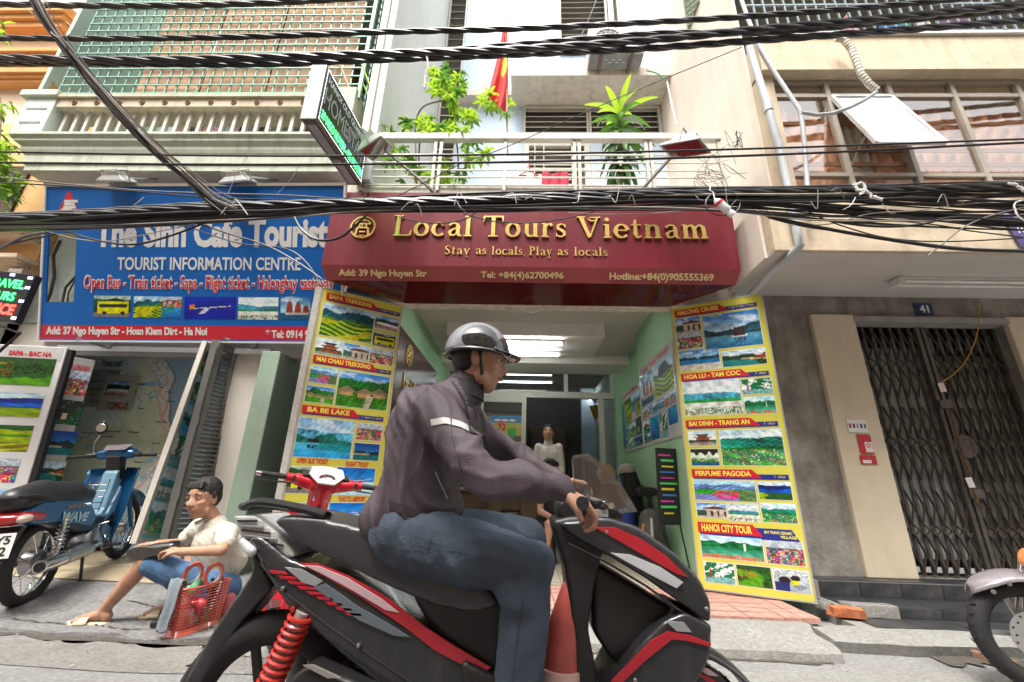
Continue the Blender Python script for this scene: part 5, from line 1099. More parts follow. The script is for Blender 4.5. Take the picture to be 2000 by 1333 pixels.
for k, a, b in (('bus', (184, 578), (254, 620)), ('terrace', (262, 579), (316, 621)), ('crowd', (317, 580), (355, 601)), ('sea', (317, 602), (353, 622)), ('jet', (361, 580), (460, 624)), ('river', (466, 581), (543, 625)), ('junk', (549, 580), (606, 625))): picture(k, BS, a, b, bs)
for x in (150, 440): # brackets under the sign
    p = at(x, 661, Y=3.98); q = at(x+44, 672, Y=4.15); obj('bracket', G().beam(p, p+V((.22, .15, -.06)), .02, .02).beam(p+V((.22, .15, -.06)), p+V((.24, .2, .1)), .02, .02), m_iron, bs)
# flood lamps over the blue sign
m_alum = mat('cast_aluminium', (.45, .45, .43), .4, metal=.6, var=.1)
def flood(name, c, fwd, up, w, h, d, label, lens, brk):
    f = V(fwd).normalized(); r_ = f.cross(V(up)).normalized(); u = r_.cross(f); c = V(c)
    t = thing(name, label, 'flood lamp', c)
    R4 = lambda k, z: [c+r_*(a*w/2*k)+u*(b*h/2*k)+f*z for a, b in ((-1, -1), (1, -1), (1, 1), (-1, 1))]
    vs = R4(.5, -d)+R4(.62, -d*.55)+R4(1.0, -.01)+R4(1.04, 0)+R4(1.04, .012)
    fs = [(3, 2, 1, 0)]+[(4*k+i, 4*k+(i+1) % 4, 4*k+4+(i+1) % 4, 4*k+4+i) for k in range(4) for i in range(4)]
    fs += [(16, 17, 18, 19)]
    obj('housing', G().add(vs, fs), m_alum, t, bevel=.003)
    obj('lens', G().add(R4(.9, .0135), [(0, 1, 2, 3)]), lens, t)
    obj('reflector_rim', G().add(R4(.9, .0135)+R4(.45, .014), [(0, 1, 5, 4), (1, 2, 6, 5), (2, 3, 7, 6), (3, 0, 4, 7)]) if False else G().box((0, 0, 0), (.001, .001, .001)), m_alum, t) if False else None
    obj('bracket', G().tube([c+r_*w*.5, c+r_*w*.5-f*d*1.1, c-r_*w*.5-f*d*1.1, c-r_*w*.5], .008, 6), m_alum, t)
    obj('junction_box', G().box(*[tuple(c-f*d*.9+V(s)) for s in ((-.03, -.02, -.02), (.03, .02, .02))]), m_iron, t)
    if brk: obj('arm', G().beam(brk[0], brk[1], .022, .022), m_alum, t)
    return t
m_lensb = mat('blue_reflecting_lens', (.05, .2, .4), .1, spec=.8, coat=.5); m_lensd = mat('dark_lens', (.10, .07, .06), .08, spec=.8, coat=.8, var=.3, sc=12)
flood('flood_lamp', at(228, 355, Y=3.45), (.0, .55, -.8), (0, 1, .5), .28, .16, .10, 'flood lamp over the left part of the blue sign', m_lensb, (at(228, 348, Y=3.45), V((-4.1, 3.75, 4.05))))
flood('flood_lamp', at(465, 357, Y=3.45), (.1, .55, -.8), (0, 1, .5), .28, .18, .10, 'flood lamp over the right part of the blue sign with blue lens glow', m_lensb, (at(470, 345, Y=3.45), V((-2.75, 3.75, 4.05))))
# flood lamps on arms over the balcony railing of 39
A1 = at(735, 290, Y=3.05); flood('flood_lamp', A1, (.45, .35, -.75), (-.75, .2, -.3), .30, .24, .13, 'silver flood lamp on an arm beside the green light box sign', m_lensd, (A1-V((.45, .35, -.75)).normalized()*.1, at(848, 375, Y=3.58)))
A2 = at(1338, 290, Y=3.05); flood('flood_lamp', A2, (-.25, .3, -.9), (-.75, .7, .45), .24, .36, .11, 'silver flood lamp with dark red lens over the right end of the maroon sign', mat('dark_red_lens', (.16, .04, .035), .1, spec=.8, coat=.8, var=.3, sc=8), (A2+V((0, 0, .06)), at(1252, 372, Y=3.58)))

# ================================================================ LIGHT BOX SIGN (homestay)
LX = -1.669; y1_ = 3.45; y0_ = 2.53; z1n, z0n, z1f, z0f = at(638, 130, X=LX).z, at(617, 232, X=LX).z, at(715, 275, X=LX).z, at(705, 362, X=LX).z
LBF = Frame((LX, y0_, z0n), (0, 1, (z0f-z0n)/(y1_-y0_)), (0, -.02, 1)); LBF.n = V((1, 0, 0))
LW = (y1_-y0_)*1.01; LH = .56
lb = thing('light_box_sign', 'black light box sign with green running letters projecting over the lane', 'sign', (LX, 3, 3.6))
m_case = mat('steel_case', (.30, .29, .28), .4, metal=.6, var=.15, sc=9)
LBF.plate('case', 0, 0, LW, LH, -.13, -.002, m_case, lb, bevel=.004)
LBF.plate('face', .012, .012, LW-.012, LH-.012, 0, .004, mat('black_face', (.02, .022, .025), .25), lb)
obj('rusty_underside', G().prism([LBF.p(.02, -.003, -.02), LBF.p(LW-.02, -.003, -.02), LBF.p(LW-.02, -.003, -.11), LBF.p(.02, -.003, -.11)], (0, 0, -.003)), mat('rusty_bracket', (.15, .10, .07)), lb)
for k in range(2): obj('diffuser', G().prism([LBF.p(.06+.45*k, -.0065, -.03), LBF.p(.44+.45*k, -.0065, -.03), LBF.p(.44+.45*k, -.0065, -.1), LBF.p(.06+.45*k, -.0065, -.1)], (0, 0, -.003)), mat('grey_diffuser', (.4, .38, .38), .5), lb)
m_gled = mat('green_led', (.03, .9, .10), .5, emit=3.5, var=0); m_wled = mat('dim_white_led', (.42, .46, .48), .5, emit=.25, var=0); m_wled2 = mat('bright_led', (.9, .95, 1), .5, emit=1.6, var=0)
text('HANOI OLD QUARTER', LBF, .06, .42, LW-.06, .49, m_wled, lb, bold=-.0, off=.005)
text('HOMESTAY', LBF, .05, .21, LW-.05, .375, m_wled, lb, bold=.0, off=.005)
text('HOMESTAY', LBF, .056, .215, LW-.056, .37, mat('black_face', (.02, .022, .025)), lb, bold=-.022, off=.0068)
text('39 NGO HUYEN - 095 56 5 388', LBF, .05, .06, LW-.05, .145, m_gled, lb, bold=.03, off=.005)
g = G()
for i in range(46):
    for v in (.025, LH-.03): g.prism(LBF.rect(.02+i*.0197, v, .028+i*.0197, v+.008, .0045), (.001, 0, 0))
for j in range(24):
    for u in (.022, LW-.03): g.prism(LBF.rect(u, .04+j*.021, u+.008, .048+j*.021, .0045), (.001, 0, 0))
tag(obj('led_border', g, m_wled2, lb), kind='stuff')
for v_ in (.1, .45): obj('mount', G().beam(LBF.p(LW, v_, -.06), LBF.p(LW+.15, v_, -.06), .04, .04), m_case, lb)
# small LED sign, far left
OF = Frame(at(-95, 615, Y=3.3), at(38, 632, Y=3.3)-at(-95, 615, Y=3.3)+V((0, 0, 0)), (.02, 0, 1)); tr_ = at(73, 541, Y=3.3)
ow = OF.uv(73, 541)[0]-.02; oh = .46
of = thing('led_office_sign', 'black running letter sign reading FICE in red at the left edge', 'sign', OF.o)
OF.plate('case', 0, 0, ow, oh, -.06, 0, m_mon, of, bevel=.004)
m_rled = mat('red_led', (1, .03, .02), .5, emit=4, var=0); m_bled = mat('blue_white_led', (.45, .5, 1), .5, emit=4, var=0)
text('OFFICE', OF, ow-.40, .06, ow-.05, .16, m_rled, of, bold=.03, off=.003)
text('TRAVEL', OF, ow-.42, .31, ow-.06, .39, m_gled, of, bold=.015, off=.003); text('TOURS', OF, ow-.42, .19, ow-.10, .27, m_gled, of, bold=.015, off=.003)
for (u, v) in ((ow-.40, .435), (ow-.22, .435), (ow-.04, .425), (ow-.025, .33), (ow-.025, .2), (ow-.025, .04), (ow-.2, .02), (ow-.42, .02)):
    for k in range(3): OF.plate('led_dash', u+.018*k-.02, v-.012, u+.018*k-.014, v+.012, .001, .003, m_bled, of)
obj('bracket', G().beam(OF.p(ow-.25, -.02, -.03), OF.p(ow-.02, -.27, .0), .016, .016).beam(OF.p(ow-.35, 0, -.03), OF.p(ow+.06, -.08, -.03), .016, .016).beam(OF.p(ow+.05, -.08, -.03), OF.p(ow-.02, -.27, 0), .016, .016), m_mon, of)

# ================================================================ YELLOW BOARDS
m_yel = mat('board_yellow', (.66, .62, .085), .28, var=.03, sc=1, coat=.3); m_yel2 = mat('print_yellow', (.85, .76, .12), .4, var=0); m_bred = mat('banner_red', (.60, .015, .03), .35, var=.03); m_bblue = mat('banner_blue', (.02, .03, .26), .35, var=.03)
m_trim = mat('aluminium_trim', (.55, .54, .52), .35, metal=.5)
def board(hinge, az, W_, z0, z1, label, rows, pics, texts, zoom, flip=False):
    c, s = math.cos(az), math.sin(az); h = V((hinge[0], hinge[1], z0))
    fr = Frame(h if not flip else h-V((c*W_, s*W_, 0)), (c, s, 0), (0, 0, 1)); H = z1-z0
    t = thing('tour_board', label, 'board', fr.o)
    cx = lambda p: (zoom[0]+p[0]/zoom[2], zoom[1]+p[1]/zoom[2])
    fr.plate('backing', 0, 0, W_, H, -.045, -.003, m_swhite, t, bevel=.003)
    for q in ((0, 0, .012, H), (W_-.012, 0, W_, H), (.012, 0, W_-.012, .012), (.012, H-.012, W_-.012, H)): fr.plate('edge_trim', *q, -.0025, .006, m_trim, t)
    fr.plate('yellow_face', .0125, .0125, W_-.0125, H-.0125, -.0025, .001, m_yel, t)
    for (s_, s2, a, b, f) in rows:
        (u0, v1), (u1, v0) = fr.uv(*cx(a)), fr.uv(*cx(b)); hh = .072 if not isinstance(f, tuple) else f[1]; ff = f if not isinstance(f, tuple) else f[0]
        v0 = v1-hh; w = u1-u0; ur = u0+w*ff
        fr.shape('banner_blue', [(u0+.012, v0-.012), (u1, v0-.012), (u1, v0+hh*.45), (ur-.02, v0+hh*.45), (ur-.02, v0), (u0+.012, v0)] if hh < .08 else [(u0+.012, v0-.012), (u1, v0-.03), (u1-.05, v0+hh*.75), (ur-.02, v0+hh*.75), (ur-.02, v0), (u0+.012, v0)], .0012, .002, m_bblue, t)
        fr.shape('banner_red', [(u0, v0), (ur+.06, v0), (ur-.01, v1), (u0, v1)], .0022, .0035, m_bred, t)
        k = min(ur-u0-.05, len(s_)*.037); text(s_, fr, u0+.03+(ur-u0-.05-k)*.4, v0+.014, u0+.03+(ur-u0-.05-k)*.4+k, v1-.012, m_yel2, t, bold=.035, off=.004)
        if s2:
            for i_, l_ in enumerate(s2.split('|')): kk = len(l_)*.0155; text(l_, fr, max(ur+.07, u1-.03-kk), v0+.002-(.030*i_)+(.025 if '|' in s2 else 0), u1-.02-(.03 if '|' in s2 and i_ == 0 else 0), v0+.024-(.030*i_)+(.025 if '|' in s2 else 0), m_yel2, t, bold=.03 if '|' in s2 else 0, off=.003, shear=.2)
    for (k, a, b) in pics: picture(k, fr, cx(a), cx(b), t, .003, m_swhite)
    for (s_, a, b) in texts:
        (u0, v0), (u1, v1) = fr.uv(*cx(a)), fr.uv(*cx(b)); text(s_, fr, u0, v0, u1, v0+.045, m_bred, t, bold=.03, off=.002)
    return t, fr
RB, RBF = board((1.53, 4.2), math.radians(-27), .855, .143, 2.79, 'tall yellow tour photo board standing right of the doorway, outer edge towards the street',
  [('HALONG CRUISE', '1 day/ 2 days/ 3 days', (76, 100), (412, 74), .58), ('HOA LU - TAM COC', '1 day', (103, 357), (463, 358), .72), ('BAI DINH - TRANG AN', '1 day', (122, 545), (500, 563), .74), ('PERFUME PAGODA', '1 day', (147, 743), (544, 782), .66), ('HANOI CITY TOUR', 'BAT TRANG CERAMIC|VILLAGE', (171, 956), (590, 1025), (.58, .088))],
  [('house', (80, 135), (187, 180)), ('crowd', (86, 192), (194, 246)), ('bay', (190, 123), (440, 233)), ('beach', (94, 266), (266, 330)), ('cove', (268, 267), (455, 312)),
   ('river', (109, 392), (358, 515)), ('trees', (347, 380), (480, 432)), ('pond', (358, 452), (494, 513)), ('pagoda', (132, 590), (250, 645)), ('cave', (142, 662), (262, 728)), ('green', (258, 586), (535, 728)),
   ('blossom', (155, 788), (414, 876)), ('ridge', (415, 795), (560, 869)), ('house', (166, 879), (292, 942)), ('river', (293, 882), (426, 958)), ('green', (427, 881), (580, 964)),
   ('pond', (182, 1008), (445, 1121)), ('crowd', (444, 1030), (612, 1138)), ('trees', (197, 1118), (327, 1213)), ('flowers', (328, 1130), (480, 1230)), ('workers', (477, 1146), (635, 1250))], [], (1280, 560, 2.082))
LB, LBf = board((-1.345, 4.2), math.radians(33.8), .82, .14, 2.765, 'tall yellow tour photo board standing left of the doorway behind the red scooter',
  [('SAPA TREKKING', '2 days/ 3 days', (262, 83), (640, 215), .62), ('MAI CHAU TREKKING', '1 day/ 2 days', (194, 407), (595, 517), .74), ('BA BE LAKE', '1 day/ 2 days', (136, 668), (554, 762), .62)],
  [('terrace', (250, 135), (490, 352)), ('train', (518, 199), (628, 293)), ('bus', (506, 287), (613, 380)), ('pagoda', (212, 317), (338, 423)), ('house', (356, 347), (475, 445)), ('crowd', (491, 374), (602, 468)),
   ('blossom', (181, 464), (308, 566)), ('village', (160, 567), (290, 666)), ('village', (333, 489), (570, 700)), ('lake', (123, 732), (380, 952)), ('crowd', (423, 764), (543, 858)), ('dusk', (408, 867), (528, 961)),
   ('bus', (66, 990), (285, 1130)), ('plane', (318, 994), (497, 1140)), ('house', (192, 1180), (255, 1250)), ('plane', (278, 1180), (490, 1285)), ('bus', (40, 1180), (180, 1290))],
  [('OPEN BUS TICKET', (103, 972), (270, 962)), ('FLIGHT TICKET', (360, 990), (480, 975)), ('TAXI TO AIRPORT', (318, 1173), (465, 1157))], (540, 540, 2.665), flip=True)
# white frame edge of the left leaf
LBf.plate('leaf_edge', -.05, 0, -.002, 2.62, -.07, -.01, mat('chipped_white', (.55, .53, .48), .7, sc=12, var=.1, grime=.5, gs=20, gcol=(.2, .15, .1), streak=False), LB)

# ================================================================ BOARDS AND MAP OF THE LEFT SHOP
def az_frame(p, az, lean=0): return Frame(p, (math.cos(az), math.sin(az), 0), (0, lean, 1))
p = at(130, 683, Y=3.85); SFr = az_frame(p, math.radians(7), -.075)
sb = thing('sapa_board', 'white photo board headed SAPA BAC HA behind the blue motorbike', 'board', p)
SFr.plate('backing', -1.0, -1.95, 0, .02, -.04, 0, m_swhite, sb, bevel=.004)
SFr.plate('black_edge', .002, -1.95, .05, .0, -.05, -.01, m_mon, sb)
SFr.plate('header', -.98, -.125, -.02, .01, .0005, .002, mat('header_grey', (.52, .52, .50), .4), sb)
(u0, v0), (u1, v1) = SFr.uv(20, 684), SFr.uv(106, 681); text('SAPA - BAC HA', SFr, u0, -.085, u1, -.035, m_sred, sb, bold=.04, off=.003)
for k, a, b in (('flowers', (-80, 693), (96, 755)), ('ridge', (-100, 762), (75, 816)), ('fields', (-110, 826), (52, 883)), ('crowd', (-110, 892), (28, 943)), ('lake', (-120, 953), (5, 1000))): picture(k, SFr, a, b, sb, .003)
p = at(131, 697, Y=3.95); HFr = az_frame(p, math.radians(50), -.05)
hb2 = thing('halong_board', 'dim photo board headed HA LONG BAY between the map and the SAPA board', 'board', p)
HW = HFr.uv(184, 713)[0]; HFr.plate('backing', 0, -1.9, HW, .01, -.04, 0, mat('dim_board_white', (.42, .42, .40), .5), hb2, bevel=.003)  # board white darkened: dimness of the left room put into the colour
text('HA LONG BAY', HFr, HW*.15, -.12, HW*.9, -.06, m_sred, hb2, bold=.03, off=.002)
for k, a, b in (('crowd', (134, 722), (165, 775)), ('night', (112, 779), (154, 832)), ('dusk', (95, 840), (139, 890)), ('cove', (78, 901), (119, 942)), ('lake', (64, 952), (104, 1000))): picture(k, HFr, a, b, hb2, .003)
MF = Frame((-5.5, 4.9, .2), (1, 0, 0), (0, 0, 1)); mp_ = thing('wall_map', 'big wall map of Indochina with THAILAND lettering inside the left shop', 'map', (-4.3, 4.9, .2))
nx, ny = 230, 200; xx, yy = np.meshgrid(np.linspace(-5.5, -2.8, nx), np.linspace(.2, 2.55, ny)); col = np.empty((ny, nx, 3)); col[:] = (.14, .21, .27)
tp = (yy-.2)/2.35; fb = fbm(xx*1.2, yy*1.2, 4)
coast = -4.34+.30*np.sin(tp*3.0+.6)+.05*np.sin(tp*17)+.02*np.sin(tp*41)-.5*np.clip(.38-tp, 0, 1)*1.2+.12*(tp > .75)*(tp-.75)*-3
west = coast-.20-.10*np.sin(tp*7+1)-.35*np.clip(.42-tp, 0, 1); land = (xx < coast) & (yy > .62+.1*fb); viet = land & (xx > west)
col[land] = (.31, .34, .26); cam_ = land & (yy < 1.42+.08*np.sin(xx*9)); col[cam_] = (.27, .29, .21); col[land & (yy > 1.45+.1*np.sin(xx*5)) & (xx < -4.85+.08*np.sin(yy*9))] = (.30, .34, .36); col[viet] = (.36, .34, .32)
col[land & (xx < -5.32)] = (.30, .34, .36); col[((xx+3.15)**2+(yy-2.3)**2 < .03)] = (.26, .30, .24)
for lv, c_ in ((.0, (.10, .25, .42)), (.35, (.10, .25, .42)), (-.3, (.12, .3, .42))): m_ = land & (abs(fbm(xx*1.1, yy*1.1, 11)-lv*.5) < .012); col[m_] = c_
m_ = abs(xx-coast) < .012; col[m_ & (yy > .62)] = (.08, .10, .14); m_ = (abs(xx-west) < .010) & land; col[m_] = (.42, .22, .2)
m_ = viet & (abs(xx-(coast+west)/2-.03*np.sin(tp*50)) < .010); col[m_] = (.45, .16, .12); m_ = viet & (abs(fbm(xx*3, yy*3, 9)) < .03); col[m_] = (.12, .22, .26)
sheet('map_sheet', MF, 0, 0, 2.7, 2.35, 0, np.clip(col*2.5, 0, .85), mp_, print_mat('map_print', .45)); m_ink = mat('map_ink', (.03, .04, .08), .5)
def mt(s, x, y, x1, h=.035, m=m_ink):
    (u0, v0), (u1, v1) = MF.uv(x, y), MF.uv(x1, y); text(s, MF, u0, v0, u1, v0+h, m, mp_, bold=.02, off=.002)
mt('THAILAND', 198, 716, 238, .07); 
for s_, x, y, x1 in (('Vientiane', 262, 752, 284), ('Pakse', 270, 800, 282), ('Angkor Wat', 206, 845, 236), ('Battambang', 160, 848, 190), ('Siem Reap', 196, 855, 222), ('Kratie', 252, 846, 272), ('Hue', 312, 758, 320), ('Da Nang', 322, 768, 338), ('Hoi An', 328, 786, 342), ('Kon Tum', 305, 826, 325), ('Da Lat', 298, 868, 312), ('Phnom Penh', 222, 880, 240), ('Saigon', 262, 905, 285), ('Can Tho', 240, 925, 262), ('Nha Trang', 330, 845, 348)): mt(s_, x, y, x1, .022)
(u0, v1), (u1, v0) = MF.uv(170, 722), MF.uv(212, 796); MF.plate('legend', u0, v0, u1, v1, .002, .004, mat('legend_grey', (.32, .34, .35), .6), mp_)
for a in ((u1-.006, v0, u1, v1), (u0, v0, u1-.006, v0+.006)): MF.plate('legend_line', *a, .0042, .0052, m_sred, mp_)
for k, (s_, y) in enumerate((('Airport', 734), ('World Heritage', 748), ('National Park', 762), ('City', 774), ('Border Gate', 786))):
    uu, vv = MF.uv(176, y); text(s_, MF, uu, vv, uu+.018*len(s_), vv+.032, m_ink, mp_, bold=.0, off=.005)
lf = Frame((0, 4.86, 0), (1, 0, 0), (0, 0, 1)); ps = thing('bus_poster', 'small poster with a blue coach hanging over the wall map', 'poster', at(230, 765, Y=4.86))
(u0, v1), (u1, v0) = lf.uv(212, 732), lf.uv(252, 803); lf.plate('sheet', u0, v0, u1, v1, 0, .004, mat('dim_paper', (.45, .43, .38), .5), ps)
picture('train', lf, (214, 744), (248, 776), ps, .006); picture('crowd', lf, (214, 780), (248, 800), ps, .006)
# leaning photo panel and louvred shutter, both folded back almost edge on
def quadframe(TL, TR, BR, BL): return Frame(BL, BR-BL, TL-BL), (BR-BL).length, (TL-BL).length
q = [at(405, 668, Y=3.95), at(424, 674, Y=4.16), at(318, 1062, Y=4.16), at(266, 1062, Y=3.75)]
pf, pw, ph = quadframe(*q); pn = thing('photo_panel', 'narrow folded leaf of green tour photos seen almost edge on by the louvred shutter', 'panel', q[3])
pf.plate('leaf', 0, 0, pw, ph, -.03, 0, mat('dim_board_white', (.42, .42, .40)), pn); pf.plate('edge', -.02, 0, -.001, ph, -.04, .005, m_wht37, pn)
for i, k in enumerate(('green', 'river', 'trees', 'lake', 'green', 'village')): 
    v_ = .04+i*(ph-.08)/6; _ps[0] += 1; sheet('picture', pf, .04, v_+.04, pw-.03, v_+(ph-.08)/6, .002, pic(k, 20, 20, _ps[0]), pn); pf.plate('caption', .04, v_+.005, pw-.04, v_+.03, .002, .004, mat('caption_cyan', (.1, .4, .5), .5), pn)
q = [at(427, 668, Y=3.98), at(462, 690, Y=4.185), at(390, 1056, Y=4.185), at(326, 1062, Y=3.85)]
lf_, lw, lh = quadframe(*q); ls = thing('louvred_shutter', 'grey metal louvred shutter folded back beside the seated man', 'shutter', q[3])
m_shut = mat('grey_shutter', (.17, .17, .155), .5, metal=.2, var=.12)
for a in ((0, 0, .05, lh), (lw-.05, 0, lw, lh), (.05, 0, lw-.05, .07), (.05, lh-.07, lw-.05, lh)): lf_.plate('frame', *a, -.02, .02, m_shut, ls)
sm = G().prism([lf_.ux*.05+lf_.n*-.015, lf_.ux*(lw-.05)+lf_.n*-.015, lf_.ux*(lw-.05)+lf_.n*.012+lf_.uy*-.03, lf_.ux*.05+lf_.n*.012+lf_.uy*-.03], lf_.uy*.006).mesh('slat'); sm.materials.append(m_shut)
v_ = .10
while v_ < lh-.08:
    o = bpy.data.objects.new('slat', sm); o.location = lf_.p(0, v_)-V(ls.location); S.collection.objects.link(o); o.parent = ls; v_ += .042
for v_ in (.35, 1.0, 1.6): obj('hinge', G().tube([lf_.p(-.012, v_, .0), lf_.p(-.012, v_+.08, .0)], .012, 8), m_alum, ls)
obj('jamb_post', G().beam(lf_.p(-.045, 0, 0), lf_.p(-.045, lh, 0), .05, .03), m_shut, ls)
# ================================================================ OVERHEAD CABLES
m_blk = mat('black_cable', (.016, .016, .018), .38, var=.2, spec=.6); m_gry = mat('grey_cable', (.16, .15, .14), .5, var=.2); m_tanc = mat('pale_cable', (.34, .30, .25), .6, var=.2)
def spline(P, n=14):
    P = [V(p) for p in P]; out = []
    for i in range(len(P)-1):
        a = P[max(0, i-1)]; b = P[i]; c = P[i+1]; d = P[min(len(P)-1, i+2)]
        for k in range(n):
            t = k/n; out.append(.5*((2*b)+(c-a)*t+(2*a-5*b+4*c-d)*t*t+(3*b-a-3*c+d)*t**3))
    out.append(P[-1]); return out
def ext(P):  # let the cable run on past both picture edges
    a, b, c, d = P[0], P[1], P[-2], P[-1]; return [a+(a-b)*1.6]+P+[d+(d-c)*1.6]
def twisted(px_, Y, r, label, n=3, pitch=.75, grp=None):
    Yf_ = Y if callable(Y) else (lambda x: Y)
    C_ = spline(ext([at(x, y, Y=Yf_(x)) for x, y in px_]), 26); t = thing('twisted_cable', label, 'cable', C_[len(C_)//2], grp)
    L_ = [0]
    for i in range(1, len(C_)): L_.append(L_[-1]+(C_[i]-C_[i-1]).length)
    for k in range(n):
        P = []
        for i, p in enumerate(C_):
            d = (C_[min(i+1, len(C_)-1)]-C_[max(i-1, 0)]).normalized(); u = d.cross(V((0, 1, 0))).normalized(); w = d.cross(u); a = L_[i]/pitch*2*math.pi+k*2*math.pi/n
            P.append(p+(u*math.cos(a)+w*math.sin(a))*r*.85)
        obj('strand', G().tube(P, r*.9, 7), m_blk, t, smooth=True)
twisted([(0, 9), (250, 12), (480, 8), (700, -4), (900, -22)], 2.7, .016, 'short twisted black cable highest of all, leaving the top edge left of the centre')
twisted([(0, 75), (250, 76), (500, 72), (720, 64), (1000, 57), (1250, 45), (1500, 30), (1750, 10), (2000, -14)], 2.7, .015, 'second highest twisted black cable, passing above the red flag')
twisted([(0, 113), (250, 118), (500, 113), (750, 105), (1000, 97), (1250, 80), (1500, 56), (1750, 34), (2000, 8)], 2.68, .019, 'thick twisted black cable that crosses the top of the red flag')
twisted([(0, 124), (250, 125), (500, 126), (750, 117), (1000, 107), (1250, 96), (1500, 78), (1750, 60), (2000, 40)], 2.74, .017, 'twisted black cable running just under the thickest one')
twisted([(0, 119), (400, 120), (750, 108), (1000, 88), (1120, 78), (1300, 65), (1500, 64), (1750, 42), (2000, 20)], 2.8, .015, 'twisted black cable between its neighbours over the upper right balcony')
def cable(P, r, m, label, grp=None, name='overhead_cable', n=6): return tag(obj(name, G().tube(P, r, n), m, smooth=True), label, 'cable', grp)
def pc_(pts, Y): return spline([at(p[0], p[1], Y=(p[2] if len(p) > 2 else Y)) for p in pts], 10)
cable(spline(ext([at(x, y, Y=2.55) for x, y in ((0, 297), (500, 305), (1000, 302), (1500, 290), (2000, 272))])), .0075, m_blk, 'upper of two straight black cables crossing the balcony railing')
cable(spline(ext([at(x, y, Y=2.55) for x, y in ((0, 318), (500, 322), (1000, 317), (1500, 303), (2000, 279))])), .0085, m_blk, 'lower of two straight black cables crossing the balcony railing')
GB = 'cables in the thick tangled bundle'; LB_ = 'thin cable lost in the thick tangled bundle crossing in front of the maroon sign'
xs_b = [-350, 0, 200, 400, 550, 700, 1000, 1200, 1400, 1600, 1800, 2000, 2350]; top_ = [424, 418, 410, 398, 393, 387, 377, 373, 369, 366, 362, 358, 352]; bot_ = [452, 453, 450, 436, 424, 414, 415, 411, 410, 428, 440, 447, 460]
rb = random.Random(5)
for k in range(54):
    t0 = rb.random(); P = []; ph = rb.uniform(0, 6); fq = rb.uniform(.6, 1.6); yo = rb.uniform(-.09, .09); t1 = min(1, max(0, t0+rb.uniform(-.3, .3)))
    for i, x in enumerate(xs_b):
        t = lerp(t0, t1, i/12)+.13*math.sin(ph+i*fq); t = min(1.04, max(-.04, t)); P.append(at(x+rb.uniform(-20, 20), lerp(top_[i], bot_[i], t), Y=2.92+yo+.02*math.sin(i+ph)))
    r = rb.choice((.005, .006, .007, .009, .011)); m = m_blk if rb.random() < .86 else (m_gry if rb.random() < .6 else m_tanc)
    cable(spline(P, 7), r, m, LB_, GB)
# two thick twisted cables on top of the bundle at the right
twisted([(0, 428), (500, 400), (900, 392), (1100, 382), (1300, 378), (1500, 374), (1750, 370), (2000, 362)], 2.84, .017, 'twisted black cable riding along the top of the tangled bundle at the right')
twisted([(0, 424), (200, 412), (400, 400), (600, 397), (800, 391), (950, 390)], 2.84, .014, 'twisted black cable riding along the top of the tangled bundle at the left')
# drooping strands
DR = [([(575, 425), (590, 450), (620, 469), (660, 466), (690, 445), (716, 420)], .010, m_blk, 'thick black cable loop sagging over the left end of the maroon sign'),
 ([(130, 452), (190, 470), (260, 478), (330, 462), (400, 436)], .008, m_blk, 'black cable sagging over the word The on the blue sign'),
 ([(90, 452), (150, 467), (215, 471), (300, 455), (380, 437)], .004, m_tanc, 'thin pale cable sagging above the word Sinh'),
 ([(360, 440), (420, 462), (480, 478), (560, 487), (600, 515), (628, 560)], .005, m_blk, 'thin black cable falling to the lower left corner of the maroon sign'),
 ([(380, 435), (440, 455), (520, 480), (580, 512), (628, 545)], .006, m_blk, 'slightly thicker black cable falling beside it to the corner of the maroon sign'),
 ([(780, 425), (820, 434), (870, 436), (910, 428), (930, 414)], .005, m_blk, 'black cable sagging between the emblem and the word Local'),
 ([(905, 418), (960, 432), (1030, 436), (1100, 428), (1160, 414)], .0045, m_blk, 'black cable sagging over the word Tours'),
 ([(1110, 416), (1180, 419), (1260, 418), (1340, 412), (1420, 405)], .004, m_tanc, 'pale cable running loosely under the bundle above Vietnam'),
 ([(1480, 415), (1540, 432), (1640, 452), (1760, 472), (1880, 487), (2050, 492)], .013, m_blk, 'thickest black cable sagging low across the beige wall at the right'),
 ([(1500, 425), (1570, 442), (1680, 458), (1800, 476), (1920, 488), (2050, 488)], .008, m_blk, 'black cable following the thick low one across the beige wall'),
 ([(1560, 405), (1640, 440), (1740, 466), (1860, 472), (2050, 462)], .005, m_blk, 'thin black cable dipping below the bundle towards the purple banner'),
 ([(1600, 428), (1700, 442), (1790, 440), (1860, 425), (1940, 430), (2050, 440)], .009, m_blk, 'wavy black cable under the right half of the bundle'),
 ([(1650, 438), (1740, 432), (1830, 440), (1900, 452), (2050, 470)], .005, m_blk, 'thin wavy black cable near the purple banner'),
 ([(1540, 440), (1620, 438), (1700, 418), (1790, 412), (1880, 400), (2050, 385)], .004, m_tanc, 'pale cable rising to the right through the bundle'),
 ([(1812, 500), (1840, 478), (1880, 446), (1925, 425), (1990, 408), (2040, 400)], .006, m_gry, 'grey rod like cable sticking out towards the purple banner'),
 ([(-40, 470), (0, 480), (60, 468), (110, 458)], .007, m_blk, 'black cable looping at the left edge above the running letter sign'),
 ([(-40, 505), (0, 486), (50, 462), (90, 455)], .012, m_gry, 'grey steel tube slanting up at the left edge'),
 ([(-60, 345), (0, 347), (130, 360), (270, 372), (400, 378), (560, 382), (700, 392)], .006, m_gry, 'grey cable crossing the top of the blue sign, upper of two'),
 ([(-60, 353), (0, 357), (130, 364), (270, 375), (400, 386), (560, 391)], .006, m_blk, 'black cable crossing the top of the blue sign, lower of two')]
for pts, r, m, lb in DR: cable(pc_(pts, 2.84), r, m, lb)
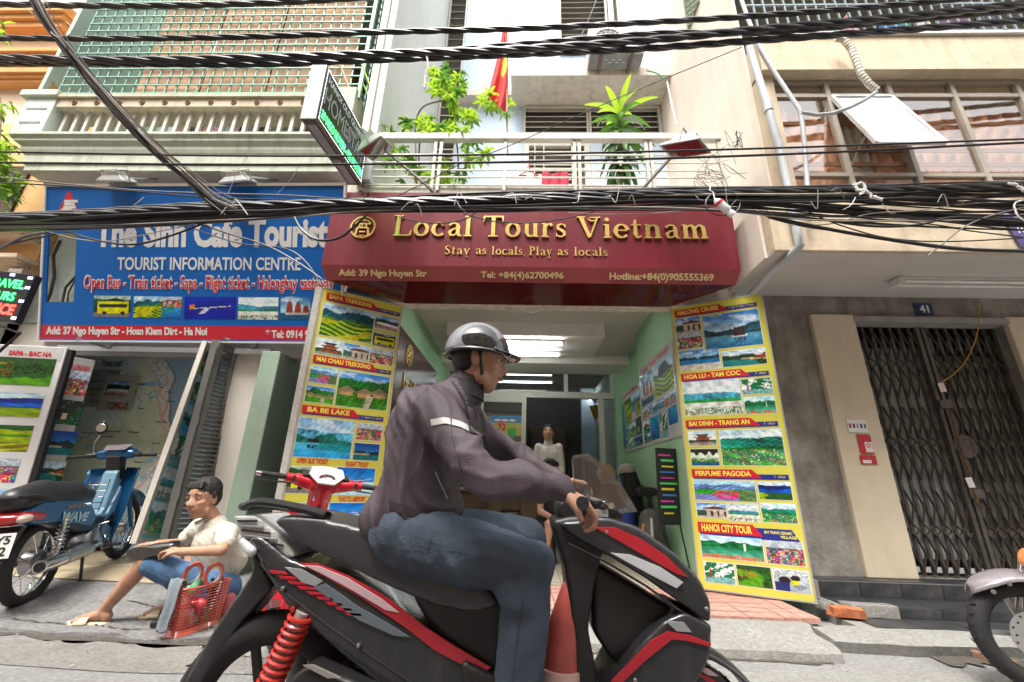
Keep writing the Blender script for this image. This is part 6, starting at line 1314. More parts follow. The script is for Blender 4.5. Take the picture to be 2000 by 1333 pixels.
# slanting bundle from the top left corner
GD = 'cables in the slanting bundle'; LD = 'cable lost in the slanting bundle running down from the top left corner'
dxs = [(50, -45, 1.9), (85, 25, 2.0), (130, 88, 2.12), (200, 175, 2.3), (290, 275, 2.5), (370, 345, 2.66), (430, 392, 2.8), (520, 410, 2.88), (640, 408, 2.9)]
for k in range(22):
    a = rb.uniform(-1, 1); b = rb.uniform(-1, 1); ph = rb.uniform(0, 6); P = []
    for i, (x, y, Y) in enumerate(dxs):
        w = (11, 13, 10, 13, 12, 12, 17, 16, 14)[i]; aa = a+.35*math.sin(ph+i*1.3); P.append(at(x+aa*w*.8, y-aa*w*.5, Y=Y+b*.02))
    m = rb.choice((m_blk, m_blk, m_blk, m_gry, m_tanc, m_tanc)); cable(spline(P, 9), rb.choice((.0035, .0045, .006)), m, LD, GD)
cable(pc_([(96, 45, 2.04), (101, 65, 2.04), (118, 74, 2.04), (136, 68, 2.04), (138, 52, 2.04), (128, 44, 2.04)], 2), .0035, m_tanc, 'small pale tie looped round the slanting cable bundle', name='cable_tie')
for pts, lb in (([(55, 20, 2.0), (90, 55, 2.05), (140, 125, 2.2), (180, 160, 2.28), (290, 285, 2.5), (350, 345, 2.66), (440, 420, 2.8)], 'loose thin black cable hanging just below the slanting bundle'), ([(130, 90, 2.1), (150, 140, 2.2), (205, 205, 2.3), (250, 240, 2.4), (330, 330, 2.6)], 'second loose thin cable below the slanting bundle')): cable(pc_(pts, 2.2), .0032, m_blk, lb)
# thin stray wires
for pts, r, m, lb, Y in (([(900, 320), (1000, 283), (1200, 195), (1450, 92)], .004, m_blk, 'thin black wire rising from the railing to the upper right pipe', 3.0), ([(745, 395), (800, 372), (900, 320)], .004, m_blk, 'short thin black wire rising to the balcony railing', 3.0),
   ([(500, 290), (470, 325), (445, 380)], .002, m_tanc, 'fine pale wire hanging left of the light box sign', 3.0), ([(585, 325), (560, 360), (540, 380)], .002, m_tanc, 'fine pale wire hanging under the light box sign', 3.0),
   ([(1165, 0), (1140, 60), (1120, 90), (1070, 140)], .003, mat('cyan_wire', (.25, .45, .5), .6), 'thin pale blue wire dangling in front of the high louvres', 4.5), ([(1262, 138), (1285, 145), (1303, 160)], .009, mat('green_hose', (.03, .3, .10), .5), 'green hose curving over the end of the balcony canopy', 4.6), ([(1303, 160), (1312, 205), (1322, 245)], .010, m_white, 'white cable conduit dropping to the right flood lamp', 4.2)):
    cable(pc_(pts, Y), r, m, lb, name='wire')
r3 = random.Random(12)
for k in range(9):
    x0, y0 = r3.uniform(1385, 1440), r3.uniform(290, 370); P = [at(x0+r3.uniform(-38, 38)+4*math.sin(q), y0+r3.uniform(-40, 30), Y=3.2) for q in range(5)]
    cable(spline(P, 8), .0022, m_blk if k % 3 else m_gry, 'thin wire in the loose tangle at the right end of the balcony railing', 'thin wires tangled at the railing end', 'wire', 5)
for k in range(5):
    P = [at(1442+r3.uniform(-12, 10), 268+r3.uniform(-16, 22), Y=3.38) for q in range(5)]; cable(spline(P, 7), .003, m_blk, 'wire end in the small black tuft on the pale party wall', 'wire ends in the wall tuft', 'wire', 5)
for k in range(20):
    x0 = r3.uniform(150, 1950); y0 = lerp(416, 392, min(1, x0/900))+r3.uniform(-6, 8); s = r3.choice((-1, 1)); P = [at(x0, y0, Y=2.8), at(x0+s*r3.uniform(4, 16), y0+r3.uniform(-22, 22), Y=2.78), at(x0+s*r3.uniform(12, 30), y0+r3.uniform(-26, 26), Y=2.8)]
    cable(spline(P, 5), .003, r3.choice((m_gry, m_tanc, m_swhite)), 'cut cable end sticking out of the tangled bundle', 'cut cable ends along the bundle', 'cable_end', 5)
# rags, ties, bottle
def rag(pts, w, lb, Y=2.78, m=None):
    P = spline([at(x, y, Y=Y) for x, y in pts], 6); g = G()
    for k in range(7): g.tube([p+V((rb.uniform(-w, w)*.5, rb.uniform(-w, w)*.4, rb.uniform(-w, w)*.5)) for p in P], w*.28, 5)
    tag(obj('rag', g, m or mat('white_string', (.66, .64, .62), .9), smooth=True), lb, 'rag')
rag([(1668, 358), (1675, 372), (1690, 372), (1705, 385), (1722, 390)], .022, 'frayed white rag knotted round the cable bundle near the amber windows')
rag([(1672, 362), (1684, 358), (1688, 370), (1680, 380)], .018, 'small white knot beside the frayed white rag')
rag([(1972, 358), (1985, 362), (2000, 372), (2012, 380)], .02, 'white cord tied round the bundle at the right edge')
rag([(834, 112), (836, 130), (831, 150), (829, 172)], .016, 'white strip of cloth hanging from the thick twisted cable', 2.62)
rag([(1995, 392), (1982, 398), (1984, 415), (1998, 430), (2012, 424)], .010, 'white and green ribbon loop hanging at the right edge')
bo = thing('plastic_bottle', 'clear plastic bottle hung upside down from the cable bundle', 'bottle', at(1412, 403, Y=2.76))
ax = (at(1432, 421, Y=2.76)-at(1396, 390, Y=2.76)); L_ = ax.length; b0 = at(1396, 390, Y=2.76)
obj('body', G().lathe(b0, ax, [(0, .012), (L_*.12, .028), (L_*.3, .034), (L_*.5, .031), (L_*.68, .034), (L_*.78, .022), (L_*.86, .030), (L_, .027)], 18), mat('cloudy_plastic', (.72, .74, .74), .15, spec=.8, coat=.5), bo, smooth=True)
obj('label_band', G().lathe(b0, ax, [(L_*.18, .0345), (L_*.3, .036)], 18), mat('ink_red', (.55, .02, .03)), bo); obj('hanger', G().tube([b0, at(1393, 376, Y=2.76), at(1386, 372, Y=2.76), at(1388, 362, Y=2.76)], .005, 6), m_swhite, bo)
cable([at(1412+34*math.cos(a*.35), 398+24*math.sin(a*.35), Y=2.79+.002*a) for a in range(40)], .004, m_blk, 'coil of black cable round the hanging plastic bottle', name='cable_coil')
# purple banner at the right edge
PF = Frame((0, 3.27, 0), (1, 0, 0), (0, 0, 1)); (u0, v1), (u1, v0) = PF.uv(1950, 412), PF.uv(2060, 483)
pbn = thing('purple_banner', 'purple cloth banner with white and red characters at the right edge', 'banner', PF.p(u0, v0)); PF.shape('cloth', [(u0+.06, v0), (u1, v0), (u1, v1), (u0, v1)], 0, .004, mat('purple_cloth', (.10, .07, .22), .8), pbn)
text('TU 2T', PF, u0+.07, v0+.13, u1-.05, v0+.21, m_swhite, pbn, bold=.03, off=.005); text('3', PF, u0+.16, v0+.02, u0+.26, v0+.10, m_sred, pbn, bold=.06, off=.005)
for k in range(6): PF.plate('checker', u0+.03+.07*k, v1-.05-.03*(k % 2), u0+.07+.07*k, v1-.02-.03*(k % 2), .005, .006, m_swhite, pbn)

# ================================================================ FLAG AND PLANTS
fgx = thing('flag', 'red flag with a yellow star hanging limp from a pole on the balcony', 'flag', at(990, 300, Y=3.68))
pt_, pb_ = at(988, 38, Y=3.68), at(991, 300, Y=3.68); obj('pole', G().tube([pb_, pt_], .011, 8), mat('bamboo_rod', (.5, .33, .17)), fgx)
Lx = [(982, 62), (974, 100), (967, 130), (958, 165), (955, 190)]; Rx = [(991, 58), (992, 100), (992, 140), (993, 185), (988, 222)]
def fl_(a, b):
    k = a*4; i = min(3, int(k)); t = k-i; l = V((lerp(Lx[i][0], Lx[i+1][0], t), lerp(Lx[i][1], Lx[i+1][1], t), 0)); r = V((lerp(Rx[i][0], Rx[i+1][0], t), lerp(Rx[i][1], Rx[i+1][1], t), 0)); q = lerp(l, r, b); return at(q.x, q.y, Y=3.66+.035*math.sin(b*11+a*4)*(.3+a))
ny, nx = 50, 24; col = np.empty((ny, nx, 3)); col[:] = (.62, .03, .03); yy, xx = np.meshgrid(np.linspace(0, 1, ny), np.linspace(0, 1, nx), indexing='ij')
st_ = (abs(yy-.42)+abs(xx-.75)*.5 < .13) | ((abs(xx-.8-.2*np.sin(yy*9)) < .1) & (abs(yy-.42) < .16)); col[st_] = (.75, .55, .05)
gg = G().grid(lambda a, b: fl_(b, a), nx-1, ny-1); me = gg.mesh('cloth', True, 180); ca = me.color_attributes.new('Col', 'FLOAT_COLOR', 'POINT'); ca.data.foreach_set('color', np.concatenate([col.reshape(-1, 3), np.ones((nx*ny, 1))], 1).ravel()); obj('cloth', me, print_mat('flag_print', .8), fgx)
def leafmat(name, c, k=.5):
    if name in MATS: return MATS[name]
    m = mat(name, c, .45, var=.3, sc=7); b = m.node_tree.nodes['Principled BSDF']; b.inputs['Subsurface Weight'].default_value = 0
    t = m.node_tree; tr = t.nodes.new('ShaderNodeBsdfTranslucent'); tr.inputs[0].default_value = (c[0]*2.2, c[1]*1.9, c[2]*1.2, 1); mx = t.nodes.new('ShaderNodeMixShader'); mx.inputs[0].default_value = k*.7
    t.links.new(b.outputs[0], mx.inputs[1]); t.links.new(tr.outputs[0], mx.inputs[2]); t.links.new(mx.outputs[0], t.nodes['Material Output'].inputs[0]); return m
m_lf = leafmat('bright_leaf', (.17, .30, .03), .7); m_lf2 = leafmat('mid_leaf', (.06, .16, .025)); m_lf3 = leafmat('dark_leaf', (.03, .10, .02))
def strip_leaf(g, base, d, L_, w, droop, n=6, up=V((0, 0, 1)), fold=.15):
    d = d.normalized(); side = d.cross(up); side = side.normalized() if side.length > .05 else V((1, 0, 0)); p = V(base); vs = []; fs = []
    for i in range(n+1):
        t = i/n; ww = w*math.sin(math.pi*min(.97, .12+.86*t))**.8; nrm = side.cross(d).normalized()
        vs += [p-side*ww/2+nrm*ww*fold, p, p+side*ww/2+nrm*ww*fold]; d = (d+V((0, 0, -1))*droop/n).normalized(); p = p+d*(L_/n)
    for i in range(n): fs += [(3*i, 3*i+1, 3*i+4, 3*i+3), (3*i+1, 3*i+2, 3*i+5, 3*i+4)]
    g.add(vs, fs)
def umbrella_leaf(seed, s=1.):
    r = random.Random(seed); g = G(); n = r.choice((6, 7, 8))
    for i in range(n):
        a = 2*math.pi*i/n+r.uniform(-.2, .2); strip_leaf(g, (0, 0, 0), V((math.cos(a), math.sin(a), .25)), s*r.uniform(.08, .13), s*.034, r.uniform(.7, 1.6), 4)
    return g.mesh('leaf', True, 180)
UL_ = [umbrella_leaf(i) for i in range(4)]
for me in UL_: me.materials.append(m_lf)
UL2 = [umbrella_leaf(i+9) for i in range(4)]
for me in UL2: me.materials.append(m_lf2)
def umbrella_plant(stems, clumps, label, seed):
    r = random.Random(seed); b = at(*stems[0][0][:2], Y=3.85); t = thing('umbrella_plant', label, 'plant', b)
    for st in stems: obj('stem', G().tube(spline([at(x, y, Y=3.85+.1*math.sin(x)) for x, y in st], 5), .010, 7), mat('bark', (.16, .12, .08), .9), t, smooth=True)
    for (x, y, w, h, n) in clumps:
        for k in range(int(n*.8)+1):
            a = r.uniform(0, 6.28); q = math.sqrt(r.random()); p = at(x+w*q*math.cos(a), y+h*q*math.sin(a), Y=3.85+r.uniform(-.25, .25)); me = r.choice(UL_ if r.random() < .72 else UL2)
            o = bpy.data.objects.new('leaf', me); o.location = p-b; s = r.uniform(.7, 1.25); o.scale = (s, s, s); o.rotation_euler = (r.uniform(-.5, .5), r.uniform(-.5, .5), r.uniform(0, 6)); S.collection.objects.link(o); o.parent = t
umbrella_plant([[(815, 378), (812, 290), (812, 240), (828, 208), (868, 195), (878, 180)], [(830, 378), (818, 320), (822, 250)]], [(878, 168, 36, 38, 30), (850, 150, 24, 18, 7), (820, 245, 30, 22, 16), (845, 255, 20, 14, 8), (790, 330, 30, 30, 12), (770, 300, 20, 24, 6), (820, 335, 30, 25, 8)], 'tall umbrella plant with a bent stem and bright crown, left one on the balcony', 3)
umbrella_plant([[(905, 378), (912, 300), (912, 230), (925, 200), (962, 194), (975, 185)], [(880, 378), (895, 330), (890, 260)]], [(905, 225, 34, 28, 26), (955, 192, 18, 22, 10), (982, 205, 14, 22, 6), (880, 262, 26, 20, 12), (925, 300, 26, 24, 12), (880, 335, 32, 28, 12), (850, 350, 20, 15, 5)], 'umbrella plant with a forked stem beside the red flag', 8)
umbrella_plant([[(742, 300), (740, 262)]], [(742, 255, 22, 14, 9), (765, 262, 12, 10, 4)], 'small umbrella plant peeping out behind the green light box sign', 14)
# corn plant
cp_ = thing('corn_plant', 'corn plant with long arching strap leaves and pale dry ones on the balcony', 'plant', at(1212, 376, Y=3.9)); b0 = at(1212, 390, Y=3.9); b1 = at(1211, 225, Y=3.9)
obj('trunk', G().tube([b0, lerp(b0, b1, .5)+V((.01, 0, 0)), b1], [.028, .024, .02], 9), mat('corn_bark', (.28, .22, .15), .9, bump=.5), cp_, smooth=True)
r = random.Random(6)
for k in range(64):
    t = k/63; hgt = lerp(b1, b0, t**1.2*.72); a = k*2.4; el = lerp(1.15, -.75, t**.55)+r.uniform(-.15, .15); d = V((math.cos(a)*math.cos(el), math.sin(a)*math.cos(el)*.8, math.sin(el))); g = G()
    dry = (k in (13, 18, 22, 26, 31, 35, 37, 42, 46, 49, 53)); strip_leaf(g, hgt+V((0, 0, .04)), d, r.uniform(.30, .50)*(.85 if dry else 1), .070, (1.0 if t < .15 else 2.0) if t < .3 else 1.5, 8, fold=.22)
    obj('leaf', g, mat('dry_leaf', (.50, .52, .50), .6, var=.2) if dry else (m_lf if t < .12 else (m_lf2 if t < .6 else m_lf3)), cp_, smooth=True, angle=180)
# foliage at the left edge
for (lb, Yv, cl, sd) in (('leafy vine hanging over the left edge beside the green balcony', 3.6, [(0, 300, 24, 38, 60), (12, 360, 28, 34, 60)], 4), ('tuft of leaves at the very left near the orange cornice', 3.5, [(4, 210, 16, 12, 9), (2, 58, 12, 16, 8)], 5)):
    r = random.Random(sd); t = thing('hanging_vine', lb, 'plant', at(cl[0][0], cl[0][1], Y=Yv))
    obj('stem', G().tube([at(-6, cl[0][1]-40, Y=Yv), at(4, cl[0][1], Y=Yv), at(-2, cl[0][1]+80, Y=Yv)], .006, 5), mat('bark', (.16, .12, .08)), t)
    g = G(); g2_ = G()
    for (x, y, w, h, n) in cl:
        for k in range(n):
            p = at(x+r.gauss(0, .5)*w, y+r.gauss(0, .5)*h, Y=Yv+r.uniform(-.2, .2))
            for q in range(3): strip_leaf(g if r.random() < .5 else g2_, p, V((r.uniform(-1, 1), r.uniform(-1, 1), r.uniform(-.6, .8))), r.uniform(.07, .13), .035, 1.2, 3)
    tag(obj('leaves', g, m_lf, t, smooth=True, angle=180), kind='stuff')
    if g2_.v: tag(obj('leaves', g2_, m_lf2, t, smooth=True, angle=180), kind='stuff')
# ================================================================ VEHICLES
m_rub = mat('tyre_rubber', (.022, .022, .022), .75, var=.2, sc=20, bump=.3, bs=60); m_bplas = mat('black_plastic', (.02, .02, .022), .4, var=.15); m_gplas = mat('charcoal_plastic', (.028, .029, .032), .27, var=.15, spec=.6, coat=.25, grime=.22, gs=9, gcol=(.13, .12, .105))
m_steel = mat('steel', (.42, .42, .42), .3, metal=.9, var=.1); m_rimm = mat('alloy_rim', (.45, .45, .44), .35, metal=.8)
def wheel(parent, c, axis, R, rt, hub, spokes, rimmat=m_chrome, hubm=m_steel, sp_r=.0016, alloy=False, tape=None):
    c = V(c); d = V(axis).normalized(); q = d.orthogonal().normalized(); w = d.cross(q)
    ty = obj('tyre', G().ring(c, d, R-rt, rt, 48, 10, 1.0), m_rub, parent, smooth=True)
    tr = G()
    for i in range(60):
        a = 2*math.pi*i/60; e = q*math.cos(a)+w*math.sin(a); e2 = q*math.cos(a+.05)+w*math.sin(a+.05); s = 1 if i % 2 else -1
        tr.beam(c+e*(R*1.0+.0005)+d*s*rt*.1, c+e2*(R*.985)+d*s*rt*.75, .004, .003, up=e)
    tag(obj('tread', tr, m_bplas, ty), kind='stuff')
    Rr = R-rt*1.75
    rim = obj('rim', G().lathe(c-d*rt*.5, d, [(0, Rr+.012), (.004, Rr+.012), (rt*.3, Rr-.004), (rt*.7, Rr-.004), (rt-.004, Rr+.012), (rt, Rr+.012), (rt*.7, Rr-.010), (rt*.3, Rr-.010)], 40), rimmat, parent, smooth=True); rim.data.polygons  # ring profile
    if tape: obj('rim_tape', G().ring(c-d*(rt*.52), d, Rr+.004, .005, 44, 6), tape, rim)
    obj('hub', G().lathe(c-d*hub[1], d, [(0, hub[0]*.55), (hub[1]*.3, hub[0]*.6), (hub[1]*.35, hub[0]), (hub[1]*1.65, hub[0]), (hub[1]*1.7, hub[0]*.6), (hub[1]*2, hub[0]*.5)], 28), hubm, parent, smooth=True)
    if alloy:
        for i in range(spokes):
            a = 2*math.pi*i/spokes; e = q*math.cos(a)+w*math.sin(a); e2 = q*math.cos(a+.12)+w*math.sin(a+.12); obj('spoke', G().beam(c+e*hub[0]*.8, c+e2*(Rr), .024, .018, up=d), rimmat, rim, bevel=.003)
    else:
        for i in range(spokes):
            a = 2*math.pi*i/spokes; s = 1 if i % 2 else -1; k = .35*(1 if (i//2) % 2 else -1); e = q*math.cos(a)+w*math.sin(a); e2 = q*math.cos(a+k)+w*math.sin(a+k)
            obj('spoke', G().tube([c+e*hub[0]*.92+d*s*hub[1]*.7, c+e2*Rr], sp_r*1.6, 4), rimmat, rim)
def fix_rim():  # the lathe caps of the rims are removed so that the wheel is open
    for me in bpy.data.meshes:
        if me.name.startswith('rim') and not me.name.startswith('rim_'):
            import bmesh
            b = bmesh.new(); b.from_mesh(me); f = [x for x in b.faces if len(x.verts) > 20]; bmesh.ops.delete(b, geom=f, context='FACES_ONLY'); b.to_mesh(me); b.free()
def coil(a, b, R, r, turns, n=12):
    a = V(a); b = V(b); d = (b-a).normalized(); q = d.orthogonal().normalized(); w = d.cross(q); N = turns*n
    return G().tube([lerp(a, b, i/N)+(q*math.cos(2*math.pi*i/n)+w*math.sin(2*math.pi*i/n))*R for i in range(N+1)], r, 6)
def side(pts, Y): return [at(x, y, Y=Y) for x, y in pts]

# ---- the scooter ridden past the camera
SY = 1.5
sc = thing('ridden_scooter', 'dark grey scooter with red stripes being ridden past in the foreground', 'scooter', (-.1, SY, 0))
RWc = (-.74, SY, .285); FWc = (.445, SY, .245)
m_rt = mat('red_tape', (.5, .02, .02), .4)
wheel(sc, RWc, (0, 1, 0), .285, .048, (.055, .06), 5, m_bplas, m_bplas, alloy=True, tape=m_rt); wheel(sc, FWc, (0, 1, 0), .25, .042, (.05, .05), 5, m_bplas, m_bplas, alloy=True, tape=m_rt)
obj('brake_disc', G().lathe((FWc[0], SY-.065, FWc[2]), (0, 1, 0), [(0, .11), (.004, .11)], 32), m_steel, sc)
def panel(name, pts, Y, th, m, vox=.012, sm=5, extra=(), parent=None, it=.6):
    return blob(name, [('p', side(pts, Y), V((0, th, 0)))]+list(extra), m, parent or sc, vox, sm, it)
tb = panel('rear_body', [(505, 1045), (560, 1090), (640, 1120), (760, 1195), (860, 1250), (960, 1320), (985, 1420), (800, 1420), (740, 1345), (640, 1262), (560, 1190), (515, 1120), (478, 1050)], 1.385, .24, m_gplas)
m_rgl = mat('red_gloss', (.48, .015, .03), .2, coat=.6, var=.06); m_sil = mat('silver_gloss', (.46, .48, .51), .22, metal=.4, coat=.5, var=.06); m_pinkw = mat('pinkish_white', (.66, .46, .50), .25, coat=.6)
def decal(name, pts, Y, m, parent, th=.006): return obj(name, G().prism(side(pts, Y), V((0, th, 0)), inset=.0), m, parent, bevel=.001)
decal('red_stripe', [(582, 1100), (620, 1101), (680, 1125), (760, 1170), (830, 1225), (880, 1258), (960, 1305), (940, 1318), (850, 1272), (790, 1225), (700, 1165), (630, 1125)], 1.380, m_rgl, tb)
decal('pale_stripe', [(592, 1104), (622, 1106), (680, 1130), (748, 1172), (780, 1198), (752, 1192), (690, 1155), (630, 1122)], 1.3775, m_pinkw, tb)
decal('silver_stripe', [(555, 1108), (588, 1112), (630, 1136), (615, 1146), (590, 1138)], 1.379, m_sil, tb)
decal('grey_stripe', [(612, 1148), (634, 1140), (700, 1186), (760, 1220), (800, 1245), (770, 1243), (700, 1212)], 1.379, mat('slate_gloss', (.14, .17, .20), .25, coat=.5), tb)
for i in range(9):
    x, y = 530+i*18.5, 1118+i*10.2; decal('vent_fin', [(x-6, y-4), (x+26, y-1), (x+32, y+5), (x, y+3)], 1.379, m_rgl, tb)
seat = panel('seat', [(528, 1018), (552, 1006), (610, 1008), (700, 1030), (760, 1045), (800, 1075), (850, 1110), (960, 1150), (985, 1185), (930, 1200), (860, 1190), (760, 1150), (660, 1100), (575, 1062)], 1.375, .25, mat('seat_vinyl', (.045, .046, .05), .28, var=.1, spec=.7, bump=.15, bs=200), .012, 9)
panel('under_seat', [(800, 1160), (1000, 1150), (1012, 1300), (1000, 1420), (940, 1420), (900, 1290), (840, 1230)], 1.40, .2, m_bplas)
tl = panel('tail_light', [(455, 1008), (500, 1006), (540, 1040), (585, 1088), (558, 1092), (505, 1062), (468, 1050)], 1.40, .2, mat('clear_lens', (.55, .56, .56), .12, coat=1, var=.15, sc=25), .010, 4)
for i in range(5): decal('lens_band', [(462+i*4, 1016+i*9), (500+i*13, 1016+i*12), (501+i*13, 1020+i*12), (463+i*4, 1020+i*9)], 1.394, m_sil if i % 2 else m_bplas, tl)
obj('grab_rail', G().tube(spline([at(478, 990, Y=1.42), at(500, 981, Y=1.40), (at(540, 984, Y=1.39)), at(600, 996, Y=1.385), at(640, 1008, Y=1.39)], 5)+spline([at(620, 1000, Y=1.62), at(540, 990, Y=1.62), at(478, 990, Y=1.58), at(478, 990, Y=1.42)], 5), .013, 8), m_bplas, sc, smooth=True)
panel('rear_mudguard', [(480, 1052), (520, 1118), (530, 1150), (470, 1215), (420, 1290), (385, 1345), (350, 1345), (405, 1245), (455, 1170), (490, 1120)], 1.45, .11, m_gplas, .010, 4)


a_, b_ = at(592, 1195, Y=1.39), at(520, 1350, Y=1.39)
sk = obj('shock_absorber', G().tube([a_, b_], .020, 10), mat('pale_grey', (.42, .38, .36), .4), sc, smooth=True); obj('spring', coil(a_, b_, .031, .0062, 11), mat('spring_red', (.62, .03, .02), .35, coat=.5), sk, smooth=True)
panel('exhaust', [(560, 1330), (600, 1300), (760, 1360), (900, 1400), (900, 1440), (700, 1420), (560, 1380)], 1.34, .10, m_bplas, .012, 5)
decal('heat_shield', [(590, 1300), (612, 1299), (664, 1324), (640, 1326)], 1.333, mat('shield_metal', (.55, .53, .45), .3, metal=.7), sc)
panel('engine_cover', [(640, 1300), (760, 1290), (860, 1340), (900, 1420), (660, 1420)], 1.42, .16, m_gplas)
panel('floorboard', [(900, 1290), (960, 1320), (1120, 1390), (1180, 1400), (1180, 1440), (900, 1440)], 1.36, .28, m_bplas)
panel('front_shield_inner', [(1075, 1015), (1150, 1005), (1185, 1060), (1165, 1130), (1150, 1230), (1170, 1330), (1200, 1440), (1130, 1440), (1120, 1250), (1105, 1120)], 1.40, .2, m_bplas)
fcw = panel('front_cowl', [(1085, 1022), (1180, 1008), (1250, 1030), (1320, 1080), (1372, 1135), (1394, 1185), (1390, 1225), (1345, 1190), (1260, 1130), (1180, 1082), (1120, 1050)], 1.375, .25, m_gplas, .012, 6)
decal('red_stripe', [(1160, 1030), (1200, 1030), (1250, 1052), (1300, 1085), (1345, 1128), (1322, 1122), (1262, 1088), (1200, 1052)], 1.369, m_rgl, fcw)
decal('head_lamp', [(1192, 1080), (1232, 1084), (1290, 1108), (1335, 1138), (1322, 1150), (1268, 1122)], 1.368, mat('lamp_lens', (.6, .62, .66), .1, coat=1, var=.1), fcw)
panel('cowl_gap', [(1150, 1090), (1250, 1150), (1330, 1200), (1300, 1250), (1200, 1300), (1160, 1240)], 1.43, .14, m_bplas)
lw_ = panel('lower_cowl', [(1300, 1212), (1340, 1196), (1392, 1222), (1394, 1275), (1375, 1320), (1330, 1400), (1290, 1440), (1150, 1440), (1200, 1330), (1250, 1262)], 1.375, .25, m_gplas, .012, 5)
decal('red_chevron', [(1272, 1252), (1306, 1234), (1345, 1240), (1390, 1258), (1388, 1264), (1340, 1252), (1312, 1250), (1262, 1290), (1210, 1340), (1160, 1400), (1148, 1400), (1200, 1325)], 1.369, m_rgl, lw_)
decal('lamp_glint', [(1300, 1214), (1336, 1216), (1352, 1236), (1322, 1234)], 1.368, m_sil, lw_)
ff = panel('front_fender', [(1340, 1314), (1368, 1300), (1396, 1308), (1420, 1330), (1440, 1368), (1436, 1400), (1412, 1372), (1384, 1347), (1346, 1337)], 1.44, .12, m_gplas, .008, 4)
decal('fender_stripe', [(1356, 1303), (1384, 1307), (1404, 1322), (1384, 1320)], 1.436, m_pinkw, ff); decal('fender_red', [(1354, 1311), (1386, 1323), (1416, 1346), (1408, 1350), (1378, 1330)], 1.435, m_rgl, ff)
ffe = obj('fender_arch', G().grid(lambda a, b: (FWc[0]+.272*math.cos(lerp(2.3, .55, b)), SY+(a-.5)*.13, FWc[2]+.272*math.sin(lerp(2.3, .55, b))+.02*(1-(2*a-1)**2)), 6, 20), m_gplas, sc, smooth=True, angle=180); ffe.modifiers.new('t', 'SOLIDIFY').thickness = .005
for dy in (-.07, .07): obj('fork', G().tube([(.445, SY+dy, .245), (.36, SY+dy, .56)], .017, 8), m_steel, sc, smooth=True)
hbz = at(1140, 985, Y=1.3)
panel('handlebar_cover', [(1085, 985), (1120, 968), (1185, 975), (1215, 1000), (1200, 1022), (1130, 1030), (1092, 1015)], 1.42, .18, m_bplas, .010, 5)
obj('handlebar', G().tube([at(1133, 982, Y=1.20), at(1140, 985, Y=1.36), at(1150, 982, Y=1.5), at(1150, 972, Y=1.66), at(1142, 955, Y=1.8)], .014, 8), m_bplas, sc, smooth=True)
for yy, q in ((1.235, (1133, 982)), (1.78, (1142, 955))):
    p = at(*q, Y=yy); obj('grip', G().tube([p-V((0, .055, 0)), p+V((0, .06, 0))], .0175, 10), m_rub, sc, smooth=True)
p = at(1163, 978, Y=1.22); obj('brake_lever', G().tube(spline([p+V((.0, .08, 0)), p+V((.03, .03, -.01)), p+V((.03, -.06, -.01))], 4), .008, 8), m_chrome, sc, smooth=True)
p = at(1165, 1003, Y=1.25); obj('bar_end', G().tube([p-V((.02, 0, 0)), p+V((.03, 0, 0))], .011, 8), m_chrome, sc, smooth=True)
ws = obj('windscreen', G().prism([at(x, y, Y=1.40) for x, y in ((1118, 890), (1148, 886), (1176, 905), (1215, 948), (1246, 1000), (1215, 1004), (1160, 985), (1125, 975))], V((.02, .22, 0))), pane_mat('smoked_screen', (.80, .82, .84), .14, .2), sc, bevel=.004)
#G().tube([at(1150, 975, Y=1.34), at(1140, 935, Y=1.3), at(1128, 905, Y=1.28)], .006, 6), m_bplas, sc); mc = at(1126, 898, Y=1.27)
#, (.045, .018, .030))], m_bplas, mr, .006, 3)
for (x, y) in ((552, 1150), (700, 1262), (905, 1372), (1185, 1040), (1380, 1190), (1240, 1330)): 
    p = at(x, y, Y=1.372); obj('bolt', G().lathe(p+V((0, .02, 0)), (0, -1, 0), [(0, .006), (.022, .006), (.025, .004)], 10), m_steel, sc)
for nm, pts in (('panel_gap', [(508, 1100), (560, 1160), (640, 1222), (740, 1292), (860, 1372)]), ('panel_gap', [(1110, 1062), (1180, 1096), (1262, 1145), (1345, 1205)])): obj(nm, G().tube([at(x, y, Y=1.386) for x, y in pts], .0035, 6), m_bplas, sc)
blob('turn_signal', [('c', at(474, 1058, Y=1.40), at(492, 1078, Y=1.38), .012, .015)], mat('clear_lens', (.55, .56, .56)), sc, .006, 2)
# red bag hanging in the footwell
bg_ = thing('hanging_bag', 'translucent pinkish red bag hanging in the footwell of the moving scooter', 'bag', at(1100, 1140, Y=1.42))
blob('sack', [('c', at(1112, 1150, Y=1.44), at(1100, 1230, Y=1.44), .026, .050), ('c', at(1100, 1230, Y=1.44), at(1092, 1350, Y=1.44), .050, .062)], mat('red_plastic_film', (.50, .10, .085), .3, var=.25, sc=10, bump=.4, bs=18, coat=.4), bg_, .010, 3)
obj('pale_base', G().lathe(at(1092, 1300, Y=1.44), (-.05, 0, -1), [(0, .0665), (.05, .0675), (.1, .066)], 24), mat('pale_pink_film', (.62, .42, .38), .4), bg_, smooth=True); obj('neck', G().tube([at(1112, 1150, Y=1.44), at(1120, 1100, Y=1.45), at(1135, 1060, Y=1.45)], .012, 8), mat('royal_blue', (.02, .05, .35)), bg_)

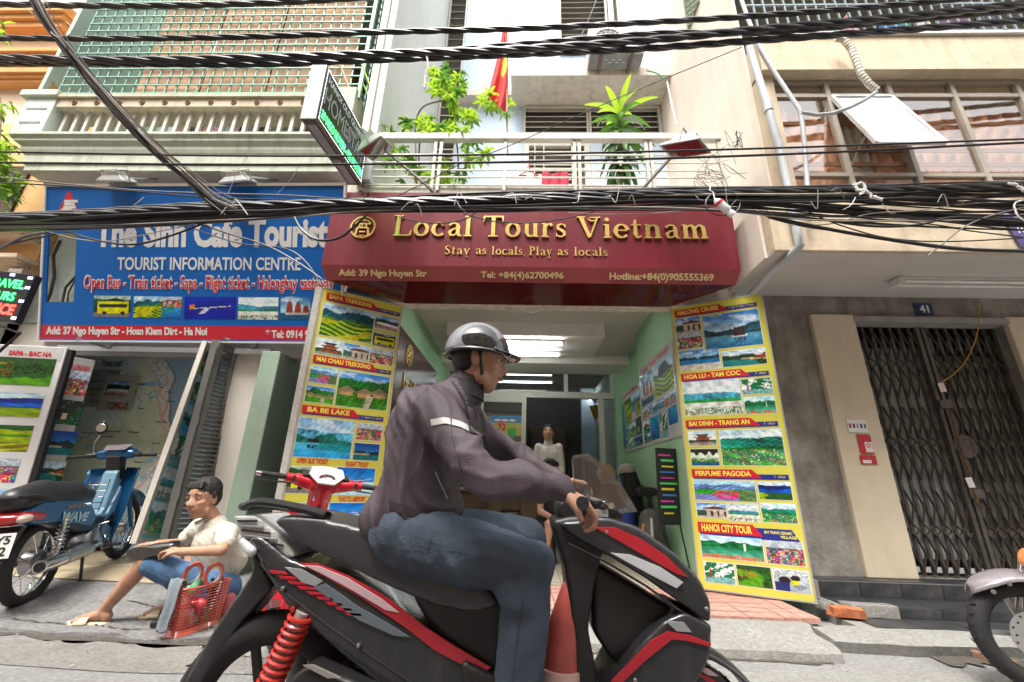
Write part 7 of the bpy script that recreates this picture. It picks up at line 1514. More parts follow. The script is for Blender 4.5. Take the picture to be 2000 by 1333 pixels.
# ---- blue underbone motorbike, seen from behind
def moto_frame(name, label, p0, p1, cat='motorbike', lean=0):
    p0 = V(p0); p1 = V(p1); d = p1-p0; o = thing(name, label, cat, p0); o['_local'] = 1
    o.rotation_euler = (math.radians(lean), -math.atan2(d.z, math.hypot(d.x, d.y)), math.atan2(d.y, d.x)); return o
bk = moto_frame('blue_motorbike', 'metallic blue underbone motorbike parked facing the left shop', (-3.61, 3.44, .03), (-4.01, 4.57, .165), lean=-5)
m_bblue = mat('metallic_blue', (.010, .12, .28), .22, metal=.5, coat=.7, var=.06); m_bdk = mat('deep_blue_plastic', (.012, .03, .05), .35, var=.1); m_cyan = mat('steel_blue_plastic', (.20, .38, .52), .35, coat=.3)
wheel(bk, (0, 0, .29), (0, 1, 0), .29, .038, (.085, .055), 28); wheel(bk, (1.2, 0, .29), (0, 1, 0), .285, .034, (.055, .045), 28)
L = lambda *a: V(a)
def lprism(name, prof, y0, y1, m, parent=bk, vox=.010, sm=4): return blob(name, [('p', [V((x, y0, z)) for x, z in prof], V((0, y1-y0, 0)))], m, parent, vox, sm)
tbod = lprism('tail_body', [(-.34, .70), (-.26, .60), (.0, .56), (.25, .50), (.42, .44), (.50, .50), (.40, .62), (.15, .70), (-.15, .75)], -.115, .115, m_bblue)
lprism('inner_body', [(-.22, .60), (.1, .50), (.35, .42), (.62, .38), (.66, .48), (.45, .52), (.1, .62)], -.10, .10, m_bdk)
blob('seat', [('c', (-.30, 0, .765), (-.05, 0, .775), .09, .11), ('c', (-.05, 0, .765), (.30, 0, .73), .11, .10), ('c', (.30, 0, .73), (.52, 0, .70), .10, .065), ('c', (-.3, -.05, .755), (.3, -.06, .735), .06, .06), ('c', (-.3, .05, .755), (.3, .06, .735), .06, .06)], m_blkv, bk, .012, 6)
obj('grab_rail', G().tube([(-.05, -.14, .73), (-.30, -.13, .79), (-.40, -.08, .80), (-.40, .08, .80), (-.30, .13, .79), (-.05, .14, .73)], .013, 8), m_bplas, bk, smooth=True)
tlt = blob('tail_light', [('e', (-.33, 0, .655), (.08, .13, .048)), ('c', (-.2, -.115, .64), (-.32, -.09, .66), .025, .04), ('c', (-.2, .115, .64), (-.32, .09, .66), .025, .04)], mat('red_lens', (.40, .01, .015), .12, coat=1), bk, .008, 3)
for s in (-1, 1): blob('indicator', [('e', (-.335, s*.095, .652), (.055, .045, .032))], mat('clear_amber_lens', (.62, .5, .42), .12, coat=1), tlt, .006, 2)
obj('rear_mudguard', G().prism([(-.30, -.075, .60), (-.42, -.07, .40), (-.40, -.07, .40), (-.26, -.075, .58)], (0, .15, 0)), m_bplas, bk, bevel=.004)
PLf = Frame((-.425, .105, .42), (0, -1, 0), (.25, 0, 1)); pt__ = PLf.plate('number_plate', 0, 0, .21, .155, 0, .004, m_swhite, bk, bevel=.002)
for s_, a, b, c, d in (('29-Y5', .02, .085, .19, .140), ('0 22', .05, .015, .185, .072)): text(s_, PLf, a, b, c, d, mat('plate_black', (.02, .02, .02), .5), pt__, bold=.03, off=.0045)
SFm = Frame((.02, -.121, .545), (1, 0, -.17), (.05, 0, 1)); text('WAVE', SFm, 0, .01, .34, .085, mat('pale_blue_vinyl', (.35, .55, .65), .3), tbod, bold=.05, off=.002, shear=.4)
lw2 = Frame((.06, -.119, .625), (1, 0, -.10), (.05, 0, 1)); text('WAVE a', lw2, 0, .02, .22, .045, mat('orange_vinyl', (.35, .2, .06), .3), tbod, bold=.01, off=.002, shear=.4)
for s in (-1, 1):
    k = obj('shock_absorber', G().tube([(.0, s*.125, .30), (.06, s*.125, .60)], .017, 10), m_chrome, bk, smooth=True); obj('spring', coil((.015, s*.125, .36), (.055, s*.125, .58), .030, .0055, 8), m_chrome, k, smooth=True); obj('swing_arm', G().beam((0, s*.10, .29), (.5, s*.08, .33), .022, .04), m_bplas, bk)
ex = obj('exhaust', G().lathe((-.22, -.165, .30), (1, .01, -.02), [(0, .030), (.003, .044), (.10, .052), (.42, .045), (.5, .028), (.72, .018)], 22), m_chrome, bk, smooth=True)
obj('exhaust_mouth', G().lathe((-.2225, -.165, .30), (-1, 0, 0), [(0, .034), (.0015, .034)], 20), m_bplas, ex); obj('heat_shield', G().lathe((.02, -.167, .297), (1, .01, -.02), [(0, .0535), (.3, .052)], 22), m_steel, ex, smooth=True)
obj('header_pipe', G().tube(spline([(.48, -.15, .285), (.62, -.13, .25), (.74, -.08, .27), (.76, -.03, .36)], 5), .014, 8), m_chrome, bk, smooth=True)
eg = blob('engine', [('c', (.42, 0, .33), (.62, 0, .34), .105, .10), ('c', (.60, -.02, .36), (.80, 0, .40), .065, .06), ('e', (.50, -.10, .33), (.10, .035, .09))], m_steel, bk, .010, 3)
for i in range(5): obj('fin', G().lathe((.66+i*.026, 0, .372+i*.004), (1, 0, .15), [(0, .078), (.006, .078)], 18), m_steel, eg)
obj('carburettor', G().box((.50, -.10, .43), (.60, -.03, .50)), m_bplas, eg, bevel=.01); obj('kick_starter', G().tube([(.44, -.14, .32), (.47, -.15, .45), (.50, -.20, .46)], .008, 8), m_steel, eg, smooth=True)
obj('foot_peg', G().tube([(.62, -.05, .24), (.62, -.25, .25)], .014, 10), m_rub, bk); obj('foot_peg', G().tube([(.62, .05, .24), (.62, .25, .25)], .014, 10), m_rub, bk); obj('rear_peg', G().tube([(.30, -.12, .33), (.32, -.22, .34)], .013, 10), m_rub, bk); obj('centre_stand', G().tube([(.42, -.09, .25), (.34, -.14, .03)], .011, 8), m_bplas, bk); obj('brake_pedal', G().tube([(.60, -.13, .22), (.74, -.15, .22), (.80, -.15, .26)], .007, 8), m_steel, bk)

for s in (-1, 1):
    lsx = obj('leg_shield', G().grid(lambda a, b: (lerp(.82, 1.0, b)-.05*math.sin(b*3.1)-.10*a*a, s*(.05+.13*a*(.55+.6*math.sin(min(1, b*1.4)*1.6))), lerp(.24, .88, b)), 8, 14), m_bblue, bk, smooth=True, angle=180)
    so2 = lsx.modifiers.new('t', 'SOLIDIFY'); so2.thickness = .010
lprism('centre_cover', [(.55, .40), (.70, .38), (.86, .55), (.95, .82), (.92, .90), (.84, .85), (.72, .55)], -.055, .055, m_cyan, bk, .009, 3)
lprism('side_cover', [(.52, .52), (.62, .38), (.84, .28), (.90, .40), (.93, .62), (.88, .72), (.72, .50)], -.085, -.055, m_cyan, bk, .008, 2)
obj('vent', G().prism([(.68, -.0925, .44), (.80, -.0925, .36), (.80, -.0925, .50)], (0, .005, 0)), m_bplas, bk)
hfr = Frame((.70, -.0925, .56), (1, 0, .35), (-.1, 0, 1)); text('HONDA', hfr, 0, 0, .10, .018, mat('plate_black', (.02, .02, .02)), bk, bold=.02, off=.0)
bsk = G()
for i in range(5): bsk.tube([(.60+.02*i, -.07, .56+.05*i), (.60+.02*i, .07, .56+.05*i)], .005, 6)
for y in (-.07, 0, .07): bsk.tube([(.59, y, .54), (.70, y, .80)], .005, 6)
obj('wire_rack', bsk, m_chrome, bk, smooth=True)
lprism('steering_column', [(.88, .78), (.98, .76), (.96, 1.0), (.84, 1.0)], -.06, .06, m_bplas, bk, .009, 3)
hc = blob('handlebar_cover', [('c', (.90, -.12, 1.015), (.90, .12, 1.015), .045, .045), ('c', (.98, -.08, 1.02), (.98, .08, 1.02), .055, .055), ('e', (.95, 0, 1.04), (.10, .13, .05))], m_bblue, bk, .009, 4)
obj('instrument', G().prism([(.84, -.085, 1.055), (.84, .085, 1.055), (.93, .105, 1.098), (.93, -.105, 1.098)], (.004, 0, .008)), mat('dial_pink', (.26, .22, .25), .15, coat=1), hc, bevel=.003)
obj('handlebar', G().tube([(.84, -.33, 1.00), (.90, -.12, 1.015), (.90, .12, 1.015), (.84, .33, 1.00)], .011, 8), m_chrome, bk, smooth=True)
for s in (-1, 1):
    obj('grip', G().tube([(.85, s*.22, 1.005), (.835, s*.345, .998)], .017, 10), m_rub, bk, smooth=True); obj('switch_housing', G().tube([(.88, s*.15, 1.01), (.86, s*.21, 1.006)], .024, 10), m_bplas, bk, smooth=True)
    obj('lever', G().tube(spline([(.92, s*.18, 1.0), (.93, s*.26, .99), (.90, s*.37, .985)], 4), .0065, 7), m_chrome, bk, smooth=True)
mi = obj('mirror_stalk', G().tube(spline([(.90, .18, 1.02), (.90, .19, 1.12), (.91, .16, 1.20)], 5), .0055, 7), m_chrome, bk, smooth=True); blob('mirror', [('e', (.915, .155, 1.27), (.018, .045, .068))], m_bplas, mi, .005, 2); obj('mirror_glass', G().lathe((.893, .155, 1.27), (-1, 0, 0), [(0, .04), (.002, .038)], 20), mat('mirror_glass', (.7, .75, .8), .03, metal=1), mi)
ffd = obj('front_fender', G().grid(lambda a, b: (1.2+.335*math.cos(lerp(2.75, .35, b)), (a-.5)*.13*(1 if .05 < b < .95 else .7), .29+.335*math.sin(lerp(2.75, .35, b))+.03*(1-abs(2*a-1)**2)), 6, 18), m_bblue, bk, smooth=True, angle=180); sd2 = ffd.modifiers.new('t', 'SOLIDIFY'); sd2.thickness = .006
for s in (-1, 1): obj('fork', G().tube([(1.19, s*.075, .29), (1.02, s*.06, .78)], .018, 8), m_bblue if s < 0 else m_chrome, bk, smooth=True)

# ---- red scooter seen from behind, half hidden
RS = moto_frame('red_scooter', 'glossy red scooter parked in front of the left yellow board', tuple(V((-1.33, 2.70, 0))-V((math.cos(2.13), math.sin(2.13), 0))*1.0), tuple(V((-1.33, 2.70, 0))+V((math.cos(2.13), math.sin(2.13), 0))*.26), 'scooter', lean=6)
RS.scale = (1.05, 1.05, .92)
m_rr = mat('bright_red_gloss', (.58, .012, .03), .18, coat=.8, var=.05)
wheel(RS, (0, 0, .25), (0, 1, 0), .25, .045, (.05, .05), 5, m_bplas, m_steel, alloy=True); wheel(RS, (1.17, 0, .25), (0, 1, 0), .25, .04, (.05, .05), 5, m_bplas, m_steel, alloy=True)
blob('rear_body', [('p', [V((x, -.11, z)) for x, z in ((-.25, .68), (-.1, .50), (.30, .38), (.48, .40), (.5, .55), (.2, .70))], V((0, .22, 0)))], m_rr, RS, .012, 4)
blob('seat', [('c', (-.2, 0, .74), (.1, 0, .77), .10, .12), ('c', (.1, 0, .76), (.42, 0, .68), .12, .09)], mat('seat_vinyl', (.045, .046, .05)), RS, .012, 5)
blob('floorboard', [('p', [V((x, -.13, z)) for x, z in ((.42, .30), (.86, .30), (.86, .36), (.42, .36))], V((0, .26, 0)))], m_bplas, RS, .012, 2)
blob('front_shield', [('p', [V((x, -.17, z)) for x, z in ((.84, .30), (.94, .32), (1.06, .60), (1.08, .84), (1.0, .86), (.96, .62))], V((0, .34, 0))), ('c', (.98, 0, .80), (.94, 0, .92), .07, .055)], m_rr, RS, .012, 5)
ck = blob('handlebar_column', [('c', (.97, 0, .84), (.94, 0, .98), .058, .068), ('c', (.93, 0, 1.00), (.90, -.15, 1.025), .055, .038), ('c', (.93, 0, 1.00), (.90, .15, 1.025), .055, .038), ('e', (.95, 0, 1.03), (.085, .12, .055)), ('c', (.90, -.06, 1.0), (.94, -.05, 1.08), .035, .03), ('c', (.90, .06, 1.0), (.94, .05, 1.08), .035, .03)], m_rr, RS, .007, 4)
for s in (-1, 1):
    obj('dark_insert', G().prism([(.865, s*.05, 1.055), (.87, s*.13, 1.05), (.95, s*.13, 1.073), (.97, s*.07, 1.09)], (0, 0, .010)), m_bplas, ck, bevel=.004)
    gp = obj('grip', G().tube([(.885, s*.21, 1.03), (.865, s*.335, 1.03)], .017, 12), m_rub, RS, smooth=True); obj('bar_weight', G().tube([(.865, s*.337, 1.03), (.860, s*.365, 1.03)], .016, 10), m_chrome, gp, smooth=True); obj('switch_housing', G().tube([(.895, s*.14, 1.027), (.887, s*.21, 1.03)], .028, 12), m_rr, RS, smooth=True)
    for q in range(3): obj('switch', G().box((.862, s*.17-.009+.0*q, 1.005+.014*q), (.874, s*.17+.009, 1.015+.014*q)), m_bplas, gp, bevel=.002)
    obj('lever', G().tube(spline([(.93, s*.17, 1.0), (.94, s*.25, .995), (.92, s*.33, .992)], 4), .006, 7), m_bplas, RS, smooth=True)
dz = 1.05; dd_ = obj('instrument_panel', G().prism([(.842, -.045, dz-.042), (.842, .045, dz-.042), (.885, .10, dz+.010), (.925, .085, dz+.058), (.935, 0, dz+.070), (.925, -.085, dz+.058), (.885, -.10, dz+.010)], (-.012, 0, .010)), mat('dial_white', (.60, .60, .58), .15, coat=1), ck, bevel=.003)
IFm = Frame((.845, 0, dz-.03), (0, -1, 0), (.64, 0, .77)); IFm.n = V((-.77, 0, .64))
obj('dial_arc', G().prism([IFm.p(.045*math.cos(a)-.0, .03+.030*math.sin(a), .006) for a in [math.pi*i/10 for i in range(11)]]+[IFm.p(.030*math.cos(a), .03+.018*math.sin(a), .006) for a in [math.pi*(10-i)/10 for i in range(11)]], IFm.n*.012), mat('dial_black', (.05, .05, .05), .3), dd_)
obj('needle', G().beam(IFm.p(-.004, .03, .020), IFm.p(-.026, .048, .020), .005, .003), mat('needle_red', (.8, .05, .02), .4), dd_)
CF = Frame((.905, .05, .905), (0, -1, 0), (-.10, 0, 1)); CF.n = V((-1, 0, -.1)).normalized()
for v in (.035, .0): CF.plate('sticker', .01, v, .085, v+.026, -.004, .006, m_swhite, ck)
obj('ignition', G().lathe((.902, -.0, .87), (-1, 0, 0), [(0, .014), (.012, .012)], 14), m_bplas, ck)

# ---- silver scooter at the right edge, front end only inside the picture
wc = at(2012, 1240, Y=2.72); ss = thing('silver_scooter', 'pinkish silver scooter poking its front wheel in at the right edge', 'scooter', (wc.x+.6, wc.y, 0)); m_psil = mat('pinkish_silver', (.40, .36, .38), .22, metal=.5, coat=.7, var=.05)
Rw = .262; wz = Rw+.01; wc = V((wc.x, wc.y, wz)); axn = V((.22, 1, 0)).normalized(); fwd = V((-1, .22, 0)).normalized()
wheel(ss, wc, axn, Rw, .044, (.045, .05), 5, m_rimm, m_steel, alloy=True)
dsk = obj('brake_disc', G().lathe(wc-axn*.05, axn, [(0, .115), (.004, .115)], 36), mat('disc_metal', (.5, .5, .48), .35, metal=.7), ss)
for i in range(18):
    a = i*math.pi/9; e = fwd*math.cos(a)+V((0, 0, 1))*math.sin(a); obj('disc_hole', G().lathe(wc-axn*.0505+e*(.09+.012*(i % 2)), -axn, [(0, .006), (.0008, .006)], 8), m_bplas, dsk)
fd = obj('front_fender', G().grid(lambda a, b: tuple(wc+fwd*((Rw+.05)*math.cos(lerp(.80, 2.3, b)))+V((0, 0, 1))*((Rw+.045)*math.sin(lerp(.80, 2.3, b)))+axn*((a-.5)*.19*math.sin(min(1.57, .25+b*5)))+V((0, 0, -.045*abs(2*a-1)**2))), 10, 20), m_psil, ss, smooth=True, angle=180); s3 = fd.modifiers.new('t', 'SOLIDIFY'); s3.thickness = .007
for q in (-1, 1): obj('fork', G().tube([wc+axn*.075*q, wc+axn*.06*q-fwd*.12+V((0, 0, .38))], .018, 10), m_chrome, ss, smooth=True)
for a in (.9, 1.25): obj('fender_bolt', G().lathe(wc+fwd*(Rw+.0)*math.cos(a)+V((0, 0, (Rw+.0)*math.sin(a)))-axn*.095, -axn, [(0, .012), (.005, .010)], 12), m_steel, fd)
cwc = at(2050, 1075, Y=2.72); cw = blob('front_cowl', [('c', cwc+V((.10, .03, -.06)), cwc+V((.12, .05, .22)), .10, .08), ('c', cwc+V((.10, .03, -.06)), cwc+V((.35, .1, -.3)), .10, .12)], m_psil, ss, .012, 4)
blob('indicator', [('e', at(2000, 1088, Y=2.62), (.020, .03, .050), rot('Y', 25))], mat('orange_lens', (.62, .20, .06), .12, coat=1), cw, .006, 3)
blob('body', [('c', cwc+V((.45, .1, -.35)), cwc+V((1.0, .2, -.2)), .12, .14), ('c', cwc+V((1.0, .2, -.1)), cwc+V((1.4, .3, 0)), .13, .1)], m_psil, ss, .02, 4); wheel(ss, wc-fwd*1.2, axn, Rw, .044, (.045, .05), 5, m_rimm, m_steel, alloy=True)
blob('seat', [('c', cwc+V((.7, .13, .02)), cwc+V((1.35, .26, .08)), .10, .09)], m_blkv, ss, .02, 4)
fix_rim()
# ================================================================ PEOPLE
m_skin = mat('skin', (.46, .25, .16), .5, var=.18, sc=26, bump=.18, bs=300); m_skin2 = mat('skin_pale', (.50, .29, .20), .5, var=.06, sc=18); m_hair = mat('black_hair', (.012, .010, .009), .45, var=.3, sc=60, bump=.6, bs=220)
m_eye = mat('eye_white', (.6, .58, .55), .25); m_iris = mat('eye_dark', (.02, .012, .008), .15); m_lip = mat('lips', (.36, .13, .10), .5)
def basis(f, up):
    f = V(f).normalized(); u = V(up); u = (u-f*u.dot(f)).normalized(); l = u.cross(f); return f, l, u
def head_parts(c, f, up, s=1.):
    """c: centre of the skull; f: where the face looks. Returns shapes of the head in a list"""
    f, l, u = basis(f, up); M = Matrix((f, l, u)).transposed(); P = lambda a, b, d: V(c)+(f*a+l*b+u*d)*s
    sh = [('e', P(-.005, 0, .03), (.098*s, .077*s, .098*s), M), ('e', P(.022, 0, -.03), (.072*s, .062*s, .085*s), M), ('c', P(.05, 0, -.085), P(.045, 0, -.095), .030*s, .028*s), ('c', P(.02, .04, -.07), P(.05, .0, -.095), .030*s, .026*s), ('c', P(.02, -.04, -.07), P(.05, 0, -.095), .030*s, .026*s),
          ('c', P(.088, 0, .005), P(.104, 0, -.030), .009*s, .014*s), ('c', P(.096, .012, -.034), P(.096, -.012, -.034), .010*s, .010*s), ('c', P(.078, .042, .022), P(.078, .018, .026), .010*s, .010*s), ('c', P(.078, -.042, .022), P(.078, -.018, .026), .010*s, .010*s),
          ('e', P(.055, .042, -.022), (.026*s, .022*s, .022*s), M), ('e', P(.055, -.042, -.022), (.026*s, .022*s, .022*s), M), ('e', P(.082, 0, -.060), (.014*s, .024*s, .012*s), M),
          ('e', P(-.005, .078, -.012), (.018*s, .009*s, .030*s), M), ('e', P(-.005, -.078, -.012), (.018*s, .009*s, .030*s), M)]
    return sh, P, M
def face(P, M, s, parent, hairm=m_hair, hair=True, brow=True):
    for q in (-1, 1):
        e = blob('eye', [('e', P(.076, q*.031, .006), (.010*s, .015*s, .0065*s), M)], m_eye, parent, .0022, 1); obj('iris', G().ball(P(.0835, q*.030, .006), .0062*s, 10, 6), m_iris, e, smooth=True)
        obj('eyelid', G().tube([P(.078, q*.048, .006), P(.087, q*.032, .0145), P(.080, q*.015, .007)], .0028*s, 5), m_skin, parent)
        if brow: obj('eyebrow', G().tube([P(.080, q*.052, .026), P(.092, q*.034, .033), P(.094, q*.016, .029)], [.002*s, .0045*s, .003*s], 6), hairm, parent)
        obj('nostril', G().ball(P(.104, q*.008, -.042), .0035*s, 6, 4), m_iris, parent)
    obj('mouth', G().tube([P(.084, .026, -.062), P(.096, .008, -.060), P(.096, -.008, -.060), P(.084, -.026, -.062)], [.003*s, .006*s, .006*s, .003*s], 7), m_lip, parent, smooth=True)
    obj('mouth_line', G().tube([P(.088, .024, -.061), P(.1015, 0, -.0605), P(.088, -.024, -.061)], .0014*s, 5), m_iris, parent)
def hair_cap(P, M, s, parent, m=m_hair, fringe=True):
    sh = [('e', P(-.014, 0, .050), (.100*s, .084*s, .092*s), M), ('e', P(-.045, 0, .010), (.066*s, .078*s, .080*s), M), ('c', P(.0, .078, .03), P(.005, .080, .0), .012*s, .008*s), ('c', P(.0, -.078, .03), P(.005, -.080, .0), .012*s, .008*s)]
    if fringe: sh += [('c', P(.066, q*.012, .092), P(.084, q*.018-.006, .070), .020*s, .007*s) for q in (-3, -2, -1, 0, 1, 2, 3)]
    return wrinkle(blob('hair', sh, m, parent, .005, 1), .0045, 75, 3, (1, .2, .3), .8)
def hand_parts(w, d, n, s=1., curl=.9, side=1, thumb=True):
    """hand from wrist w along d, n = back-of-hand normal; four bent fingers and a thumb"""
    w = V(w); d = V(d).normalized(); n = V(n); n = (n-d*n.dot(d)).normalized(); l = n.cross(d)*side; out = []
    pc = w+d*.045*s
    for k in range(4):
        a = w+d*.015*s+l*(.024-.016*k)*s; b = w+d*.082*s+l*(.030-.019*k)*s; out.append(('c', a, b, .0135*s, .0115*s))
        L_ = (.040, .045, .042, .034)[k]*s; p = b; ang = 0
        for j, (ll, r) in enumerate(((1, .0100), (.65, .0090), (.5, .0080))):
            ang += curl*(.9 if j else .55); dd = d*math.cos(ang)-n*math.sin(ang); q = p+dd*L_*ll; out.append(('c', p, q, r*s, r*.92*s)); p = q
    if thumb:
        a = w+d*.022*s+l*.026*s; b = a+(d*.7+l*.6-n*.35).normalized()*.040*s; c = b+(d*.75+l*.05-n*.75).normalized()*.032*s; out += [('c', a, b, .015*s, .012*s), ('c', b, c, .0115*s, .0095*s)]
    return out
# ---- rider
rd = thing('person', 'scooter rider in a purple brown jacket, jeans and a silver and black helmet', 'person', (-.35, 1.5, .3))
HC = at(936, 706, Y=1.5); hf = V((1, .06, -.10))
sh, P, M = head_parts(HC, hf, (0.04, 0, 1), .95)
chest = at(868, 835, Y=1.5); pel = at(800, 1000, Y=1.5); nk = at(905, 765, Y=1.5)
shN, shF = at(850, 800, Y=1.325), at(872, 790, Y=1.68); elN, elF = at(935, 925, Y=1.20), at(985, 880, Y=1.80); wrN, wrF = at(1092, 958, Y=1.225), at(1098, 940, Y=1.78)
hipN, hipF = at(810, 1055, Y=1.40), at(815, 1040, Y=1.60); knN, knF = at(1030, 1105, Y=1.33), at(1030, 1050, Y=1.70); anN, anF = at(1010, 1400, Y=1.36), at(1050, 1350, Y=1.66)
hN = hand_parts(wrN, (at(1150, 985, Y=1.24)-wrN), (0.15, -.25, 1), .98, 1.0, -1); hF = hand_parts(wrF, V((1, .0, -.15)), (0.1, .2, 1), 1.0, 1.1, 1)
blob('body', sh+[('c', HC+V((-.02, 0, -.06)), nk, .052, .056), ('c', nk, chest, .06, .10), ('c', chest, pel, .10, .07), ('c', shN, elN, .05, .042), ('c', elN, wrN, .040, .028), ('c', shF, elF, .05, .042), ('c', elF, wrF, .04, .028), ('c', pel, hipN, .06, .06), ('c', pel, hipF, .06, .06), ('c', hipN, knN, .07, .05), ('c', hipF, knF, .07, .05), ('c', knN, anN, .052, .035), ('c', knF, anF, .052, .035)]+hN+hF, m_skin, rd, .006, 3)
face(P, M, .95, rd); hair_cap(P, M, .93, rd, fringe=False)
m_jk = mat('purple_brown_jacket', (.078, .056, .068), .55, var=.2, sc=5, bump=.35, bs=260)
bk1, bk2, bk3 = at(838, 822, Y=1.5), at(830, 900, Y=1.5), at(812, 985, Y=1.5)
jk = blob('jacket', [('c', nk+V((-.01, 0, -.01)), nk+V((.01, 0, .025)), .078, .066), ('c', shN+V((0, .05, .0)), shF-V((0, .05, 0)), .078, .078), ('c', nk+V((-.03, 0, -.05)), chest, .10, .15), ('c', chest+V((0, -.06, 0)), pel+V((0, -.06, 0)), .12, .115), ('c', chest+V((0, .06, 0)), pel+V((0, .06, 0)), .12, .115), ('c', bk1, bk3, .125, .125), ('c', bk1+V((.0, -.07, 0)), bk3+V((.01, -.06, 0)), .115, .115), ('c', bk1+V((.0, .07, 0)), bk3+V((.01, .06, 0)), .115, .115), ('c', bk2, chest, .12, .12), ('c', pel+V((-.03, -.07, -.02)), pel+V((-.03, .07, -.02)), .10, .10),
    ('c', shN, lerp(shN, elN, .5), .074, .063), ('c', lerp(shN, elN, .5), elN, .063, .057), ('c', elN, lerp(elN, wrN, .5), .057, .047), ('c', lerp(elN, wrN, .5), wrN, .052, .036), ('c', shF, elF, .078, .062), ('c', elF, wrF, .06, .036),
    ('c', elN+V((-.03, 0, .02)), elN+V((.03, -.02, -.03)), .048, .045), ('c', pel+V((.08, -.05, .0)), pel+V((.1, .05, .02)), .07, .07)], m_jk, rd, .009, 9)
obj('collar', G().lathe(nk+V((.0, 0, -.015)), V((.25, 0, 1)), [(0, .078), (.03, .070), (.05, .066), (.05, .060), (.02, .066)], 24), mat('black_collar', (.02, .018, .02), .7), jk, smooth=True)
wrinkle(jk, .020, 17, 3, (.5, 0, 1), 1.3); wrinkle(jk, .006, 38, 5, (1, .3, .3), 1)
m_refl = mat('reflective_tape', (.48, .47, .45), .35, var=.08)
for (a, b, ra, t0, t1) in ((shN, elN, .0745, .36, .40),):
    pass
def proj_strip(name, pts, off, m, parent, mesh_o, w):
    """band laid on the jacket surface: points are found on the surface along the line of sight, so the strip follows the cloth"""
    from mathutils.bvhtree import BVHTree
    me = mesh_o.data; bv = BVHTree.FromPolygons([v.co for v in me.vertices], [tuple(p.vertices) for p in me.polygons]); out = []
    N = 14
    for i in range(N+1):
        t = i/N*(len(pts)-1); k = min(int(t), len(pts)-2); x = lerp(pts[k][0], pts[k+1][0], t-k); y = lerp(pts[k][1], pts[k+1][1], t-k); row = []
        for q in (-1, 0, 1):
            d = V(ray(x+w[0]*q, y+w[1]*q)).normalized(); h = bv.ray_cast(V(CAM), d)
            if h[0] is None: row = None; break
            row.append(h[0]+h[1]*off if h[1].dot(d) < 0 else h[0]-h[1]*off)
        if row: out.append(row)
    if len(out) < 2: return None
    return obj(name, G().add([p for r in out for p in r], [(3*i+j, 3*i+j+1, 3*i+j+4, 3*i+j+3) for i in range(len(out)-1) for j in (0, 1)]), m, parent, smooth=True, angle=180)
proj_strip('sleeve_stripe', [(843, 826), (870, 822), (900, 830), (914, 838)], .003, m_refl, jk, jk, (1, 6))
0 and proj_strip('shoulder_panel', [(812, 782), (806, 800), (801, 818)], .004, mat('dull_reflective', (.26, .24, .25), .5), jk, jk, (12, 2))
proj_strip('dark_yoke', [(893, 742), (915, 775), (930, 815), (934, 850)], .0030, mat('black_collar', (.02, .018, .02)), jk, jk, (17, 4))
proj_strip('hem_band', [(760, 985), (800, 1000), (850, 1008), (900, 1000)], .003, mat('jacket_seam', (.045, .035, .04), .6), jk, jk, (1, 9))
proj_strip('pocket_zip', [(850, 920), (872, 975)], .004, m_steel, jk, jk, (1.5, .5))
proj_strip('seam', [(880, 790), (882, 850), (905, 930), (960, 985)], .003, mat('jacket_seam', (.045, .035, .04), .6), jk, jk, (1.6, 1))
m_jn = mat('blue_grey_jeans', (.060, .082, .115), .85, var=.38, sc=7, bump=.5, bs=260)
jns = blob('jeans', [('c', pel+V((-.02, 0, -.01)), hipN, .118, .098), ('c', pel+V((-.02, 0, -.01)), hipF, .118, .098), ('c', hipN+V((-.05, 0, .02)), hipF+V((-.05, 0, .02)), .092, .092), ('c', hipN, lerp(hipN, knN, .5), .10, .09), ('c', lerp(hipN, knN, .5), knN, .094, .074), ('c', hipF, lerp(hipF, knF, .5), .10, .09), ('c', lerp(hipF, knF, .5), knF, .09, .072), ('c', knN+V((0, 0, -.02)), anN, .070, .066), ('c', knF, anF, .070, .062), ('c', knN+V((.01, 0, .0)), knN+V((-.02, -.01, -.06)), .072, .070)], m_jn, rd, .009, 4); wrinkle(jns, .013, 17, 8, (.9, 0, .8), 1.2); wrinkle(jns, .005, 40, 9, (.3, .3, 1), 1)
for pts_ in ([(800, 1045), (900, 1080), (1000, 1110), (1018, 1160)], [(1025, 1150), (1012, 1230), (1000, 1333)], [(772, 1035), (790, 1075), (835, 1080), (845, 1035)]): proj_strip('seam', pts_, .002, mat('jeans_seam', (.045, .06, .08), .8), jns, jns, (1.2, 1.2))
0 and proj_strip('belt', [(775, 1012), (830, 1018), (885, 1008)], .004, mat('brown_belt', (.025, .016, .012), .5), jns, jns, (1, 6))
for a in (anN, anF): blob('shoe', [('c', a+V((-.02, 0, -.04)), a+V((.17, 0, -.07)), .045, .038), ('c', a+V((-.05, 0, -.06)), a+V((.1, 0, -.07)), .035, .04)], m_bplas, rd, .010, 3)
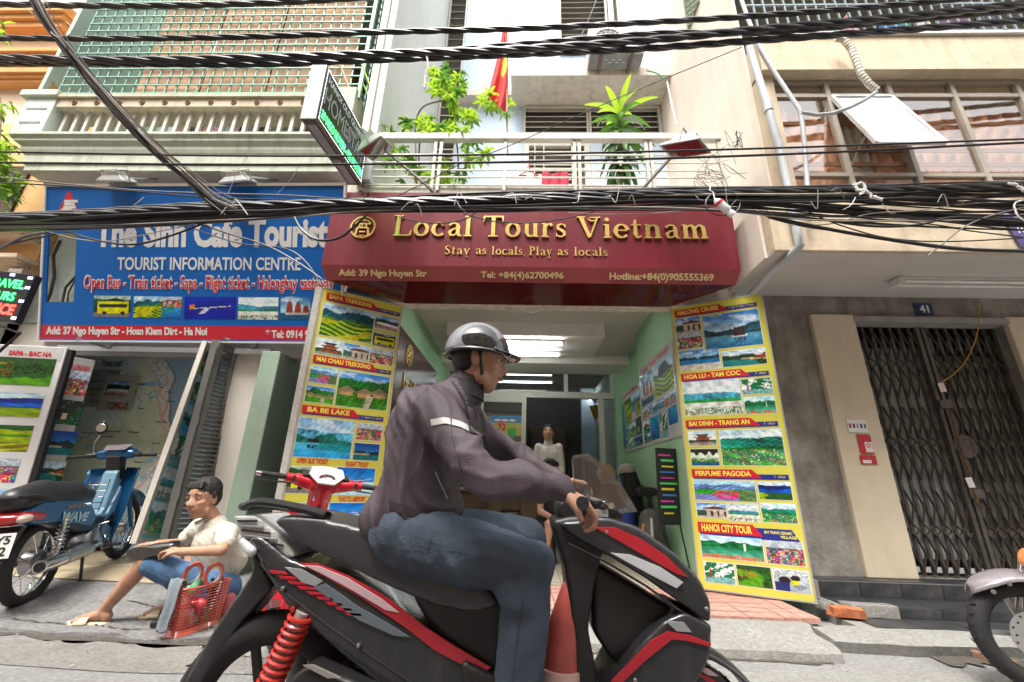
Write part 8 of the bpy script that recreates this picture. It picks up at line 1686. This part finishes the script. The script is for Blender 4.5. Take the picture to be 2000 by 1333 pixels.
# helmet: an open-face half shell, silver with a black blaze, short brim
hel = thing('helmet', 'silver and black open half helmet worn by the scooter rider', 'helmet', HC)
f, l, u = basis(V((1, .06, -.04)), (0, 0, 1)); Hc = HC+u*.035-f*.012
def hp(a, e, R=(.118, .103, .112)): return Hc+f*R[0]*math.cos(e)*math.cos(a)+l*R[1]*math.cos(e)*math.sin(a)+u*R[2]*math.sin(e)
def shell(a0, a1, e0, e1, m, name, off=0, nu=40, nv=14, parent=hel):
    R = (.118+off, .103+off, .112+off); o = obj(name, G().grid(lambda s_, t_: hp(lerp(a0, a1, s_), lerp(e0, e1, t_)-.0*math.cos(lerp(a0, a1, s_)), R), nu, nv), m, parent, smooth=True, angle=180); k = o.modifiers.new('t', 'SOLIDIFY'); k.thickness = .012; k.offset = -1; return o
m_hs = mat('helmet_silver', (.26, .27, .29), .32, metal=.0, coat=.4, var=.05); m_hb = mat('helmet_black', (.015, .015, .017), .15, coat=1)
shl = shell(0, 2*math.pi, -.16, math.pi/2, m_hs, 'shell')
obj('black_blaze', G().grid(lambda s_, t_: hp(-1.45+.60*math.cos(math.pi*2*s_)*t_, .30+.52*math.sin(math.pi*2*s_)*t_, (.1195, .1045, .1135)), 28, 8), m_hb, shl, smooth=True, angle=180)
obj('black_blaze', G().grid(lambda s_, t_: hp(-.35+.55*math.cos(math.pi*2*s_)*t_, .10+.32*math.sin(math.pi*2*s_)*t_, (.1195, .1045, .1135)), 28, 8), m_hb, shl, smooth=True, angle=180)
obj('rim_band', G().tube([hp(2*math.pi*i/40, -.16, (.120, .105, .112)) for i in range(40)], .007, 7, closed=True), m_hb, hel, smooth=True)
br = obj('brim', G().grid(lambda s_, t_: hp(lerp(-1.0, 1.0, s_), -.06, (.119, .104, .112))+f*(.045*t_*math.cos(lerp(-1.2, 1.2, s_)))-u*.012*t_, 16, 4), m_hb, hel, smooth=True, angle=180); k = br.modifiers.new('t', 'SOLIDIFY'); k.thickness = .004
obj('strap', G().tube([P(.0, -.082, .02), P(.02, -.076, -.05), P(.03, -.03, -.115), P(.03, .03, -.115), P(.02, .076, -.05), P(0, .082, .02)], .006, 6), m_bplas, hel, smooth=True)

# ---- seated shoe shiner
sm_ = thing('person', 'man in a cream polo shirt and denim shorts sitting low, brushing a black shoe', 'person', (-2.2, 3.4, 0))
HC2 = at(398, 974, Y=3.26); hf2 = V((-.14, -1, -.06)); sh, P, M = head_parts(HC2, hf2, (-.06, 0, 1), 1.12)
nk2 = at(418, 1018, Y=3.33); ch2 = at(420, 1060, Y=3.36); pl2 = at(428, 1110, Y=3.45); pl2.z = .20
sL = at(446, 1040, Y=3.23); sR = at(388, 1030, Y=3.48); eL = at(432, 1075, Y=3.02); eR = at(352, 1062, Y=3.42); wL = at(352, 1078, Y=3.0); wR = at(308, 1062, Y=3.30)
hL = at(420, 1112, Y=3.30); hR = at(420, 1108, Y=3.55); kL = at(285, 1098, Y=3.12); kR = at(376, 1092, Y=3.42); aL = at(203, 1192, Y=3.16); aR = at(340, 1178, Y=3.30)
hL.z = .22; hR.z = .22
feet = []
for a, d in ((aL, V((-.95, -.12, 0))), (aR, V((-.9, -.2, 0)))):
    d.normalize(); gz_ = a.z-.075; q = d.cross(V((0, 0, 1)))
    feet += [('c', a, a+V((0, 0, -.035))-d*.03, .034, .032), ('c', a+V((0, 0, -.02)), a+d*.12+V((0, 0, -.05)), .034, .024)]
    feet += [('c', a+d*.12+q*(i-2)*.015+V((0, 0, -.052)), a+d*(.168-.006*abs(i-3))+q*(i-2)*.0165+V((0, 0, -.058)), .012, .0095) for i in range(5)]
hndL = hand_parts(wL, V((-1, .1, .12)), (0, -.2, 1), .95, .8, 1); hndR = hand_parts(wR, V((-1, -.25, -.05)), (0, -.1, 1), .95, .35, -1)
blob('body', sh+[('c', HC2+V((.02, .02, -.06)), nk2, .050, .054), ('c', nk2, ch2, .06, .12), ('c', ch2, pl2, .12, .13), ('c', sL, eL, .042, .036), ('c', eL, wL, .037, .026), ('c', sR, eR, .042, .036), ('c', eR, wR, .036, .025), ('c', pl2, hL, .10, .08), ('c', pl2, hR, .10, .08), ('c', hL, kL, .075, .054), ('c', hR, kR, .075, .054), ('c', kL, lerp(kL, aL, .35), .052, .053), ('c', lerp(kL, aL, .35), aL, .053, .032), ('c', kR, lerp(kR, aR, .35), .052, .053), ('c', lerp(kR, aR, .35), aR, .053, .032)]+feet+hndL+hndR, m_skin, sm_, .006, 3)
face(P, M, 1.12, sm_); hair_cap(P, M, 1.12, sm_)
m_sh = mat('cream_polo', (.58, .55, .46), .85, var=.1, sc=5, bump=.4, bs=220)
bkb = at(448, 1095, Y=3.45)
sht = blob('polo_shirt', [('c', nk2+V((.01, .01, -.035)), ch2, .085, .145), ('c', sL+V((-.02, .04, -.01)), sR+V((.02, -.04, -.01)), .070, .070), ('c', ch2, pl2, .145, .150), ('c', ch2+V((.06, .03, -.02)), bkb, .11, .12), ('c', sL, lerp(sL, eL, .62), .068, .066), ('c', sR, lerp(sR, eR, .62), .066, .062)], m_sh, sm_, .008, 4); wrinkle(sht, .010, 19, 4, (.6, .2, 1), 1.3); wrinkle(sht, .004, 45, 6, (.5, 1, .4), 1)
for s in (-1, 1): obj('collar', G().prism([nk2+V((-.02, -.02, .03)), nk2+V((-.085, -.05+.04*s, -.01)), nk2+V((-.06, -.02+.075*s, -.03)), nk2+V((.02, .01+.06*s, .035))], V((0, 0, .010))), m_sh, sht, bevel=.004)
m_dn = mat('denim', (.07, .15, .28), .85, var=.35, sc=8, bump=.5, bs=90)
dsh = blob('denim_shorts', [('c', pl2, hL, .145, .115), ('c', pl2, hR, .145, .115), ('c', hL, lerp(hL, kL, .90), .108, .080), ('c', hR, lerp(hR, kR, .82), .105, .084), ('c', hL+V((.05, .1, -.02)), hR+V((.05, -.05, -.02)), .1, .1)], m_dn, sm_, .008, 3); wrinkle(dsh, .009, 20, 7, (1, .3, .5), 1.2)
m_slip = mat('cream_leather', (.62, .53, .38), .6, var=.08, bump=.4, bs=120)
for nm, a, d in (('near', aL, V((-.95, -.12, 0))), ('far', aR, V((-.9, -.2, 0)))):
    d.normalize(); q = d.cross(V((0, 0, 1))); z = a.z-.078
    sl2 = tag(blob('slipper', [('c', V((a.x, a.y, z))-d*.045, V((a.x, a.y, z))+d*.19, .018, .018)]+[('c', V((a.x, a.y, z))-d*.04+q*s*.02, V((a.x, a.y, z))+d*.165+q*s*.028, .015, .014) for s in (-1, 1)], m_slip, sm_, .007, 2))
    st = obj('strap', G().grid(lambda s_, t_: tuple(V((a.x, a.y, z))+d*lerp(.055, .135, t_)+q*math.cos(math.pi*s_)*.045+V((0, 0, .052*math.sin(math.pi*s_)*(1-.35*t_)))), 14, 6), m_slip, sl2, smooth=True, angle=180); k = st.modifiers.new('t', 'SOLIDIFY'); k.thickness = .005
# stool under him
sto = thing('low_stool', 'low wooden stool almost hidden under the seated man', 'stool', (pl2.x, pl2.y, 0)); zf = lz(pl2.x, pl2.y)
obj('seat', G().box((pl2.x-.13, pl2.y-.1, .075), (pl2.x+.13, pl2.y+.12, .095)), m_wood, sto); 
for sx_ in (-.1, .1): obj('leg', G().box((pl2.x+sx_-.012, pl2.y-.09, zf-.01), (pl2.x+sx_+.012, pl2.y+.1, .075)), m_wood, sto)
# the shoe in his hand, sole up towards us
shoe_m = mat('black_leather', (.012, .012, .014), .3, coat=.4); sole_m = mat('worn_sole', (.13, .125, .115), .85, var=.3, sc=25, bump=.8, bs=130)
A = at(247, 1082, Y=3.05); B = at(338, 1074, Y=3.08); d = (B-A).normalized(); u = V((0, -.45, 1)).normalized(); u = (u-d*u.dot(d)).normalized(); q = d.cross(u)
def sole(pt, k=1): return [A+d*(B-A).length*x+u*y*k for x, y in pt]
so3 = thing('held_shoe', 'black shoe with worn grey sole held by the seated man', 'shoe', A)
spt = [(0, .0), (.05, .028), (.2, .045), (.42, .046), (.58, .034), (.72, .034), (.9, .038), (1.0, .022), (1.02, 0), (1.0, -.022), (.9, -.034), (.72, -.03), (.55, -.026), (.4, -.042), (.2, -.045), (.05, -.03)]
obj('sole', G().prism(sole(spt), -q*.012 if q.y > 0 else q*.012), sole_m, so3, bevel=.003)
nq = q if q.y > 0 else -q
blob('upper', [('c', A+d*.05+nq*.018, A+d*.16+nq*.03, .022, .034), ('c', A+d*.15+nq*.03, B+nq*.035-d*.03, .036, .034), ('c', B-d*.05+nq*.05, B-d*.02+nq*.06, .034, .03)], shoe_m, so3, .007, 3)
# black shoe on the ground
Sg = at(318, 1226, Z=.02); s2_ = thing('black_shoe', 'polished black dress shoe standing on the ground beside the basket', 'shoe', Sg)
blob('upper', [('c', Sg+V((-.06, -.01, .022)), Sg+V((.04, 0, .03)), .020, .033), ('c', Sg+V((.03, 0, .035)), Sg+V((.16, .02, .05)), .034, .032), ('c', Sg+V((.12, .015, .06)), Sg+V((.16, .02, .08)), .032, .028)], shoe_m, s2_, .006, 3); obj('sole', G().prism([Sg+V((x, y, .0)) for x, y in ((-.09, 0), (-.06, -.028), (.03, -.036), (.17, -.02), (.19, .02), (.16, .05), (.03, .032), (-.06, .024))], (0, 0, .010)), m_bplas, s2_)
# ---- red plastic basket
B0 = at(343, 1250, Z=0.012); B1 = at(428, 1222, Z=.012); bx_ = (B1-B0); bxn = bx_.normalized(); W0 = .30; byn = V((0, 0, 1)).cross(bxn); hb3 = .27
bsk_ = thing('plastic_basket', 'coral red openwork plastic shopping basket full of shoe cleaning things', 'basket', B0+bxn*W0/2)
m_cor = mat('coral_plastic', (.66, .11, .07), .35, coat=.4, var=.06)
c0 = B0+bxn*W0/2+byn*.06
def ring_at(z, k):  # rounded rectangle outline
    hx, hy = (W0/2)*k, .062*k; out = []
    for i in range(40):
        t = 2*math.pi*i/40; cx_, sy_ = math.cos(t), math.sin(t); out.append(c0+bxn*hx*math.copysign(abs(cx_)**.45, cx_)+byn*hy*math.copysign(abs(sy_)**.45, sy_)+V((0, 0, z)))
    return out
kz = lambda z: 1.0+.16*z/hb3
r0_, r1_ = ring_at(0, 1), ring_at(.045, kz(.045)); g = G().add(r0_+r1_, [(i, (i+1) % 40, 40+(i+1) % 40, 40+i) for i in range(40)]+[tuple(range(40))]); bb_ = obj('base_band', g, m_cor, bsk_, smooth=True, angle=180); bb_.modifiers.new('t', 'SOLIDIFY').thickness = .004
for z in [.055+.0165*i for i in range(13)]+[hb3]: obj('hoop', G().tube(ring_at(z, kz(z)), .0034 if z < hb3-.01 else .007, 5, closed=True), m_cor, bsk_, smooth=True)
for i in range(40): obj('strand', G().tube([ring_at(z, kz(z))[i] for z in (.045, .27)], .0036, 5), m_cor, bsk_)
for s in (-1, 1):
    cc = c0+byn*s*.055*kz(hb3)+V((0, 0, hb3+.055)); h_ = obj('handle', G().ring(cc+bxn*(.01 if s < 0 else -.03), byn, .062, .013, 30, 8, .8), m_cor, bsk_, smooth=True); obj('handle_lining', G().ring(cc+bxn*(.01 if s < 0 else -.03), byn, .050, .007, 30, 8, 1.2), mat('pale_plastic', (.62, .54, .44), .4), h_, smooth=True)
def inb(nm, lb, cat, parts, m, vox=.006): t = thing(nm, lb, cat, parts[0][1]); blob('body', parts, m, t, vox, 2); return t
tp_ = c0+V((0, 0, .24))
inb('green_bag', 'crumpled green plastic bag on top of the coral basket', 'bag', [('c', tp_-bxn*.07, tp_-bxn*.03+V((0, 0, .05)), .035, .02), ('c', tp_-bxn*.05, tp_-bxn*.09+V((0, 0, .02)), .03, .02)], mat('green_film', (.15, .45, .22), .3, coat=.4, bump=.6, bs=40))
gcm = mat('grey_blue_cloth', (.20, .24, .27), .9, bump=.4, bs=60)
def drape(a, b):
    sx_ = (a-.5)*.12; k = b*1.25; out = .03+.05*math.sin(min(k, .5)*3.14)+.02*k; z = .29+.035*math.sin(min(1, k*2.2)*3.14)-max(0, k-.25)*.24; return tuple(c0-bxn*(W0/2*1.05-.05+out+.01*math.sin(a*9+b*3))+byn*(sx_*(1-.25*b)+.006*math.sin(b*9))+V((0, 0, z+.008*math.sin(a*13))))
gq = obj('grey_cloth', G().grid(drape, 24, 30), gcm, smooth=True, angle=180); gq.modifiers.new('t', 'SOLIDIFY').thickness = .006; tag(gq, 'grey blue cloth draped over the left end of the coral basket', 'cloth')
for k, (o_, col) in enumerate(((.07, (.02, .02, .02)), (.11, (.02, .02, .025)), (.14, (.03, .04, .12)))):
    a = tp_+bxn*o_; tag(obj('polish_bottle', G().lathe(a+V((0, 0, -.08)), V((0, 0, 1)), [(0, .018), (.10, .018), (.11, .010), (.13, .011)], 14), mat('bottle_dark%d' % k, col, .3), smooth=True), ('leftmost', 'middle', 'rightmost')[k]+' of the three dark polish bottles in the coral basket', 'bottle')
fc = c0-byn*.075*1.05
inb('red_bag', 'knotted red plastic bag tied to the front of the coral basket', 'bag', [('e', fc-bxn*.06+V((0, 0, .17)), (.04, .03, .035)), ('c', fc-bxn*.06+V((0, 0, .17)), fc-bxn*.10+V((0, -.01, .19)), .02, .012), ('c', fc-bxn*.06+V((0, 0, .16)), fc-bxn*.05+V((0, 0, .11)), .025, .008)], mat('red_film', (.62, .05, .06), .25, coat=.6, bump=.7, bs=45))
for k, (a, z, col, lb) in enumerate(((.01, .15, (.05, .2, .6), 'bright blue carton'), (-.03, .08, (.5, .55, .6), 'pale grey packet'), (.06, .07, (.1, .3, .12), 'dark green packet'), (-.08, .05, (.35, .2, .08), 'brown tin'))):
    p = c0+bxn*a+V((0, 0, z)); tag(obj('packet', G().box((-.03, -.03, -.04), (.03, .03, .05)), mat('packet%d' % k, col, .5)), lb+' seen through the mesh of the coral basket', 'packet').location = p
ph_ = c0+bxn*.19+V((0, .05, .13)); inb('pink_bag', 'pink red bag bulging behind the right end of the coral basket', 'bag', [('c', ph_, ph_+V((.01, 0, -.08)), .05, .045)], mat('pink_film', (.55, .12, .14), .4, bump=.5, bs=30), .010)

# ---- man standing inside the shop
mi_ = thing('person', 'young man in a white long sleeved shirt standing in the inner doorway', 'person', (.36, 6.55, .14)); Yi = 6.5
HC3 = at(1071, 846, Y=Yi); hf3 = V((-.12, -1, .22)); sh, P, M = head_parts(HC3, hf3, (0, .1, 1), 1.0)
nk3 = HC3+V((0, .03, -.12)); sLi, sRi = at(1091, 874, Y=Yi), at(1052, 874, Y=Yi); pl3 = V((.36, 6.55, .98)); el1, el2 = at(1097, 912, Y=6.52), at(1043, 912, Y=6.52); wr1, wr2 = V((el1.x-.01, 6.4, .93)), V((el2.x+.02, 6.4, .93))
blob('body', sh+[('c', HC3+V((0, .01, -.05)), nk3, .048, .05), ('c', nk3, V((.36, 6.54, 1.35)), .06, .12), ('c', V((.36, 6.54, 1.35)), pl3, .12, .11), ('c', sLi, el1, .04, .036), ('c', el1, wr1, .035, .026), ('c', sRi, el2, .04, .036), ('c', el2, wr2, .035, .026), ('c', pl3, V((.27, 6.55, .6)), .1, .07), ('c', pl3, V((.45, 6.55, .6)), .1, .07), ('c', V((.27, 6.55, .6)), V((.27, 6.57, .2)), .06, .04), ('c', V((.45, 6.55, .6)), V((.45, 6.57, .2)), .06, .04)]+hand_parts(wr1, V((0, -.1, -1)), (1, 0, 0), .95, .5, 1)+hand_parts(wr2, V((0, -.1, -1)), (-1, 0, 0), .95, .5, -1), m_skin2, mi_, .007, 3)
face(P, M, 1.0, mi_); hair_cap(P, M, .98, mi_)
ws_ = blob('white_shirt', [('c', nk3+V((0, 0, .0)), nk3+V((0, 0, -.06)), .062, .075), ('c', nk3+V((0, 0, -.04)), V((.36, 6.54, 1.40)), .07, .12), ('c', V((.31, 6.54, 1.42)), V((.31, 6.55, .95)), .12, .135), ('c', V((.41, 6.54, 1.42)), V((.41, 6.55, .95)), .12, .135), ('c', sLi+V((-.03, .02, -.02)), sRi+V((.03, .02, -.02)), .062, .062), ('c', sLi, el1, .062, .052), ('c', el1, wr1, .050, .036), ('c', sRi, el2, .062, .052), ('c', el2, wr2, .05, .036)], mat('white_cotton', (.66, .63, .60), .85, var=.05, bump=.5, bs=14), mi_, .009, 4)
for s in (-1, 1): obj('collar', G().prism([nk3+V((.008*s, -.075, -.035)), nk3+V((.055*s, -.065, -.06)), nk3+V((.065*s, -.02, .005)), nk3+V((.03*s, -.055, .005))], V((0, -.008, 0))), mat('white_cotton', (.66, .63, .60)), ws_, bevel=.002)
obj('button_placket', G().beam(nk3+V((0, -.10, -.10)), V((.365, 6.395, 1.0)), .025, .004, up=(0, 1, 0)), mat('white_cotton', (.66, .63, .60)), ws_)
blob('trousers', [('c', pl3, V((.27, 6.55, .6)), .12, .085), ('c', pl3, V((.45, 6.55, .6)), .12, .085), ('c', V((.27, 6.55, .6)), V((.27, 6.57, .2)), .08, .06), ('c', V((.45, 6.55, .6)), V((.45, 6.57, .2)), .08, .06)], mat('dark_trousers', (.02, .02, .025), .8), mi_, .012, 3)
# ---- person seated low in the shop behind the scooter's windscreen
p3 = thing('person', 'dark haired person sitting in the shop, mostly hidden behind the windscreen', 'person', (.42, 5.4, .14)); HC4 = at(1074, 918, Y=5.3); sh, P, M = head_parts(HC4, V((.9, -.3, -.2)), (0, 0, 1), 1.0); b4 = V((HC4.x-.03, 5.36, .52))
kn4 = V((HC4.x-.02, 5.0, .56)); an4 = at(1063, 1062, Y=5.0); an4.z = .2
blob('body', sh+[('c', HC4+V((-.01, 0, -.05)), HC4+V((-.02, .02, -.15)), .05, .055), ('c', HC4+V((-.02, .02, -.15)), b4, .1, .12), ('c', b4, kn4, .09, .055), ('c', kn4, an4, .05, .035), ('c', HC4+V((-.1, -.02, -.2)), kn4+V((-.1, .1, .12)), .045, .04), ('c', kn4+V((-.1, .1, .12)), kn4+V((.0, -.02, .08)), .038, .028), ('c', b4, b4+V((.25, -.3, .04)), .09, .055), ('c', b4+V((.25, -.3, .04)), V((b4.x+.27, 5.02, .2)), .05, .035)]+[('c', an4+V((0, 0, -.02)), an4+V((.02, -.13, -.045)), .03, .02)], mat('skin', (.40, .20, .115)), p3, .009, 3)
hair_cap(P, M, 1.0, p3); face(P, M, 1.0, p3)
blob('dark_shirt', [('c', HC4+V((-.02, .02, -.18)), b4, .12, .14), ('c', HC4+V((-.1, -.02, -.2)), HC4+V((-.12, -.06, -.32)), .06, .055), ('c', HC4+V((.1, .0, -.2)), HC4+V((.14, -.04, -.32)), .06, .055)], mat('dark_cloth', (.03, .03, .035), .85), p3, .010, 3)
blob('dark_shorts', [('c', b4, lerp(b4, kn4, .7), .12, .085), ('c', b4, b4+V((.18, -.2, .02)), .12, .085)], mat('dark_trousers', (.02, .02, .025)), p3, .012, 3)
c4 = thing('red_stool', 'low stool under the dark haired seated person', 'stool', (b4.x, b4.y, .14)); obj('seat', G().lathe((b4.x, b4.y, .36), (0, 0, 1), [(0, .14), (.03, .14)], 20), m_mon, c4)
for k in range(4): a = .785+k*1.571; obj('leg', G().tube([(b4.x+.1*math.cos(a), b4.y+.1*math.sin(a), .36), (b4.x+.13*math.cos(a), b4.y+.13*math.sin(a), .14)], .012, 8), m_mon, c4)
for o in list(bpy.data.objects):
    for k in ('_local', '_win'):
        if k in o: del o[k]
